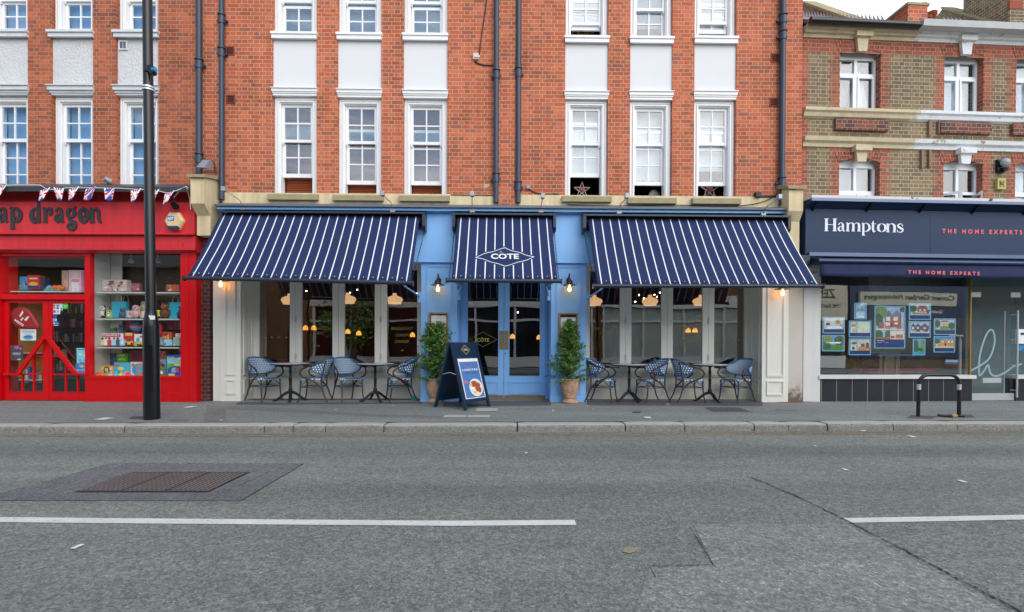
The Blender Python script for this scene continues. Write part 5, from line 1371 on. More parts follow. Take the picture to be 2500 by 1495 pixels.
for sd_, a, b, g0, g1 in ((-1, 9, 119.2, 21, 104.5), (1, 120, 211, 126.8, 212 - 1.5)):
    A, Bx, G0, G1 = [lx(v, yd2, 850) for v in (a, b, g0, g1)]
    zb, zg0, zg1 = .01, FL.Z(957, yd2, 110), FL.Z(740, yd2, 110)
    d = MB(); d.box(A, G0, yd2, yd2 + .045, zb, zt0 - .003); d.box(G1, Bx, yd2, yd2 + .045, zb, zt0 - .003); d.box(G0, G1, yd2, yd2 + .045, zb, zg0); d.box(G0, G1, yd2, yd2 + .045, zg1, zt0 - .003)
    d.box(G0, G1, yd2 - .006, yd2 - .0005, .05, .058); d.box(G0 - .01, G1 + .01, yd2 - .008, yd2 - .0005, zg0 - .012, zg0 - .002)
    zr = FL.Z(914.5, yd2, 110); zs_ = FL.Z(870.5, yd2, 110)
    d.box(G0, G1, yd2 + .004, yd2 + .04, zr - .014, zr + .014)
    bars = (53, 81) if sd_ < 0 else (159.4, 188.5)
    for q, bpx in enumerate(bars):
        xb = lx(bpx, yd2, 900); d.box(xb - .014, xb + .014, yd2 + .004, yd2 + .04, zg0, zr - .014)
    xb = lx(81 if sd_ < 0 else 159.4, yd2, 900)
    ztop_ = zs_ + .014
    d.box(xb - .014, xb + .014, yd2 + .004, yd2 + .04, zr + .014, zs_ - .014)
    if sd_ < 0: d.box(xb - .014, G1, yd2 + .004, yd2 + .04, zs_ - .014, zs_ + .014)
    else: d.box(G0, xb + .014, yd2 + .004, yd2 + .04, zs_ - .014, zs_ + .014)
    dd = d.build('door', RED, L)
    g_ = MB(); g_.box(G0, G1, yd2 + .018, yd2 + .024, zg0, zg1); g_.build('door_glass', GLASS, dd)
    pts = [(107.5, 824), (43.5, 914), (9.5, 914)] if sd_ < 0 else [(115.5, 824), (186, 914), (217, 914)]
    P = [FL.at(u, v, yd2 - .07) for u, v in pts]
    h = MB()
    for (x0_, z0_), (x1_, z1_) in zip(P, P[1:]):
        dx_, dz_ = x1_ - x0_, z1_ - z0_; l_ = math.hypot(dx_, dz_); nx, nz = -dz_ / l_, dx_ / l_; w0 = .036 if abs(dz_) > .1 else .02
        h.pxz([(x0_ - nx * w0, z0_ - nz * w0), (x1_ - nx * w0, z1_ - nz * w0), (x1_ + nx * w0, z1_ + nz * w0), (x0_ + nx * w0, z0_ + nz * w0)][::-1], yd2 - .09 - (.002 if w0 > .03 else 0), yd2 - .05)
    h.box(P[0][0] - .03, P[0][0] + .03, yd2 - .06, yd2 - .001, P[0][1] - .04, P[0][1] + .0); h.box(P[2][0] - .015, P[2][0] + .015, yd2 - .05, yd2 - .001, P[2][1] - .018, P[2][1] + .018)
    h.build('door_handle', RED, dd)
x, z = FL.at(122.5, 858, yd2); m = MB(); m.tube([(x, yd2 - .006, z), (x, yd2 + .0, z)], .014, 10); m.build('lock', BRASS, dd)
for k in (1,):
    a0 = dx0 - .02 - (wx1 - wx0); shop_window(a0, dx0 - .021)
p = MB(); p.box(a0 - 1.2, a0 - .001, yw - .10, .25, -.02, zlin + .02); p.build('pilaster', RED, L)
MB().box(LX0, a0 - 1.201, -.05, .25, -.02, lzB - .3).build('rendered_wall', REDF, L)
# room behind
it = MB(); it.box(LX0 + .31, lx1 - .31, 5, 5.05, 0, 3.6, 1); it.box(LX0 + .31, lx1 - .36, .26, 5, 3.45, 3.5, 1); it.box(LX0 + .31, lx1 - .36, .26, 5, .002, .01, 1); it.box(lx1 - .36, lx1 - .31, .26, 5, 0, 3.6, 1)
it.build('shop_interior', [WHITE, mat('dim_shop_room', S(70, 66, 62), .9)], L)
# --- letters
GLY = {
 'a': [[(.16, .70, .20), (.30, .93, .10), (.52, .93, .14), (.66, .72, .24), (.68, .35, .26), (.74, .10, .20), (.92, .02, .06)], [(.62, .55, .08), (.34, .52, .12), (.15, .30, .26), (.30, .06, .16), (.52, .10, .08), (.52, .28, .08), (.38, .30, .07)]],
 'p': [[(-.02, .92, .06), (.12, .95, .16), (.20, .6, .28), (.20, .0, .27), (.20, -.42, .26)], [(.0, -.44, .08), (.42, -.44, .08)], [(.22, .80, .12), (.52, .96, .14), (.86, .62, .30), (.80, .22, .26), (.52, .04, .12), (.40, .24, .08), (.52, .36, .07)]],
 'd': [[(.62, 1.38, .08), (.80, 1.42, .12), (.80, .9, .26), (.80, .3, .26), (.84, .06, .20), (.98, .02, .06)], [(.74, .86, .10), (.42, .92, .14), (.16, .50, .32), (.28, .10, .22), (.56, .03, .12), (.64, .26, .08), (.46, .34, .08), (.42, .18, .06)]],
 'r': [[(.0, .92, .06), (.14, .95, .14), (.24, .6, .26), (.24, .05, .26)], [(.04, .02, .08), (.46, .02, .08)], [(.30, .62, .08), (.48, .90, .14), (.76, .86, .22), (.80, .58, .16), (.62, .54, .10), (.62, .66, .06)]],
 'g': [[(.48, .94, .10), (.18, .74, .24), (.20, .44, .22), (.48, .34, .12), (.74, .56, .24), (.70, .82, .20), (.48, .94, .10)], [(.68, .90, .06), (.84, 1.06, .10), (.90, .98, .06)], [(.42, .34, .10), (.26, .20, .12), (.52, .04, .22), (.80, -.06, .24), (.78, -.36, .22), (.46, -.48, .18), (.16, -.34, .14), (.22, -.14, .12), (.44, -.16, .12), (.44, -.28, .06)]],
 'o': [[(.48, .98, .10), (.14, .70, .26), (.14, .30, .28), (.48, .0, .14), (.84, .32, .28), (.82, .72, .24), (.48, .98, .10)], [(.44, .82, .05), (.62, .56, .07), (.48, .36, .06), (.34, .46, .05)]],
 'n': [[(-.04, .90, .06), (.10, .94, .14), (.20, .6, .26), (.18, .05, .24)], [(-.02, .02, .08), (.40, .02, .08)], [(.26, .70, .10), (.52, .96, .12), (.74, .70, .22), (.76, .30, .22), (.84, .06, .16), (1.04, .02, .06)]],
 's': [[(.70, .78, .16), (.46, .95, .12), (.18, .74, .2), (.48, .5, .24), (.74, .26, .2), (.44, .03, .14), (.12, .2, .16)]]}
LBLK = mat('black_lettering', S(44, 50, 54), .5, var=.1)
yl = yf + .02
base = FL.Z(543.5, yl, 150)
for ch, x0p, x1p in [('s', -92, -67), ('n', -60, -32), ('a', -5, 22), ('p', 25, 53.5), ('d', 72.5, 100), ('r', 104, 130.5), ('a', 132.5, 158.5), ('g', 161, 189), ('o', 192, 218), ('n', 219.5, 248)]:
    a, b = lx(x0p, yl, 530), lx(x1p, yl, 530); mb = MB()
    glyph(mb, [[(p_, q_, w__ * 1.3) for p_, q_, w__ in st_] for st_ in GLY[ch]], a + .01, base, .275, (b - a) * .98, yl, .018)
    mb.build('sign_letter', LBLK, L)
# --- alarm box, spot lamps, floodlight
def poly_n(cx, cz, r, n, a0, sz=1.0): return [(cx + r * math.cos(a0 + 2 * math.pi * k / n), cz + r * sz * math.sin(a0 + 2 * math.pi * k / n)) for k in range(n)]
x, z = FL.at(429.5, 541.5, yl); t = thing('alarm_box', 'cream hexagonal alarm box with blue logo on the red fascia', 'alarm', (x, yl, z - .2), fr=FL)
m = MB(); P0 = poly_n(x, z, .185, 6, 0); P1 = poly_n(x, z, .15, 6, 0)
vs = [(a, yl, b) for a, b in P0] + [(a, yl - .05, b) for a, b in P0] + [(a, yl - .085, b) for a, b in P1]
m.add(vs, [tuple(range(12, 18))] + [(k, (k + 1) % 6, 6 + (k + 1) % 6, 6 + k) for k in range(6)] + [(6 + k, 6 + (k + 1) % 6, 12 + (k + 1) % 6, 12 + k) for k in range(6)])
m.build('casing', mat('cream_plastic', S(226, 200, 150), .4, var=.05), t)
m = MB(); yq = yl - .0865
m.box(x - .10, x + .02, yq - .001, yq, z - .005, z + .085, 0); text_on(m, 'ADT', (x - .095, yq - .0025, z + .012), (.11, 0, 0), (0, 0, .055), 1, bold=.05)
m.build('logo', [cm(28, 92, 168), cm(238, 240, 244)], t)
m = MB(); m.pxz([(x - .095, z - .16), (x - .12, z - .10), (x + .09, z - .10), (x + .11, z - .13), (x + .09, z - .163)][::-1], yl - .088, yl - .05); m.build('strobe', cm(30, 34, 64), t)
m = MB()
for k in range(6): m.box(x + .06 + k * .006, x + .12 + k * .006, yq + .012, yq + .016, z - .085 + k * .018, z - .078 + k * .018)
m.build('grille', cm(180, 140, 60), t)
x, z = FL.at(428, 503, yl - .12); t = thing('spot_lamp', 'small black spotlight hanging under the lead edge above the alarm box', 'spotlight', (x, yl, z), fr=FL)
m = MB(); m.tube([(x - .04, yl - .1, z + .30), (x + .0, yl - .12, z + .06)], .008, 6); m.build('arm', BLACK, t); m = MB(); m.tube([(x - .05, yl - .10, z + .03), (x + .04, yl - .16, z - .03)], [.05, .06], 12); m.build('lamp_head', BLACK, t)
x, z = FL.at(76, 467.5, yf - .1); m = MB(); m.box(x - .09, x + .09, yf - .14, yf - .06, z - .02, z + .03); m.box(x - .015, x + .015, yf - .12, yf - .08, z + .031, z + .09, 0); m.build('spot_lamp', BLACK, None, fr=FL, bevel=.005, label='flat black spotlight under the red shop roof edge at the left', cat='spotlight')
x, z = FL.at(264.5, 441, -.1); t = thing('spot_lamp', 'small grey spotlight standing above the shop roof between two windows', 'spotlight', (x, -.1, z - .15), fr=FL)
m = MB(); m.tube([(x - .03, -.16, z + .02), (x + .03, -.08, z - .02)], [.05, .055], 12); m.build('lamp_head', GALV, t); m = MB(); m.tube([(x, -.1, z - .02), (x + .01, -.05, z - .14)], .014, 6); m.box(x - .03, x + .04, -.1, -.001, z - .1, z - .06); m.build('bracket', BLACK, t)
x, z = FM.at(502, 404, -.25); t = thing('floodlight', 'square grey floodlight tilted on top of the stone console', 'floodlight', (x, -.2, z - .12))
m = MB(); m.add([(x - .10, -.38, z - .08), (x + .07, -.42, z - .10), (x + .11, -.30, z + .09), (x - .05, -.26, z + .10), (x - .07, -.24, z - .06), (x + .09, -.26, z - .08), (x + .12, -.2, z + .08), (x - .02, -.18, z + .09)], [(0, 1, 2, 3), (7, 6, 5, 4), (0, 4, 5, 1), (1, 5, 6, 2), (2, 6, 7, 3), (3, 7, 4, 0)])
m.build('lamp_head', mat('grey_flood_body', S(150, 156, 164), .35, .2), t)
m = MB(); m.tube([(x, -.22, z), (x - .01, -.16, z + .14), (x + .1, -.14, z + .10), (x + .12, -.12, z - .12)], .015, 6); m.build('bracket', BLACK, t)

# --- bunting
FB, FW, FRd = cm(40, 60, 140, .7), cm(236, 236, 240, .7), cm(206, 36, 62, .7)
t = thing('flag_bunting', 'string of small Union Jack pennants along the red shop roof edge', 'bunting', (lx(230, yf - .28, 470), yf - .27, fz(462, yf - .27)), fr=FL)
yb_ = yf - .27
SP = [(-190, 455), (-60, 449), (12, 453), (40, 452), (98, 452), (112, 461), (135, 464), (160, 459), (225, 459), (290, 460), (345, 463), (385, 466), (408, 472), (430, 466), (455, 456)]
P3 = [FL.at(a, b, yb_) for a, b in SP]; m = MB(); m.tube([(a, yb_, b) for a, b in P3], .006, 5); m.tube([(P3[-1][0], yb_, P3[-1][1]), (lx(461, yf - .05, 480), yf - .03, FL.Z(485, yf, 461)), (lx(462, yf - .05, 520), yf - .005, FL.Z(512, yf, 462))], .008, 5)
m.tube([(P3[-1][0], yb_, P3[-1][1]), (lx(466, -.4, 460), -.36, FL.Z(462, -.4, 466))], .005, 4)
m.build('cord', FW, t)
random.seed(12)
def flag(px, py, ang, hh=.215, ww=.20):
    x, z = FL.at(px, py, yb_)
    ca, sa = math.cos(ang), math.sin(ang); m = MB()
    def Q(u, v, o=0):                                  # u -1..1 across, v 0..1 down; tapering pennant
        wv = ww / 2 * (1 - .45 * v); X = u * wv; Z = -v * hh; return (x + X * ca - Z * sa * -1, yb_ - .008 - o - .02 * v * math.sin(u * 2 + px), z + Z * ca + X * sa)
    def pl(pts, mi, o): m.add([Q(u, v, o) for u, v in pts], [tuple(range(len(pts)))], mi)
    pl([(-1, 0), (-1, 1), (0, 1.12), (1, 1), (1, 0)], 0, 0)
    for s_ in (1, -1):
        pl([(-1 * s_, 0), (-1 * s_, .22), (.75 * s_, 1), (1 * s_, 1), (1 * s_, .8), (-.7 * s_, 0)], 1, .0012 + (.0004 if s_ > 0 else 0))
        pl([(-1 * s_, .04), (-1 * s_, .12), (.9 * s_, 1), (1 * s_, .96)], 2, .002 + (.0002 if s_ > 0 else 0))
    pl([(-.34, 0), (-.34, 1.05), (.34, 1.05), (.34, 0)], 1, .003); pl([(-1, .32), (-1, .72), (1, .72), (1, .32)], 1, .0032)
    pl([(-.2, 0), (-.2, 1.06), (.2, 1.06), (.2, 0)], 2, .004); pl([(-1, .42), (-1, .62), (1, .62), (1, .42)], 2, .0042)
    m.build('flag', [FB, FW, FRd], t)
for px, py, an in [(-120, 452, .1), (-70, 451, -.1), (-30, 452, .2), (6, 455, .35), (112, 461.5, .35), (144, 459, -.1), (182, 459, .3), (223, 459.5, .3), (268, 459.5, .03), (333, 463, .25), (378, 465.5, .3), (415, 470, .4), (446, 460, .75)]: flag(px, py, an)

# --- street lamp
def street_lamp():
    x, y, z = ground(371.5, 1026); z = gz(y) - .005; y += .1; x = FM.X(371, y, 1000)
    t = thing('street_lamp', 'tall black street lamp column in front of the red toy shop', 'street lamp', (x, y, z)); t.rotation_euler = (0, R(-.55), 0)
    b = MB(); b.lathe([(.112, -.02), (.112, 1.42), (.108, 1.47), (.082, 1.62)], x, y, z, 28); b.box(x + .02, x + .09, y - .113, y - .105, z + .45, z + 1.15)
    b.build('base', BLACK, t)
    b = MB(); b.lathe([(.0815, 1.621), (.072, 1.7), (.069, 4.6), (.064, 7.8)], x, y, z, 28); b.build('pole', BLACK, t)
    b = MB(); b.tube(cr_spline([(x, y, z + 7.8), (x, y - .2, z + 8.5), (x, y - 1.2, z + 8.9), (x, y - 1.8, z + 8.9)], 5), .04, 10); b.build('arm', BLACK, t)
    b = MB(); b.ball((x, y - 2.2, z + 8.88), (.17, .45, .09)); b.build('lantern', GALV, t)
    k = (y + 10.08) / 1250
    def at_(px, py): a, c = FM.at(px, py, y - .08); return a, c
    a, c = at_(372, 776); q = MB(); q.pxz([(a - .06, c - .035), (a + .055, c - .03), (a + .055, c + .03), (a - .055, c + .035)][::-1], y - .084, y - .079); q.build('sticker', cm(196, 200, 206), t)
    for pz in (208, 214.5):
        c = at_(362, pz)[1]; q = MB(); q.tube([(x, y, c - .012), (x, y, c + .012)], .081, 24); q.build('steel_band', mat('bright_band', S(214, 216, 222), .35, .4), t)
    a, c = at_(374, 172); q = MB(); q.box(a - .02, a + .06, y - .12, y - .06, c - .03, c + .06); q.box(a - .09, a - .02, y - .085, y - .075, c - .01, c + .015); q.tube([(a + .03, y - .1, c - .03), (a + .10, y - .12, c - .07)], .04, 8); q.build('sensor_box', BBLK, t)
    q = MB(); q.tube([(a + .07, y - .12, c - .015), (a + .125, y - .13, c - .02)], .032, 10); q.build('blue_lens', cm(20, 120, 170, .2), t)
street_lamp()
# ================================================================ toy shop window display
def c6(x, y, Y): return FL.at(220 + x / 4.638, 610 + y / 4.638, Y)
YS = .18
SHELF = mat('white_shelf', S(214, 218, 216), .5, var=.04)
t = thing('display_shelving', 'white shelves inside the toy shop window', 'shelving', (lx(330, YS, 800), YS, 0), fr=FL)
sx0, sx1 = lx(229, .0, 800), lx(447, .1, 800)
for yp in (485, 783, 1103):
    z = c6(400, yp, YS - .1)[1]; m = MB(); m.box(sx0 + .05, sx1, -.02, .42, z - .022, z); m.build('shelf', SHELF, t)
z = c6(400, 1448, YS)[1]; m = MB(); m.box(sx0, sx1, -.09, .5, z - .05, z - .001); m.build('shelf', SHELF, t)
m = MB(); m.box(sx0 - .03, sx0, -.09, .42, z, 2.95); m.box(sx0, sx0 + .22, .43, .45, z, 2.95); m.build('side_panel', mat('white_brick_panel', S(206, 212, 210), .7, var=.06), t)
m = MB(); m.box(sx0 + .221, sx1, .60, .62, z, 2.95); m.build('back_panel', mat('dim_back_panel', S(52, 50, 52), .9, var=.3), t)
MAG = mat('magenta_card', S(140, 34, 84), .7, var=.2)
def toybox(name, label, cat, x0, y0, x1, y1, base, art=(), Y=YS, dep=.12, txt=None, group=None):
    a, zt_ = c6(x0, y0, Y); b, zb_ = c6(x1, y1, Y)
    mats = [cm(*base)]; m = MB(); m.box(a, b, Y, Y + dep, zb_, zt_, 0)
    W_, H_ = b - a, zt_ - zb_
    for i, (kind, u, v, ru, rv, c) in enumerate(art):
        mats.append(cm(*c)); yy = Y - .0012 - i * .0007
        if kind == 'e': pts = [(u + ru * math.cos(2 * math.pi * k / 14), v + rv * math.sin(2 * math.pi * k / 14)) for k in range(14)]
        elif kind == 't': pts = [(u - ru, v - rv), (u + ru, v - rv), (u, v + rv)]
        elif kind == 'd': pts = [(u - ru, v), (u, v - rv), (u + ru, v), (u, v + rv)]
        else: pts = [(u - ru, v - rv), (u + ru, v - rv), (u + ru, v + rv), (u - ru, v + rv)]
        m.add([(a + min(max(p, .01), .99) * W_, yy, zb_ + min(max(q, .01), .99) * H_) for p, q in pts], [tuple(range(len(pts)))], len(mats) - 1)
    if txt:
        for body, u0, v0, u1, v1, c in txt:
            mats.append(cm(*c)); text_on(m, body, (a + u0 * W_, Y - .012, zb_ + v0 * H_), ((u1 - u0) * W_, 0, 0), (0, 0, (v1 - v0) * H_), len(mats) - 1, bold=.03)
    return m.build(name, mats, None, fr=FL, label=label, cat=cat, group=group)
def speck(n, seed, cols, lo=.02, hi=.13):
    random.seed(seed); return [(random.choice('edtr'), random.uniform(.08, .92), random.uniform(.08, .92), random.uniform(lo, hi), random.uniform(lo, hi), random.choice(cols)) for _ in range(n)]
WARM = [(190, 60, 40), (214, 150, 70), (120, 60, 50), (230, 220, 210), (90, 90, 100), (200, 110, 60)]
COOL = [(60, 140, 190), (230, 236, 240), (90, 170, 90), (220, 190, 80), (40, 70, 130), (220, 120, 90)]
toybox('toy_box', 'clear box of small red and gold racing toys on the top shelf', 'toy box', 133, 340, 415, 470, (176, 170, 166), speck(26, 1, WARM))
toybox('toy_box', 'tall blue toy box at the left end of the top shelf', 'toy box', 52, 312, 133, 470, (36, 92, 160), [('r', .7, .4, .2, .4, (120, 160, 200))], Y=.24)
def plush(label, cx, cy, s_, cols, ears='round', Y=YS, name='plush_toy', cat='soft toy', group=None, pads=None):
    x, z = c6(cx, cy, Y); mats = [mat('plush_%d_%d_%d' % c, S(*c), .95, var=.12, vscale=30, bump=.4, bscale=120) for c in cols]; y = Y + .02
    m = MB(); k = s_
    m.ball((x, y, z + .30 * k), (.26 * k, .22 * k, .30 * k), 0); m.ball((x, y - .03 * k, z + .72 * k), (.25 * k, .22 * k, .22 * k), 1)
    for sx in (-1, 1):
        m.ball((x + sx * .26 * k, y - .05 * k, z + .34 * k), (.08 * k, .09 * k, .20 * k), 2); m.ball((x + sx * .16 * k, y - .16 * k, z + .08 * k), (.11 * k, .17 * k, .08 * k), 2)
        if ears == 'round': m.ball((x + sx * .19 * k, y, z + .92 * k), (.085 * k, .05 * k, .085 * k), 2)
        elif ears == 'long': m.ball((x + sx * .24 * k, y, z + .62 * k), (.06 * k, .05 * k, .22 * k), 2)
        m.ball((x + sx * .09 * k, y - .21 * k, z + .75 * k), (.05 * k, .03 * k, .06 * k), 2 if pads else 3); m.ball((x + sx * .09 * k, y - .235 * k, z + .75 * k), .018 * k, 3)
    m.ball((x, y - .24 * k, z + .66 * k), (.035 * k, .03 * k, .025 * k), 3)
    return m.build(name, mats, None, fr=FL, label=label, cat=cat, group=group)
PB = (24, 24, 28)
plush('black and white panda soft toy sitting left on the second shelf', 132, 770, .245, [(224, 224, 222), (228, 228, 226), PB, PB], pads=1)
plush('little panda soft toy half hidden behind the bigger panda', 185, 770, .21, [(224, 224, 222), (228, 228, 226), PB, PB], Y=.34, pads=1)
toybox('toy_box', 'small green box with a panda picture on the second shelf', 'toy box', 180, 685, 248, 770, (120, 160, 90), [('e', .4, .5, .3, .34, (230, 230, 230)), ('e', .28, .55, .08, .1, PB), ('e', .52, .55, .08, .1, PB), ('e', .2, .8, .08, .1, PB), ('e', .6, .8, .08, .1, PB)])
def bag(label, x0, y0, x1, y1, h=60):
    Y = YS + .02; a, zt_ = c6(x0, y0, Y); b, zb_ = c6(x1, y1, Y)
    x_, zz = (a + b) / 2, zt_; t = thing('gift_bag', label, 'gift bag', (x_, Y, zb_), fr=FL); m = MB(); m.box(a, b, Y, Y + .10, zb_, zt_); m.build('bag', mat('turquoise_paper', S(24, 178, 206), .6, var=.06), t)
    for dy in (0, .1):
        m = MB(); r_ = (b - a) * .2; m.tube([(x_ + dy * .6 + r_ * math.cos(math.pi * k / 10), Y + dy, zt_ + .14 * math.sin(math.pi * k / 10)) for k in range(11)], .005, 5); m.build('handle', SHELF, t)
bag('turquoise paper gift bag with string handles beside the pandas', 252, 585, 405, 770)
bag('turquoise paper gift bag at the right end of the second shelf', 888, 595, 1045, 778)
plush('grey blue round soft toy in front of the left gift bag', 362, 768, .20, [(84, 96, 122), (84, 98, 126), (70, 84, 110), PB], Y=.08)
toybox('toy_box', 'pale blue picture box beside the left gift bag', 'toy box', 400, 690, 480, 770, (150, 190, 210), [('e', .7, .6, .25, .3, (214, 120, 110)), ('e', .25, .35, .2, .25, (230, 230, 235))])
plush('pale pink rabbit soft toy with long ears on the second shelf', 512, 770, .27, [(216, 176, 178), (218, 180, 182), (212, 168, 172), (90, 60, 60)], 'long')
plush('beige lamb soft toy sitting high beside the lamp column', 600, 688, .20, [(196, 190, 180), (200, 194, 184), (190, 182, 172), (70, 60, 60)], 'long', Y=.3)
toybox('toy_box', 'pale cream box under the beige lamb', 'toy box', 566, 690, 625, 770, (190, 190, 170), speck(6, 3, [(150, 160, 130), (210, 200, 180)]), Y=.24)
toybox('toy_box', 'small yellow box right of the lamp column on the second shelf', 'toy box', 740, 685, 800, 752, (216, 204, 70), [('r', .3, .5, .25, .4, (140, 130, 60))])
plush('brown teddy with pink muzzle beside the right gift bag', 845, 775, .31, [(120, 72, 48), (124, 74, 48), (110, 64, 42), (220, 110, 130)])
plush('dark blue soft toy at the far right of the second shelf', 1030, 778, .24, [(44, 48, 84), (46, 50, 86), (40, 44, 76), (220, 140, 190)], Y=.1)
toybox('toy_box', 'green and white picture box standing above the football game box', 'toy box', 158, 838, 318, 935, (196, 206, 196), [('r', .5, .3, .48, .25, (90, 140, 80)), ('t', .4, .65, .3, .2, (220, 224, 226)), ('r', .88, .3, .08, .25, (60, 80, 60))], Y=.4)
MONO = [('e', .12, .55, .05, .1, (60, 40, 36)), ('r', .12, .25, .08, .22, (206, 190, 120)), ('e', .28, .58, .05, .1, (150, 104, 80)), ('r', .28, .25, .08, .26, (210, 220, 230)), ('e', .42, .58, .05, .1, (90, 60, 46)), ('r', .42, .22, .09, .24, (186, 50, 60)), ('e', .62, .58, .05, .1, (150, 104, 80)), ('r', .6, .25, .09, .24, (150, 190, 214)), ('e', .78, .58, .05, .1, (80, 54, 44)), ('r', .78, .25, .08, .24, (60, 80, 120)), ('r', .5, .82, .40, .12, (190, 30, 50))]
toybox('game_box', 'wide board game box reading MONOPOLY with footballers on the third shelf', 'board game', 108, 945, 375, 1086, (206, 216, 226), MONO, txt=[('MONOPOLY', .13, .75, .87, .91, (236, 236, 236))])
toybox('game_box', 'cut-off MONOPOLY box at the right end of the third shelf', 'board game', 968, 948, 1075, 1086, (198, 210, 206), [('r', .6, .84, .5, .11, (190, 30, 50)), ('r', .45, .3, .4, .25, (110, 150, 120)), ('e', .8, .4, .2, .3, (90, 180, 190))], txt=[('MON', .1, .77, .85, .92, (236, 236, 236))])
toybox('toy_box', 'red toy car box right of the football game box', 'toy box', 380, 935, 498, 1082, (176, 40, 34), [('e', .5, .22, .4, .16, (220, 170, 50)), ('r', .5, .35, .2, .06, (60, 50, 50)), ('r', .5, .8, .35, .05, (226, 190, 90)), ('r', .5, .9, .3, .03, (230, 230, 230)), ('e', .25, .12, .09, .1, (30, 30, 34)), ('e', .75, .12, .09, .1, (30, 30, 34))])
toybox('toy_box', 'green and white football set box left of the lamp column', 'toy box', 500, 955, 640, 1090, (206, 226, 214), [('r', .3, .2, .3, .18, (110, 180, 60)), ('e', .3, .5, .16, .2, (60, 150, 200)), ('r', .7, .78, .25, .07, (200, 40, 50))], txt=[('GOAL', .5, .7, .95, .86, (200, 30, 44))])
toybox('toy_box', 'small blue phone-shaped toy before the football game box', 'toy', 335, 1015, 388, 1085, (120, 180, 206), [('r', .5, .5, .3, .3, (214, 228, 236))], Y=.06, dep=.03)
m = MB()
for k in range(5): x, z = c6(535 + k * 14, 1078 + (k % 2) * 10, .06); m.ball((x, .06, z + .02), .03, k % 2)
m.build('toy_bee', [cm(220, 150, 40), cm(40, 30, 30)], None, fr=FL, label='small black and yellow plush bee hanging at the third shelf edge', cat='soft toy')
x, z = c6(522, 876, .3); m = MB(); m.ball((x, .3, z), .105, 0, 16, 12); m.lathe([(.106, -.02), (.107, 0), (.106, .02)], x, .3, z, 20, 1); m.build('toy_ball', [cm(40, 120, 180), cm(206, 96, 60)], None, fr=FL, label='blue toy ball with an orange band behind the football game box', cat='ball')
x, z = c6(785, 885, .2); m = MB(); m.ball((x, .2, z), (.06, .06, .10), 0, 12, 8); m.box(x - .05, x + .05, .18, .22, z - .12, z - .08, 0); m.build('toy_lantern', cm(226, 30, 24), None, fr=FL, label='bright red toy shape right of the lamp column', cat='toy')
toybox('toy_box', 'red and orange box standing right of the lamp column', 'toy box', 806, 930, 925, 1020, (184, 66, 44), [('r', .65, .4, .05, .38, (236, 190, 60)), ('e', .4, .7, .3, .12, (120, 40, 40)), ('e', .35, .25, .2, .2, (220, 150, 90))], Y=.22)
toybox('toy_box', 'pale blue toy box below the red and orange box', 'toy box', 836, 1018, 925, 1088, (130, 190, 210), speck(8, 9, COOL), Y=.1)
toybox('toy_box', 'narrow dark picture box right next to the lamp column', 'toy box', 776, 992, 832, 1086, (110, 120, 140), speck(9, 10, COOL))
toybox('toy_box', 'grey green toy box beside the cut-off game box', 'toy box', 940, 990, 1010, 1088, (130, 160, 150), speck(9, 14, COOL), Y=.11)
toybox('toy_box', 'green box reading PARK on the window floor', 'toy box', 302, 1172, 422, 1272, (70, 160, 34), [('e', .3, .3, .12, .1, (230, 220, 60)), ('e', .65, .3, .12, .1, (230, 220, 60)), ('e', .5, .4, .1, .08, (180, 220, 90))], txt=[('PARK', .18, .66, .82, .86, (240, 246, 230))], Y=.34)
toybox('toy_box', 'dark starry blue box behind at left of the green PARK box', 'toy box', 152, 1170, 300, 1310, (44, 66, 110), speck(8, 17, [(120, 150, 190), (90, 110, 160)]), Y=.40)
for (x0, y0, x1, y1, lab) in [(435, 1150, 612, 1268, 'plain magenta box at the back left of the lamp column'), (408, 800, 470, 905, 'plain magenta box high behind the blue toy ball'), (875, 815, 1000, 905, 'plain magenta box high at the right of the window')]:
    toybox('storage_box', lab, 'box', x0, y0, x1, y1, (140, 34, 84), Y=.45, dep=.1)
toybox('toy_box', 'orange and yellow craft box with a child portrait, bottom left', 'toy box', 62, 1315, 265, 1446, (232, 160, 30), [('r', .5, .12, .5, .12, (210, 60, 40)), ('e', .62, .62, .17, .34, (80, 46, 34)), ('e', .62, .66, .10, .18, (226, 176, 150)), ('r', .62, .2, .16, .18, (226, 196, 206)), ('e', .25, .8, .24, .1, (240, 236, 120)), ('e', .3, .3, .14, .14, (120, 170, 60)), ('e', .88, .75, .08, .12, (220, 226, 236))])
toybox('toy_box', 'light blue toy box with yellow and green bubbles, bottom row', 'toy box', 270, 1278, 452, 1446, (64, 170, 206), [('e', .45, .6, .2, .12, (226, 216, 70)), ('e', .2, .82, .2, .08, (180, 90, 130)), ('e', .8, .3, .14, .14, (236, 150, 170)), ('r', .5, .1, .5, .1, (80, 160, 70)), ('e', .3, .3, .2, .1, (40, 110, 170))])
toybox('toy_box', 'pale box with orange and blue curved toys, bottom row by the lamp column', 'toy box', 458, 1272, 640, 1446, (206, 226, 230), [('e', .5, .5, .42, .42, (40, 150, 200)), ('e', .62, .55, .25, .38, (236, 110, 30)), ('e', .62, .55, .16, .26, (60, 160, 206)), ('r', .5, .08, .48, .07, (230, 80, 50)), ('e', .15, .8, .1, .12, (236, 110, 30))])
toybox('toy_box', 'toy tractor picture box just right of the lamp column', 'toy box', 776, 1240, 858, 1350, (90, 150, 180), [('e', .3, .5, .25, .25, (170, 30, 30)), ('e', .65, .35, .2, .2, (40, 40, 44)), ('r', .5, .1, .5, .1, (80, 140, 60))])
toybox('toy_box', 'green farm toy box at the bottom right of the lamp column', 'toy box', 776, 1352, 858, 1446, (60, 120, 60), [('e', .4, .6, .22, .22, (230, 226, 220)), ('e', .7, .3, .2, .15, (190, 60, 40))])
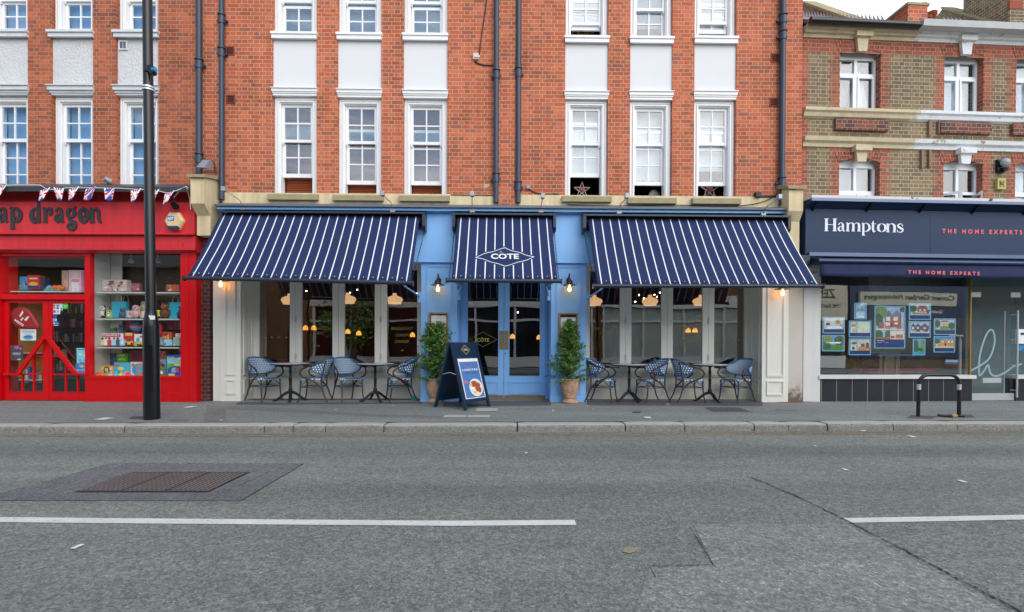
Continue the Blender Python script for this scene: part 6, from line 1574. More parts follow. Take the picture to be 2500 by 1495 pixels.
toybox('toy_box', 'big blue and green water play box at the bottom right', 'toy box', 864, 1190, 1065, 1446, (30, 96, 190), [('r', .5, .72, .46, .14, (140, 200, 230)), ('r', .5, .42, .46, .18, (90, 170, 60)), ('e', .5, .3, .44, .2, (24, 70, 170)), ('e', .45, .32, .18, .12, (120, 180, 220)), ('e', .6, .34, .12, .08, (200, 60, 60)), ('e', .62, .56, .2, .06, (240, 210, 60)), ('e', .8, .84, .16, .06, (230, 240, 246)), ('e', .3, .12, .2, .06, (230, 210, 60))], txt=[('Aquaplay', .06, .84, .5, .93, (240, 246, 250))])
random.seed(33)
for i, (cx, c, lab) in enumerate([(92, (220, 90, 40), 'orange'), (145, (226, 110, 40), 'deep orange'), (200, (90, 180, 70), 'green'), (238, (230, 160, 190), 'pink'), (300, (90, 190, 200), 'turquoise'), (355, (230, 200, 60), 'yellow'), (395, (236, 130, 160), 'rosy pink'), (430, (220, 90, 50), 'red orange')]):
    x, z = c6(cx, 1432, .0); m = MB(); m.ball((x, -.0, z + .02), (.05, .045, .045), 0, 12, 8); m.ball((x + .015, -.02, z + .065), (.022, .02, .02), 0, 8, 6)
    m.build('bath_toy', cm(*c), None, fr=FL, label=lab + ' bath toy in the row at the foot of the toy window', cat='toy')
for px, lab in [(195, 'white track spotlight at the left of the toy window top'), (465, 'white track spotlight in the middle of the toy window top'), (765, 'white track spotlight at the right of the toy window top')]:
    x, z = c6(px, 120, .3); t = thing('track_spotlight', lab, 'spotlight', (x, .3, z), fr=FL); m = MB(); m.lathe([(.055, -.05), (.05, -.0), (.03, .03), (0, .04)], x, .3, z, 14); m.build('lamp_shade', SHELF, t); m = MB(); m.tube([(x, .3, z + .03), (x, .3, z + .12)], .01, 6); m.build('stem', SHELF, t)
# door window things
def c5d(x, y, Y): return FL.at(x / 5.3, 720 + y / 5.3, Y)
def dbox(name, label, cat, x0, y0, x1, y1, base, art=(), txt=None, Y=None, dep=.004):
    Y = yd2 + .03 if Y is None else Y
    a, zt_ = c5d(x0, y0, Y); b, zb_ = c5d(x1, y1, Y); W_, H_ = b - a, zt_ - zb_; mats = [cm(*base)]; m = MB(); m.box(a, b, Y, Y + dep, zb_, zt_, 0)
    for i, (kind, u, v, ru, rv, c) in enumerate(art):
        mats.append(cm(*c)); pts = [(u + ru * math.cos(2 * math.pi * k / 14), v + rv * math.sin(2 * math.pi * k / 14)) for k in range(14)] if kind == 'e' else [(u - ru, v - rv), (u + ru, v - rv), (u + ru, v + rv), (u - ru, v + rv)]
        m.add([(a + p * W_, Y - .0008 - i * .0004, zb_ + q * H_) for p, q in pts], [tuple(range(len(pts)))], len(mats) - 1)
    for body, u0, v0, u1, v1, c in (txt or ()):
        mats.append(cm(*c)); text_on(m, body, (a + u0 * W_, Y - .006, zb_ + v0 * H_), ((u1 - u0) * W_, 0, 0), (0, 0, (v1 - v0) * H_), len(mats) - 1, bold=.02)
    return m.build(name, mats, None, fr=FL, label=label, cat=cat)
dbox('poster', 'white paper sign reading PADDLING POOLS with a blue pool on the left door', 'poster', 262, 448, 466, 592, (214, 226, 232), [('e', .5, .28, .32, .22, (30, 150, 200)), ('e', .5, .36, .28, .10, (90, 100, 110))], [('PADDLING', .1, .72, .9, .92, (90, 140, 180)), ('POOLS', .25, .52, .75, .68, (150, 180, 200))])
dbox('poster', 'dark poster with pink lights at the lower left of the left door', 'poster', 138, 655, 296, 850, (66, 62, 78), [('e', .5, .87, .2, .10, (190, 80, 140)), ('e', .8, .78, .1, .08, (150, 110, 160)), ('r', .5, .45, .35, .015, (170, 170, 176)), ('r', .5, .38, .3, .015, (170, 170, 176)), ('r', .5, .5, .3, .015, (170, 170, 176)), ('r', .7, .07, .15, .04, (150, 190, 210))])
dbox('poster', 'pale turquoise poster on the lower part of the right door', 'poster', 992, 690, 1138, 888, (120, 196, 216), [('r', .5, .9, .4, .03, (40, 110, 150)), ('r', .35, .6, .12, .06, (220, 236, 240)), ('r', .75, .52, .12, .06, (226, 226, 210)), ('e', .3, .2, .12, .06, (60, 160, 180)), ('e', .7, .2, .12, .06, (60, 160, 180))])
x, z = c5d(1058, 952, yd2 + .03); m = MB(); m.pxz(poly_n(x, z, .125, 24, 0), yd2 + .028, yd2 + .032, 0); m.pxz(poly_n(x, z + .04, .05, 12, 0, .5), yd2 + .0265, yd2 + .0275, 1); text_on(m, 'playmobil', (x - .09, yd2 + .025, z - .055), (.18, 0, 0), (0, 0, .04), 2, bold=.02)
m.build('round_sticker', [cm(30, 130, 190), cm(190, 170, 110), cm(226, 236, 244)], None, fr=FL, label='round blue sticker low on the right glass door', cat='sticker')
dbox('card_sticker', 'white card payment sticker at the top left of the right door', 'sticker', 678, 112, 778, 252, (206, 214, 222), [('r', .25, .78, .15, .08, (200, 80, 50)), ('r', .7, .78, .15, .08, (50, 100, 170)), ('r', .25, .58, .15, .05, (60, 60, 130)), ('r', .7, .56, .15, .08, (40, 60, 140)), ('r', .28, .27, .13, .12, (150, 60, 130)), ('r', .7, .27, .1, .1, (130, 150, 150))])
dbox('card_sticker', 'narrow pale sticker beside the card payment sticker', 'sticker', 779, 112, 811, 206, (196, 206, 212), [('r', .5, .2, .4, .18, (40, 170, 180))])
dbox('card_sticker', 'blue and white sticker below the card payment sticker', 'sticker', 682, 256, 736, 342, (30, 80, 150), [('r', .5, .18, .48, .17, (214, 224, 230)), ('r', .5, .18, .2, .1, (60, 150, 180))])
dbox('card_sticker', 'wide dark blue sticker, lowest on the right door', 'sticker', 684, 345, 766, 402, (24, 70, 150), [('e', .25, .6, .16, .25, (170, 200, 226)), ('r', .72, .6, .15, .15, (110, 160, 210)), ('r', .5, .12, .4, .06, (190, 210, 230))])
x, z = c5d(845, 145, yd2 + .03); m = MB(); m.pxz(poly_n(x, z, .058, 18, 0), yd2 + .03, yd2 + .034); m.pxz([(x - .02, z + .015), (x, z - .025), (x + .02, z + .015), (x + .012, z + .015), (x, z - .005), (x - .012, z + .015)][::-1], yd2 + .028, yd2 + .0295, 1); m.build('round_sticker', [cm(70, 190, 80), cm(226, 240, 226)], None, fr=FL, label='small round green sticker at the top of the right door', cat='sticker')
# red folded goal bag
Y = yd2 + .06; P = [(140, 270), (150, 215), (185, 175), (245, 155), (310, 158), (370, 195), (425, 260), (480, 345), (505, 400), (500, 440), (440, 448), (330, 442), (260, 435), (200, 415), (158, 360)]
P = [c5d(a, b, Y) for a, b in P]; t = thing('pop_up_goal_bag', 'red teardrop bag with white logo reading MESSI inside the left door', 'bag', (P[0][0], Y, P[12][1]), fr=FL)
cx_ = sum(p[0] for p in P) / len(P); cz_ = sum(p[1] for p in P) / len(P); m = MB(); n = len(P)
vs = [(a, Y, b) for a, b in P] + [(cx_ + (a - cx_) * .8, Y - .022, cz_ + (b - cz_) * .8) for a, b in P] + [(a, Y + .03, b) for a, b in P]
m.add(vs, [tuple(range(n, 2 * n))] + [(k, (k + 1) % n, n + (k + 1) % n, n + k) for k in range(n)] + [(2 * n + k, 2 * n + (k + 1) % n, (k + 1) % n, k) for k in range(n)] + [tuple(range(2 * n, 3 * n))[::-1]])
m.build('cover', mat('red_nylon', S(170, 30, 38), .5, var=.2, vscale=14, bump=.5, bscale=14), t)
m = MB(); yy = Y - .0235
for q in ([(250, 270), (262, 292), (303, 232), (292, 202)], [(262, 322), (278, 340), (312, 292), (290, 300)], [(310, 330), (345, 335), (382, 278), (345, 285), (330, 306)]): m.add([(c5d(a, b, yy)[0], yy, c5d(a, b, yy)[1]) for a, b in q], [tuple(range(len(q)))])
A = Vector((c5d(186, 338, yy)[0], yy, c5d(186, 338, yy)[1])); Bq = Vector((c5d(296, 412, yy)[0], yy, c5d(296, 412, yy)[1])); text_on(m, 'MESSI', A, Bq - A, (.016, 0, .042), 0, bold=.03)
m.build('logo', cm(232, 228, 230), t)
# shelves and stock behind the doors
t = thing('display_shelving', 'tall orange-backed shelf of toys behind the left door', 'shelving', (lx(70, .5, 850), .5, 0), fr=FL)
a, b = lx(18, .5, 850), lx(112, .5, 850); m = MB(); m.box(a, b, .6, .63, .4, 2.3); m.build('back_panel', mat('orange_card', S(190, 120, 44), .7, var=.2), t)
for z in (.35, .9, 1.93): m = MB(); m.box(a, b, .4, .6, z, z + .02); m.build('shelf', SHELF, t)
random.seed(44)
for i in range(9):
    x0 = 300 + i * 30; h_ = random.uniform(120, 220)
    toy = dbox('book', ['green', 'white', 'blue', 'dark red', 'grey', 'purple', 'teal', 'yellow', 'black'][i] + ' book spine on the low shelf behind the left door', 'book', x0, 1140 - h_, x0 + 26, 1140, [(90, 160, 80), (200, 200, 200), (50, 110, 170), (130, 40, 50), (120, 120, 124), (110, 70, 130), (50, 140, 140), (200, 180, 80), (40, 40, 46)][i], Y=.45, dep=.12)
t = thing('display_shelving', 'dark rack of small hanging toys behind the right door', 'shelving', (lx(170, 1.4, 850), 1.4, 0), fr=FL)
a, b = lx(128, 1.5, 850), lx(215, 1.5, 850); m = MB(); m.box(a, b, 1.5, 1.53, .3, 2.4); m.build('back_panel', mat('grey_slatwall', S(96, 92, 90), .8, var=.2), t)
random.seed(45); st = MB(); cs = [cm(150, 150, 140), cm(110, 120, 80), cm(170, 150, 110), cm(60, 70, 80), cm(140, 60, 60), cm(180, 180, 184)]
for r_ in range(6):
    z = .5 + r_ * .32
    for k in range(12):
        x_ = a + .04 + k * (b - a - .08) / 12; st.box(x_, x_ + random.uniform(.03, .06), 1.42, 1.45, z, z + random.uniform(.12, .24), random.randrange(6))
st.build('hanging_toy', cs, t, kind='stuff')
# transom display
def tbox(name, label, cat, x0, y0, x1, y1, base, art=(), Y=.3, dep=.12):
    a, zt_ = FL.at(x0 / 4.432, 440 + y0 / 4.432, Y); b, zb_ = FL.at(x1 / 4.432, 440 + y1 / 4.432, Y); W_, H_ = b - a, zt_ - zb_; mats = [cm(*base)]; m = MB(); m.box(a, b, Y, Y + dep, zb_, zt_, 0)
    for i, (kind, u, v, ru, rv, c) in enumerate(art):
        mats.append(cm(*c)); pts = [(u + ru * math.cos(2 * math.pi * k / 14), v + rv * math.sin(2 * math.pi * k / 14)) for k in range(14)] if kind == 'e' else [(u - ru, v - rv), (u + ru, v - rv), (u + ru, v + rv), (u - ru, v + rv)]
        m.add([(a + p * W_, Y - .001 - i * .0005, zb_ + q * H_) for p, q in pts], [tuple(range(len(pts)))], len(mats) - 1)
    m.build(name, mats, None, fr=FL, label=label, cat=cat)
tbox('toy_box', 'light blue toy box on the shelf over the red doors', 'toy box', 210, 1045, 296, 1185, (60, 150, 200), speck(6, 51, COOL))
tbox('toy_box', 'red car toy box standing over the red doors', 'toy box', 297, 1028, 425, 1175, (186, 54, 40), [('e', .5, .35, .4, .14, (226, 176, 60)), ('r', .5, .75, .35, .06, (226, 200, 190)), ('r', .5, .12, .48, .1, (40, 60, 120))])
tbox('toy_box', 'dark blue toy box behind the red car box over the doors', 'toy box', 425, 1045, 482, 1190, (34, 52, 90), [], Y=.34)
tbox('doll_box', 'tall clear box with a baby doll in a white dress over the doors', 'toy box', 745, 975, 905, 1228, (196, 176, 190), [('e', .45, .78, .18, .12, (226, 180, 160)), ('r', .45, .45, .26, .22, (232, 222, 232)), ('e', .45, .56, .3, .08, (216, 130, 160)), ('e', .3, .15, .1, .1, (230, 214, 224)), ('e', .6, .15, .1, .1, (230, 214, 224)), ('r', .92, .5, .07, .48, (190, 110, 150))])
tbox('toy_box', 'tan narrow toy box with a baby face left of the doll box', 'toy box', 668, 978, 742, 1228, (170, 150, 140), [('e', .6, .45, .3, .18, (214, 160, 130))], Y=.34)
m = MB(); random.seed(6)
for k in range(9):
    x, z = FL.at((495 + k * 20) / 4.432, 440 + (1205 - (k % 3) * 22) / 4.432, .25); m.ball((x, .25, z), (.05, .04, .045), k % 3, 10, 6)
m.build('toy_caterpillar', [cm(50, 110, 190), cm(60, 160, 110), cm(90, 150, 210)], None, fr=FL, label='blue and green lumpy soft toy on the shelf over the doors', cat='toy')
m = MB()
for k in range(3): x, z = FL.at((590 + k * 40) / 4.432, 440 + 1165 / 4.432, .24); m.ball((x, .24, z), (.055, .04, .05), 0, 10, 6)
m.build('toy_octopus', cm(232, 96, 20), None, fr=FL, label='bright orange soft toy over the doors', cat='toy')
z = FL.Z(440 + 1215 / 4.432, .3, 110); MB().box(lx(10, .2, 700), lx(213, .2, 700), .05, .5, z - .02, z - .001).build('display_shelf', SHELF, None, fr=FL, label='white shelf behind the window over the red doors', cat='shelf')

random.seed(61)
for i, (x0, y0, x1, y1, Yb, c, nm) in enumerate([(300, 850, 372, 945, .42, (70, 120, 170), 'mid blue'), (205, 690, 250, 768, .3, (200, 150, 60), 'ochre'), (640, 700, 736, 770, .3, (150, 60, 90), 'plum'), (640, 960, 770, 1088, .2, (210, 190, 90), 'straw yellow'), (640, 1270, 770, 1446, .2, (90, 150, 190), 'steel blue'), (420, 380, 560, 470, .3, (120, 90, 110), 'dusky mauve'), (640, 390, 720, 470, .3, (90, 140, 120), 'sea green'), (860, 395, 1010, 470, .32, (170, 80, 60), 'brick red'), (990, 1100, 1066, 1188, .3, (60, 60, 110), 'indigo'), (776, 1150, 860, 1238, .36, (200, 110, 60), 'tangerine'), (1005, 800, 1066, 900, .4, (80, 110, 150), 'slate blue')]):
    toybox('toy_box', nm + ' picture box in the back row of the toy window', 'toy box', x0, y0, x1, y1, c, speck(7, 70 + i, WARM if i % 2 else COOL, .05, .2), Y=Yb, dep=.08)
# ================================================================ right building: estate agent
G = thing('estate_agent_building', 'yellow stock brick terrace with red brick window arches over a navy shopfront', 'building', (0, .5, 0), fr=FR)
def rxx(px, y=0, py=300): return FR.X(px, y, py)
def rz(py, y=0, px=2240): return FR.Z(py, y, px)
def c4(x, y): return 1920 + x / 2.967, y / 2.967
RX1 = rxx(3300)
# window openings (px): upper and lower storey, x0 x1
cols = [(2049.5, 2149), (2304, 2400), (2479.5, 2574), (2738, 2830), (2914, 3010)]
def pr(a, b, y=0): return FR.at(a, b, y)
opn = []
for i, (a, b) in enumerate(cols):
    xa, xb = rxx(a), rxx(b); pm = (a + b) / 2
    opn.append((xa, xb, pr(pm, 270 + (pm - 2095) * .026)[1], pr(pm, 118 + (pm - 2095) * .03)[1], pr(pm, 490)[1] - .6, pr(pm, 386 + (pm - 2095) * .02)[1]))
eave = pr(2100, 70)[1]
wz0 = rz(500)
w_ = MB(); xs = [rxx(1958) - .1] + [v for o in opn for v in o[:2]] + [RX1]
for i in range(0, len(xs), 2): w_.box(xs[i], xs[i + 1], 0, .3, wz0 - .6, eave)
def arch(xa, xb, zt, rise, n=10): return [(xa + (xb - xa) * k / n, zt - rise + rise * math.sin(math.pi * k / n) ** .9) for k in range(n + 1)]
for xa, xb, zs2, zt2, zs1, zt1 in opn:
    A2 = arch(xa, xb, zt2, .10); w_.pxz([(xb, eave), (xa, eave)] + A2, 0, .3)
    A1 = arch(xa, xb, zt1, .09); w_.pxz([(xb, zs2), (xa, zs2)] + A1, 0, .3)
    w_.box(xa, xb, 0, .3, wz0 - .6, zs1)
w_.box(RX1 - .3, RX1, .3, 8.6, -.3, eave); w_.box(rxx(1958) - .1, RX1, 7.6, 7.9, -.3, eave)
w_.build('wall', STOCK, G, fr=FR)
# red brick quoins, bands, arches as toothed facing
q = MB(); cH = .0768
for xa, xb, zs2, zt2, zs1, zt1 in opn:
    for z0_, z1_ in ((zs2, zt2 + .02), (zs1, zt1 + .02)):
        k = 0; z = math.ceil((z0_ + 20 + .01) / cH) * cH - 20 - .01
        while z + cH < z1_ + .25:
            wd = .115 if k % 2 else .225
            q.box(xa - wd, xa - .0, -.003, .0, z, z + cH); q.box(xb, xb + wd, -.003, 0, z, z + cH); z += cH; k += 1
    for z0_, z1_ in ((zs2, zt2 - .12), (zs1, zt1 - .10)): q.box(xb - .003, xb - .0005, .001, .128, z0_, z1_); q.box(xa + .0005, xa + .003, .001, .128, z0_, z1_)
    for zt, e in ((zt2, eave - .26), (zt1, zt1 + .42)):
        q.box(xa - .3, xb + .3, -.0045, -.0031, zt + .18, min(zt + .36, e))
        n = 17
        for k in range(n):                                # fan of arch bricks
            u0, u1 = k / n, (k + .88) / n; A = lambda u: (xa - .02 + (xb - xa + .04) * u, zt - .10 + .10 * math.sin(math.pi * u) ** .9); B_ = lambda u: (xa - .10 + (xb - xa + .20) * u, zt + .12 + .05 * math.sin(math.pi * u))
            q.pxz([A(u0), A(u1), B_(u1), B_(u0)], -.012, -.001)
zbnd = pr(2100, 104)[1]
q.box(xs[0] + .1, RX1, -.0028, -.0015, zbnd - .22, eave - .2)
q.box(xs[0] + .1, xs[0] + .22, -.0035, -.001, wz0 - .5, zbnd - .23)
q.build('red_brick_trim', QUOIN, G, fr=FR)
BANDW = NT('flaking_white_and_buff_stone'); _p = BANDW.pos(); _x = BANDW.xyz(_p)[0]
_k = BANDW.step(BANDW.math('ADD', _x, BANDW.math('MULTIPLY', BANDW.noise(3, 5, _p, .7), .9)), _rx + rxx(2235) + .3, _rx + rxx(2235) + .5)
_pl = BANDW.step(BANDW.noise(5, 5, _p, .7), .60, .66)
_b = BANDW.mix(_k, BANDW.mix(BANDW.noise(6, 5, _p, .7), S(186, 172, 140), S(218, 206, 178)), BANDW.mix(_pl, S(224, 228, 232), S(160, 148, 124)))
BANDW.l(BANDW.mix(BANDW.math('MULTIPLY', BANDW.step(BANDW.noise(2.2, 5, _p, .7), .5, .8), .5), _b, S(120, 108, 88)), BANDW.b.inputs['Base Color']); BANDW.b.inputs['Roughness'].default_value = .85
BANDW.bump(BANDW.noise(12, 5, _p, .7), .8, .02); BANDW = BANDW.m
# cornice, bands
def band(z0, prof, name, x0=None, x1=None, m=BANDW):
    mb = MB(); mb.pyz([(y, z0 + z) for y, z in prof], x0 or xs[0] + .1, x1 or RX1); mb.build(name, m, G, fr=FR)
cz0 = pr(2100, 98)[1]; 
band(cz0, [(-.001, 0), (-.03, .0), (-.04, .06), (-.09, .07), (-.10, .12), (-.15, .14), (-.15, .19), (-.001, .20)][::-1], 'cornice')
sz = pr(2100, 290)[1]
band(sz - .03, [(-.001, .0), (-.06, .03), (-.08, .10), (-.12, .13), (-.12, .19), (-.001, .20)][::-1], 'sill_band')
bz = pr(2100, 362)[1]
band(bz, [(-.001, 0), (-.03, .0), (-.04, .07), (-.10, .10), (-.12, .17), (-.001, .20)][::-1], 'string_course')
for i, (xa, xb, zs2, zt2, zs1, zt1) in enumerate(opn):
    m = MB(); m.box(xa - .12, xb + .12, -.07, -.001, sz - .26, sz - .035); m.build('brick_apron', APRON, G, fr=FR)
    xm_ = (xa + xb) / 2 - .01
    for zt, top in ((zt2, cz0 + .15), (zt1, bz + .05)):
        m = MB(); m.pxz([(xm_ - .09, zt - .10), (xm_ + .09, zt - .10), (xm_ + .12, top - .14), (xm_ - .12, top - .14)][::1], -.08, -.013); m.box(xm_ - .17, xm_ + .17, -.14, -.013, top - .139, top - .03); m.build('keystone', BANDW, G, fr=FR)
# white upvc windows
UP = mat('white_plastic_frame', S(226, 230, 236), .35, var=.02)
NETC = mat('net_curtain', S(200, 206, 212), .9, var=.12, vscale=3)
GREYR = mat('grey_room', S(150, 160, 172), .9, var=.1)
def casement(xa, xb, z0, zt, rise, split, blind, lab=None, opening=False):
    y0, y1 = .13, .19; f = MB(); t = .042; A = arch(xa, xb, zt, rise)
    f.box(xa, xa + t, y0, y1, z0, zt - rise); f.box(xb - t, xb, y0, y1, z0, zt - rise); f.box(xa + t, xb - t, y0, y1, z0, z0 + t)
    f.pxz([(xb, zt - rise - .07), (xa, zt - rise - .07)] + A, y0, y1 + .001)
    xm_ = (xa + xb) / 2; zs_ = z0 + (zt - z0) * split
    f.box(xm_ - .03, xm_ + .03, y0, y1, z0 + t, zt - rise - .071); f.box(xa + t, xm_ - .031, y0, y1, zs_ - .03, zs_ + .03); f.box(xm_ + .031, xb - t, y0, y1, zs_ - .03, zs_ + .03)
    o = f.build('window', UP, G, fr=FR)
    if not opening:
        s_ = MB()
        for u0, u1 in ((xa + t, xm_ - .03), (xm_ + .03, xb - t)): s_.ring(u0 + .002, u1 - .002, z0 + t, zs_ - .031, y0 - .015, y0 + .02, .035)
        s_.build('casement', UP, o, fr=FR)
    g_ = MB(); g_.box(xa + t, xb - t, y0 + .03, y0 + .036, (zs_ if opening else z0 + t), zt - rise); g_.build('window_pane', UGLASS2, o, fr=FR)
    if blind:
        b_ = MB(); b_.box(xa + .03, xb - .03, .30, .31, z0, zt); b_.build('window_blind', blind, o, fr=FR)
    if opening:
        for hx, sgn, ang in ((xa + t, 1, 58), (xb - t, -1, 62)):
            wd = (xb - xa) / 2 - t - .03; ca, sa = math.cos(R(ang)), math.sin(R(ang)); c = MB()
            def bx(u0, u1, za, zb, th=.03):
                P = [(hx + sgn * u * ca - sgn * v * sa * sgn * 0, y0 - u * sa - v) for u, v in ((u0, 0), (u1, 0), (u1, th), (u0, th))]
                c.pxy(P if sgn > 0 else P[::-1], za, zb)
            za, zb = z0 + t, zs_ - .03; bx(0, .05, za, zb); bx(wd - .05, wd, za, zb); bx(.05, wd - .05, za, za + .05); bx(.05, wd - .05, zb - .05, zb)
            k = c.build('casement', UP, o, fr=FR)
            c = MB(); bx(.05, wd - .05, za + .05, zb - .05, .006); gk = c.build('window_pane', UGLASS2, k, fr=FR)
    return o
PALEB = mat('pale_blue_blind', S(196, 216, 228), .85, var=.05)
for i, (xa, xb, zs2, zt2, zs1, zt1) in enumerate(opn):
    casement(xa + .001, xb - .001, zs2 + .0, zt2 - .001, .10, .62, [GREYR, PALEB, PALEB, GREYR, PALEB][i])
    casement(xa + .001, xb - .001, zs1, zt1 - .001, .09, .55, [GREYR, None, PALEB, GREYR, PALEB][i], opening=(i == 1))
# curtain in the first upper window
xa, xb, zs2, zt2 = opn[0][:4]; m = MB(); x_ = (xa + xb) / 2 + .14
vs = []; fs = []
for j in range(9):
    v = j / 8; z = zs2 + (zt2 - zs2 - .35) * v; wv = .20 * (1 - v) + .05
    for i_ in range(9): u = -1 + i_ / 4; vs.append((x_ + wv * u, .25 + .02 * math.sin(i_ * 2.2), z))
fs = [(j * 9 + i_, j * 9 + i_ + 1, (j + 1) * 9 + i_ + 1, (j + 1) * 9 + i_) for j in range(8) for i_ in range(8)]
m.add(vs, fs, 0, True); m.build('curtain', NETC, G, fr=FR)
it = MB(); it.box(xs[0] + .2, RX1 - .31, 3.0, 3.05, 3.9, eave); it.box(xs[0] + .2, RX1 - .31, .31, 3.0, 5.75, 5.8); it.box(xs[0] + .2, RX1 - .31, .31, 7.59, 3.62, 3.68)
it.build('upstairs_room', GREYR, G, fr=FR)
# roof, gutter, party walls, chimney
SLATE = mat('grey_slate', S(120, 120, 118), .8, var=.25, vscale=4, fine=.2, bump=.4, bscale=30)
ridge_y, ridge_z, e_z = 3.55, 10.05, FR.at(2100, 52, -.24)[1] + .02
m = MB(); m.pyz([(-.2, e_z), (ridge_y, ridge_z), (ridge_y + .05, ridge_z - .1), (-.2, e_z - .08)], xs[0] + .1, RX1); m.pyz([(ridge_y, ridge_z), (7.9, e_z), (7.9, e_z - .1), (ridge_y, ridge_z - .1)], xs[0] + .1, RX1); m.build('roof', SLATE, G, fr=FR)
xg = rxx(2240, -.2, 70)
m = MB(); m.tube([(xs[0] + .1, -.24, e_z - .04), (xg, -.24, e_z - .05)], .065, 10); m.build('gutter', BLACK, G, fr=FR)
m = MB(); m.pyz([(-.32, e_z - .10), (-.34, e_z + .02), (-.19, e_z + .03), (-.19, e_z - .12)], xg + .02, RX1); m.build('gutter', mat('pale_lead_gutter', S(186, 190, 192), .6, var=.2, vscale=6), G, fr=FR)
LEADW = mat('bright_lead_flashing', S(206, 212, 220), .55, var=.1)
def party(x, nm='party_wall'):
    m = MB(); th = .34; fr0 = .05
    poly = [(fr0, e_z - .25), (fr0, e_z + .40), (.55, e_z + .42), (1.05, e_z + .66), (ridge_y, ridge_z + .36), (ridge_y + .5, ridge_z + .1), (7.0, e_z - .2)]
    m.pyz(poly[::-1], x, x + th); m.build(nm, STOCK, G, fr=FR)
    m = MB(); m.box(x - .03, x + th + .05, fr0 - .03, .62, e_z - .25, e_z + .52, 0); m.build('parapet_end', ORANGE, G, fr=FR)
    c = MB(); c.pyz([(.62, e_z + .45), (1.08, e_z + .68), (ridge_y, ridge_z + .37), (ridge_y, ridge_z + .43), (1.05, e_z + .75), (.62, e_z + .52)][::-1], x - .04, x + th + .04); c.box(x - .06, x + th + .08, 0, .65, e_z + .521, e_z + .57); c.build('coping', SILL, G, fr=FR)
    z = MB(); n = 24; slope = (ridge_z - e_z) / (ridge_y + .2)
    for k in range(n):
        y0 = .64 + (ridge_y - .7) * k / n; y1 = .64 + (ridge_y - .7) * (k + 1) / n
        zz0 = e_z + slope * (y0 + .2) + .02; zz1 = e_z + slope * (y1 + .2) + .02
        z.add([(x - .006, y0, zz0), (x - .006, y1, zz1), (x - .006, y1, zz1 + .14)], [(0, 2, 1)]); z.add([(x - .006, y0, zz0 - .01), (x - .07, y0, zz0 - .02), (x - .07, y1, zz1 - .02), (x - .006, y1, zz1 - .01)], [(0, 1, 2, 3)])
    z.build('flashing', LEADW, G, fr=FR)
pX = rxx(2217, .05, 60); party(pX)
pX2 = pX + 4.0; party(pX2)
m = MB(); chx = pX2; m.box(chx - .02, chx + 1.6, 1.7, 2.9, e_z + .5, 12.6); m.build('chimney_stack', STOCK, G, fr=FR)
m = MB(); m.box(chx - .06, chx + 1.66, 1.64, 2.96, 12.6, 12.75); m.build('chimney_cap', SILL, G, fr=FR)
m = MB(); m.box(chx - .03, chx + .3, 1.69, 1.75, e_z + 1.7, e_z + 1.9); m.build('flashing', mat('red_clay_flashing', S(150, 70, 50), .8), G, fr=FR)
POTC = mat('cream_chimney_pot', S(206, 204, 190), .8, var=.1); POTR = mat('red_chimney_pot', S(184, 92, 60), .8, var=.12)
for px, py0, py1, r_, m_, cap in [(2247.5, 19, 52, .14, POTC, 1), (2261, 43, 52, .13, POTR, 0), (2274.5, 31, 53, .13, POTR, 0)]:
    y_ = 4.6; x, z1_ = FR.at(px, py0, y_); z0_ = FR.at(px, py1, y_)[1] - .6
    m = MB(); m.lathe([(r_ * 1.1, 0), (r_, .1), (r_ * .9, z1_ - z0_ - .12), (r_ * 1.1, z1_ - z0_ - .1), (r_ * 1.1, z1_ - z0_)], x, y_, z0_, 16); m.build('chimney_pot', m_, G, fr=FR)
    if cap: m = MB(); m.lathe([(.21, 0), (.17, .06), (.05, .10), (0, .10)], x, y_, z1_, 16); m.build('chimney_cowl', POTR, G, fr=FR)
# timber battens and a wall alarm pair
for (a, b, c, d) in [(1020, 850, 1040, 990), (1088, 870, 1104, 972), (966, 1092, 984, 1222), (1020, 1092, 1038, 1214)]:
    u0, v0 = c4(a, b); u1, v1 = c4(c, d); X0, X1, Z0, Z1 = FR.rect(u0, v0, u1, v1, 0); m = MB(); m.box(X0, X1, -.05, -.005, Z0, Z1); m.build('timber_batten', mat('weathered_batten', S(140, 112, 92), .8, var=.2), G, fr=FR)
u, v = c4(1542, 1205); x, z = FR.at(u, v, 0); t = thing('security_lamp', 'grey round-headed black bulkhead lamp on the stock brick wall', 'lamp', (x, 0, z), fr=FR)
m = MB(); m.box(x - .09, x + .08, -.06, -.001, z - .14, z + .12); m.build('mounting_plate', BLACK, t, fr=FR); m = MB(); m.ball((x, -.12, z + .04), (.09, .08, .08)); m.build('lens', mat('grey_dome', S(160, 168, 176), .3), t, fr=FR)
m = MB(); m.tube([(x + .02, -.12, z - .06), (x + .02, -.10, z - .13)], [.05, .06], 10); m.build('lamp_head', BLACK, t, fr=FR)
u, v = c4(1536, 1338); x, z = FR.at(u, v, 0); m = MB(); m.box(x - .09, x + .09, -.07, -.001, z - .11, z + .11, 0); m.box(x - .05, x - .02, -.075, -.0701, z - .07, z + .06, 1); m.box(x + .02, x + .05, -.075, -.0701, z - .07, z + .06, 1); m.box(x - .03, x + .03, -.09, -.0751, z - .02, z + .03, 1)
m.build('alarm_box', [mat('faded_yellow_plastic', S(172, 166, 84), .5, var=.25, vscale=12), cm(90, 86, 50)], None, fr=FR, label='faded yellow square alarm box on the stock brick wall', cat='alarm')

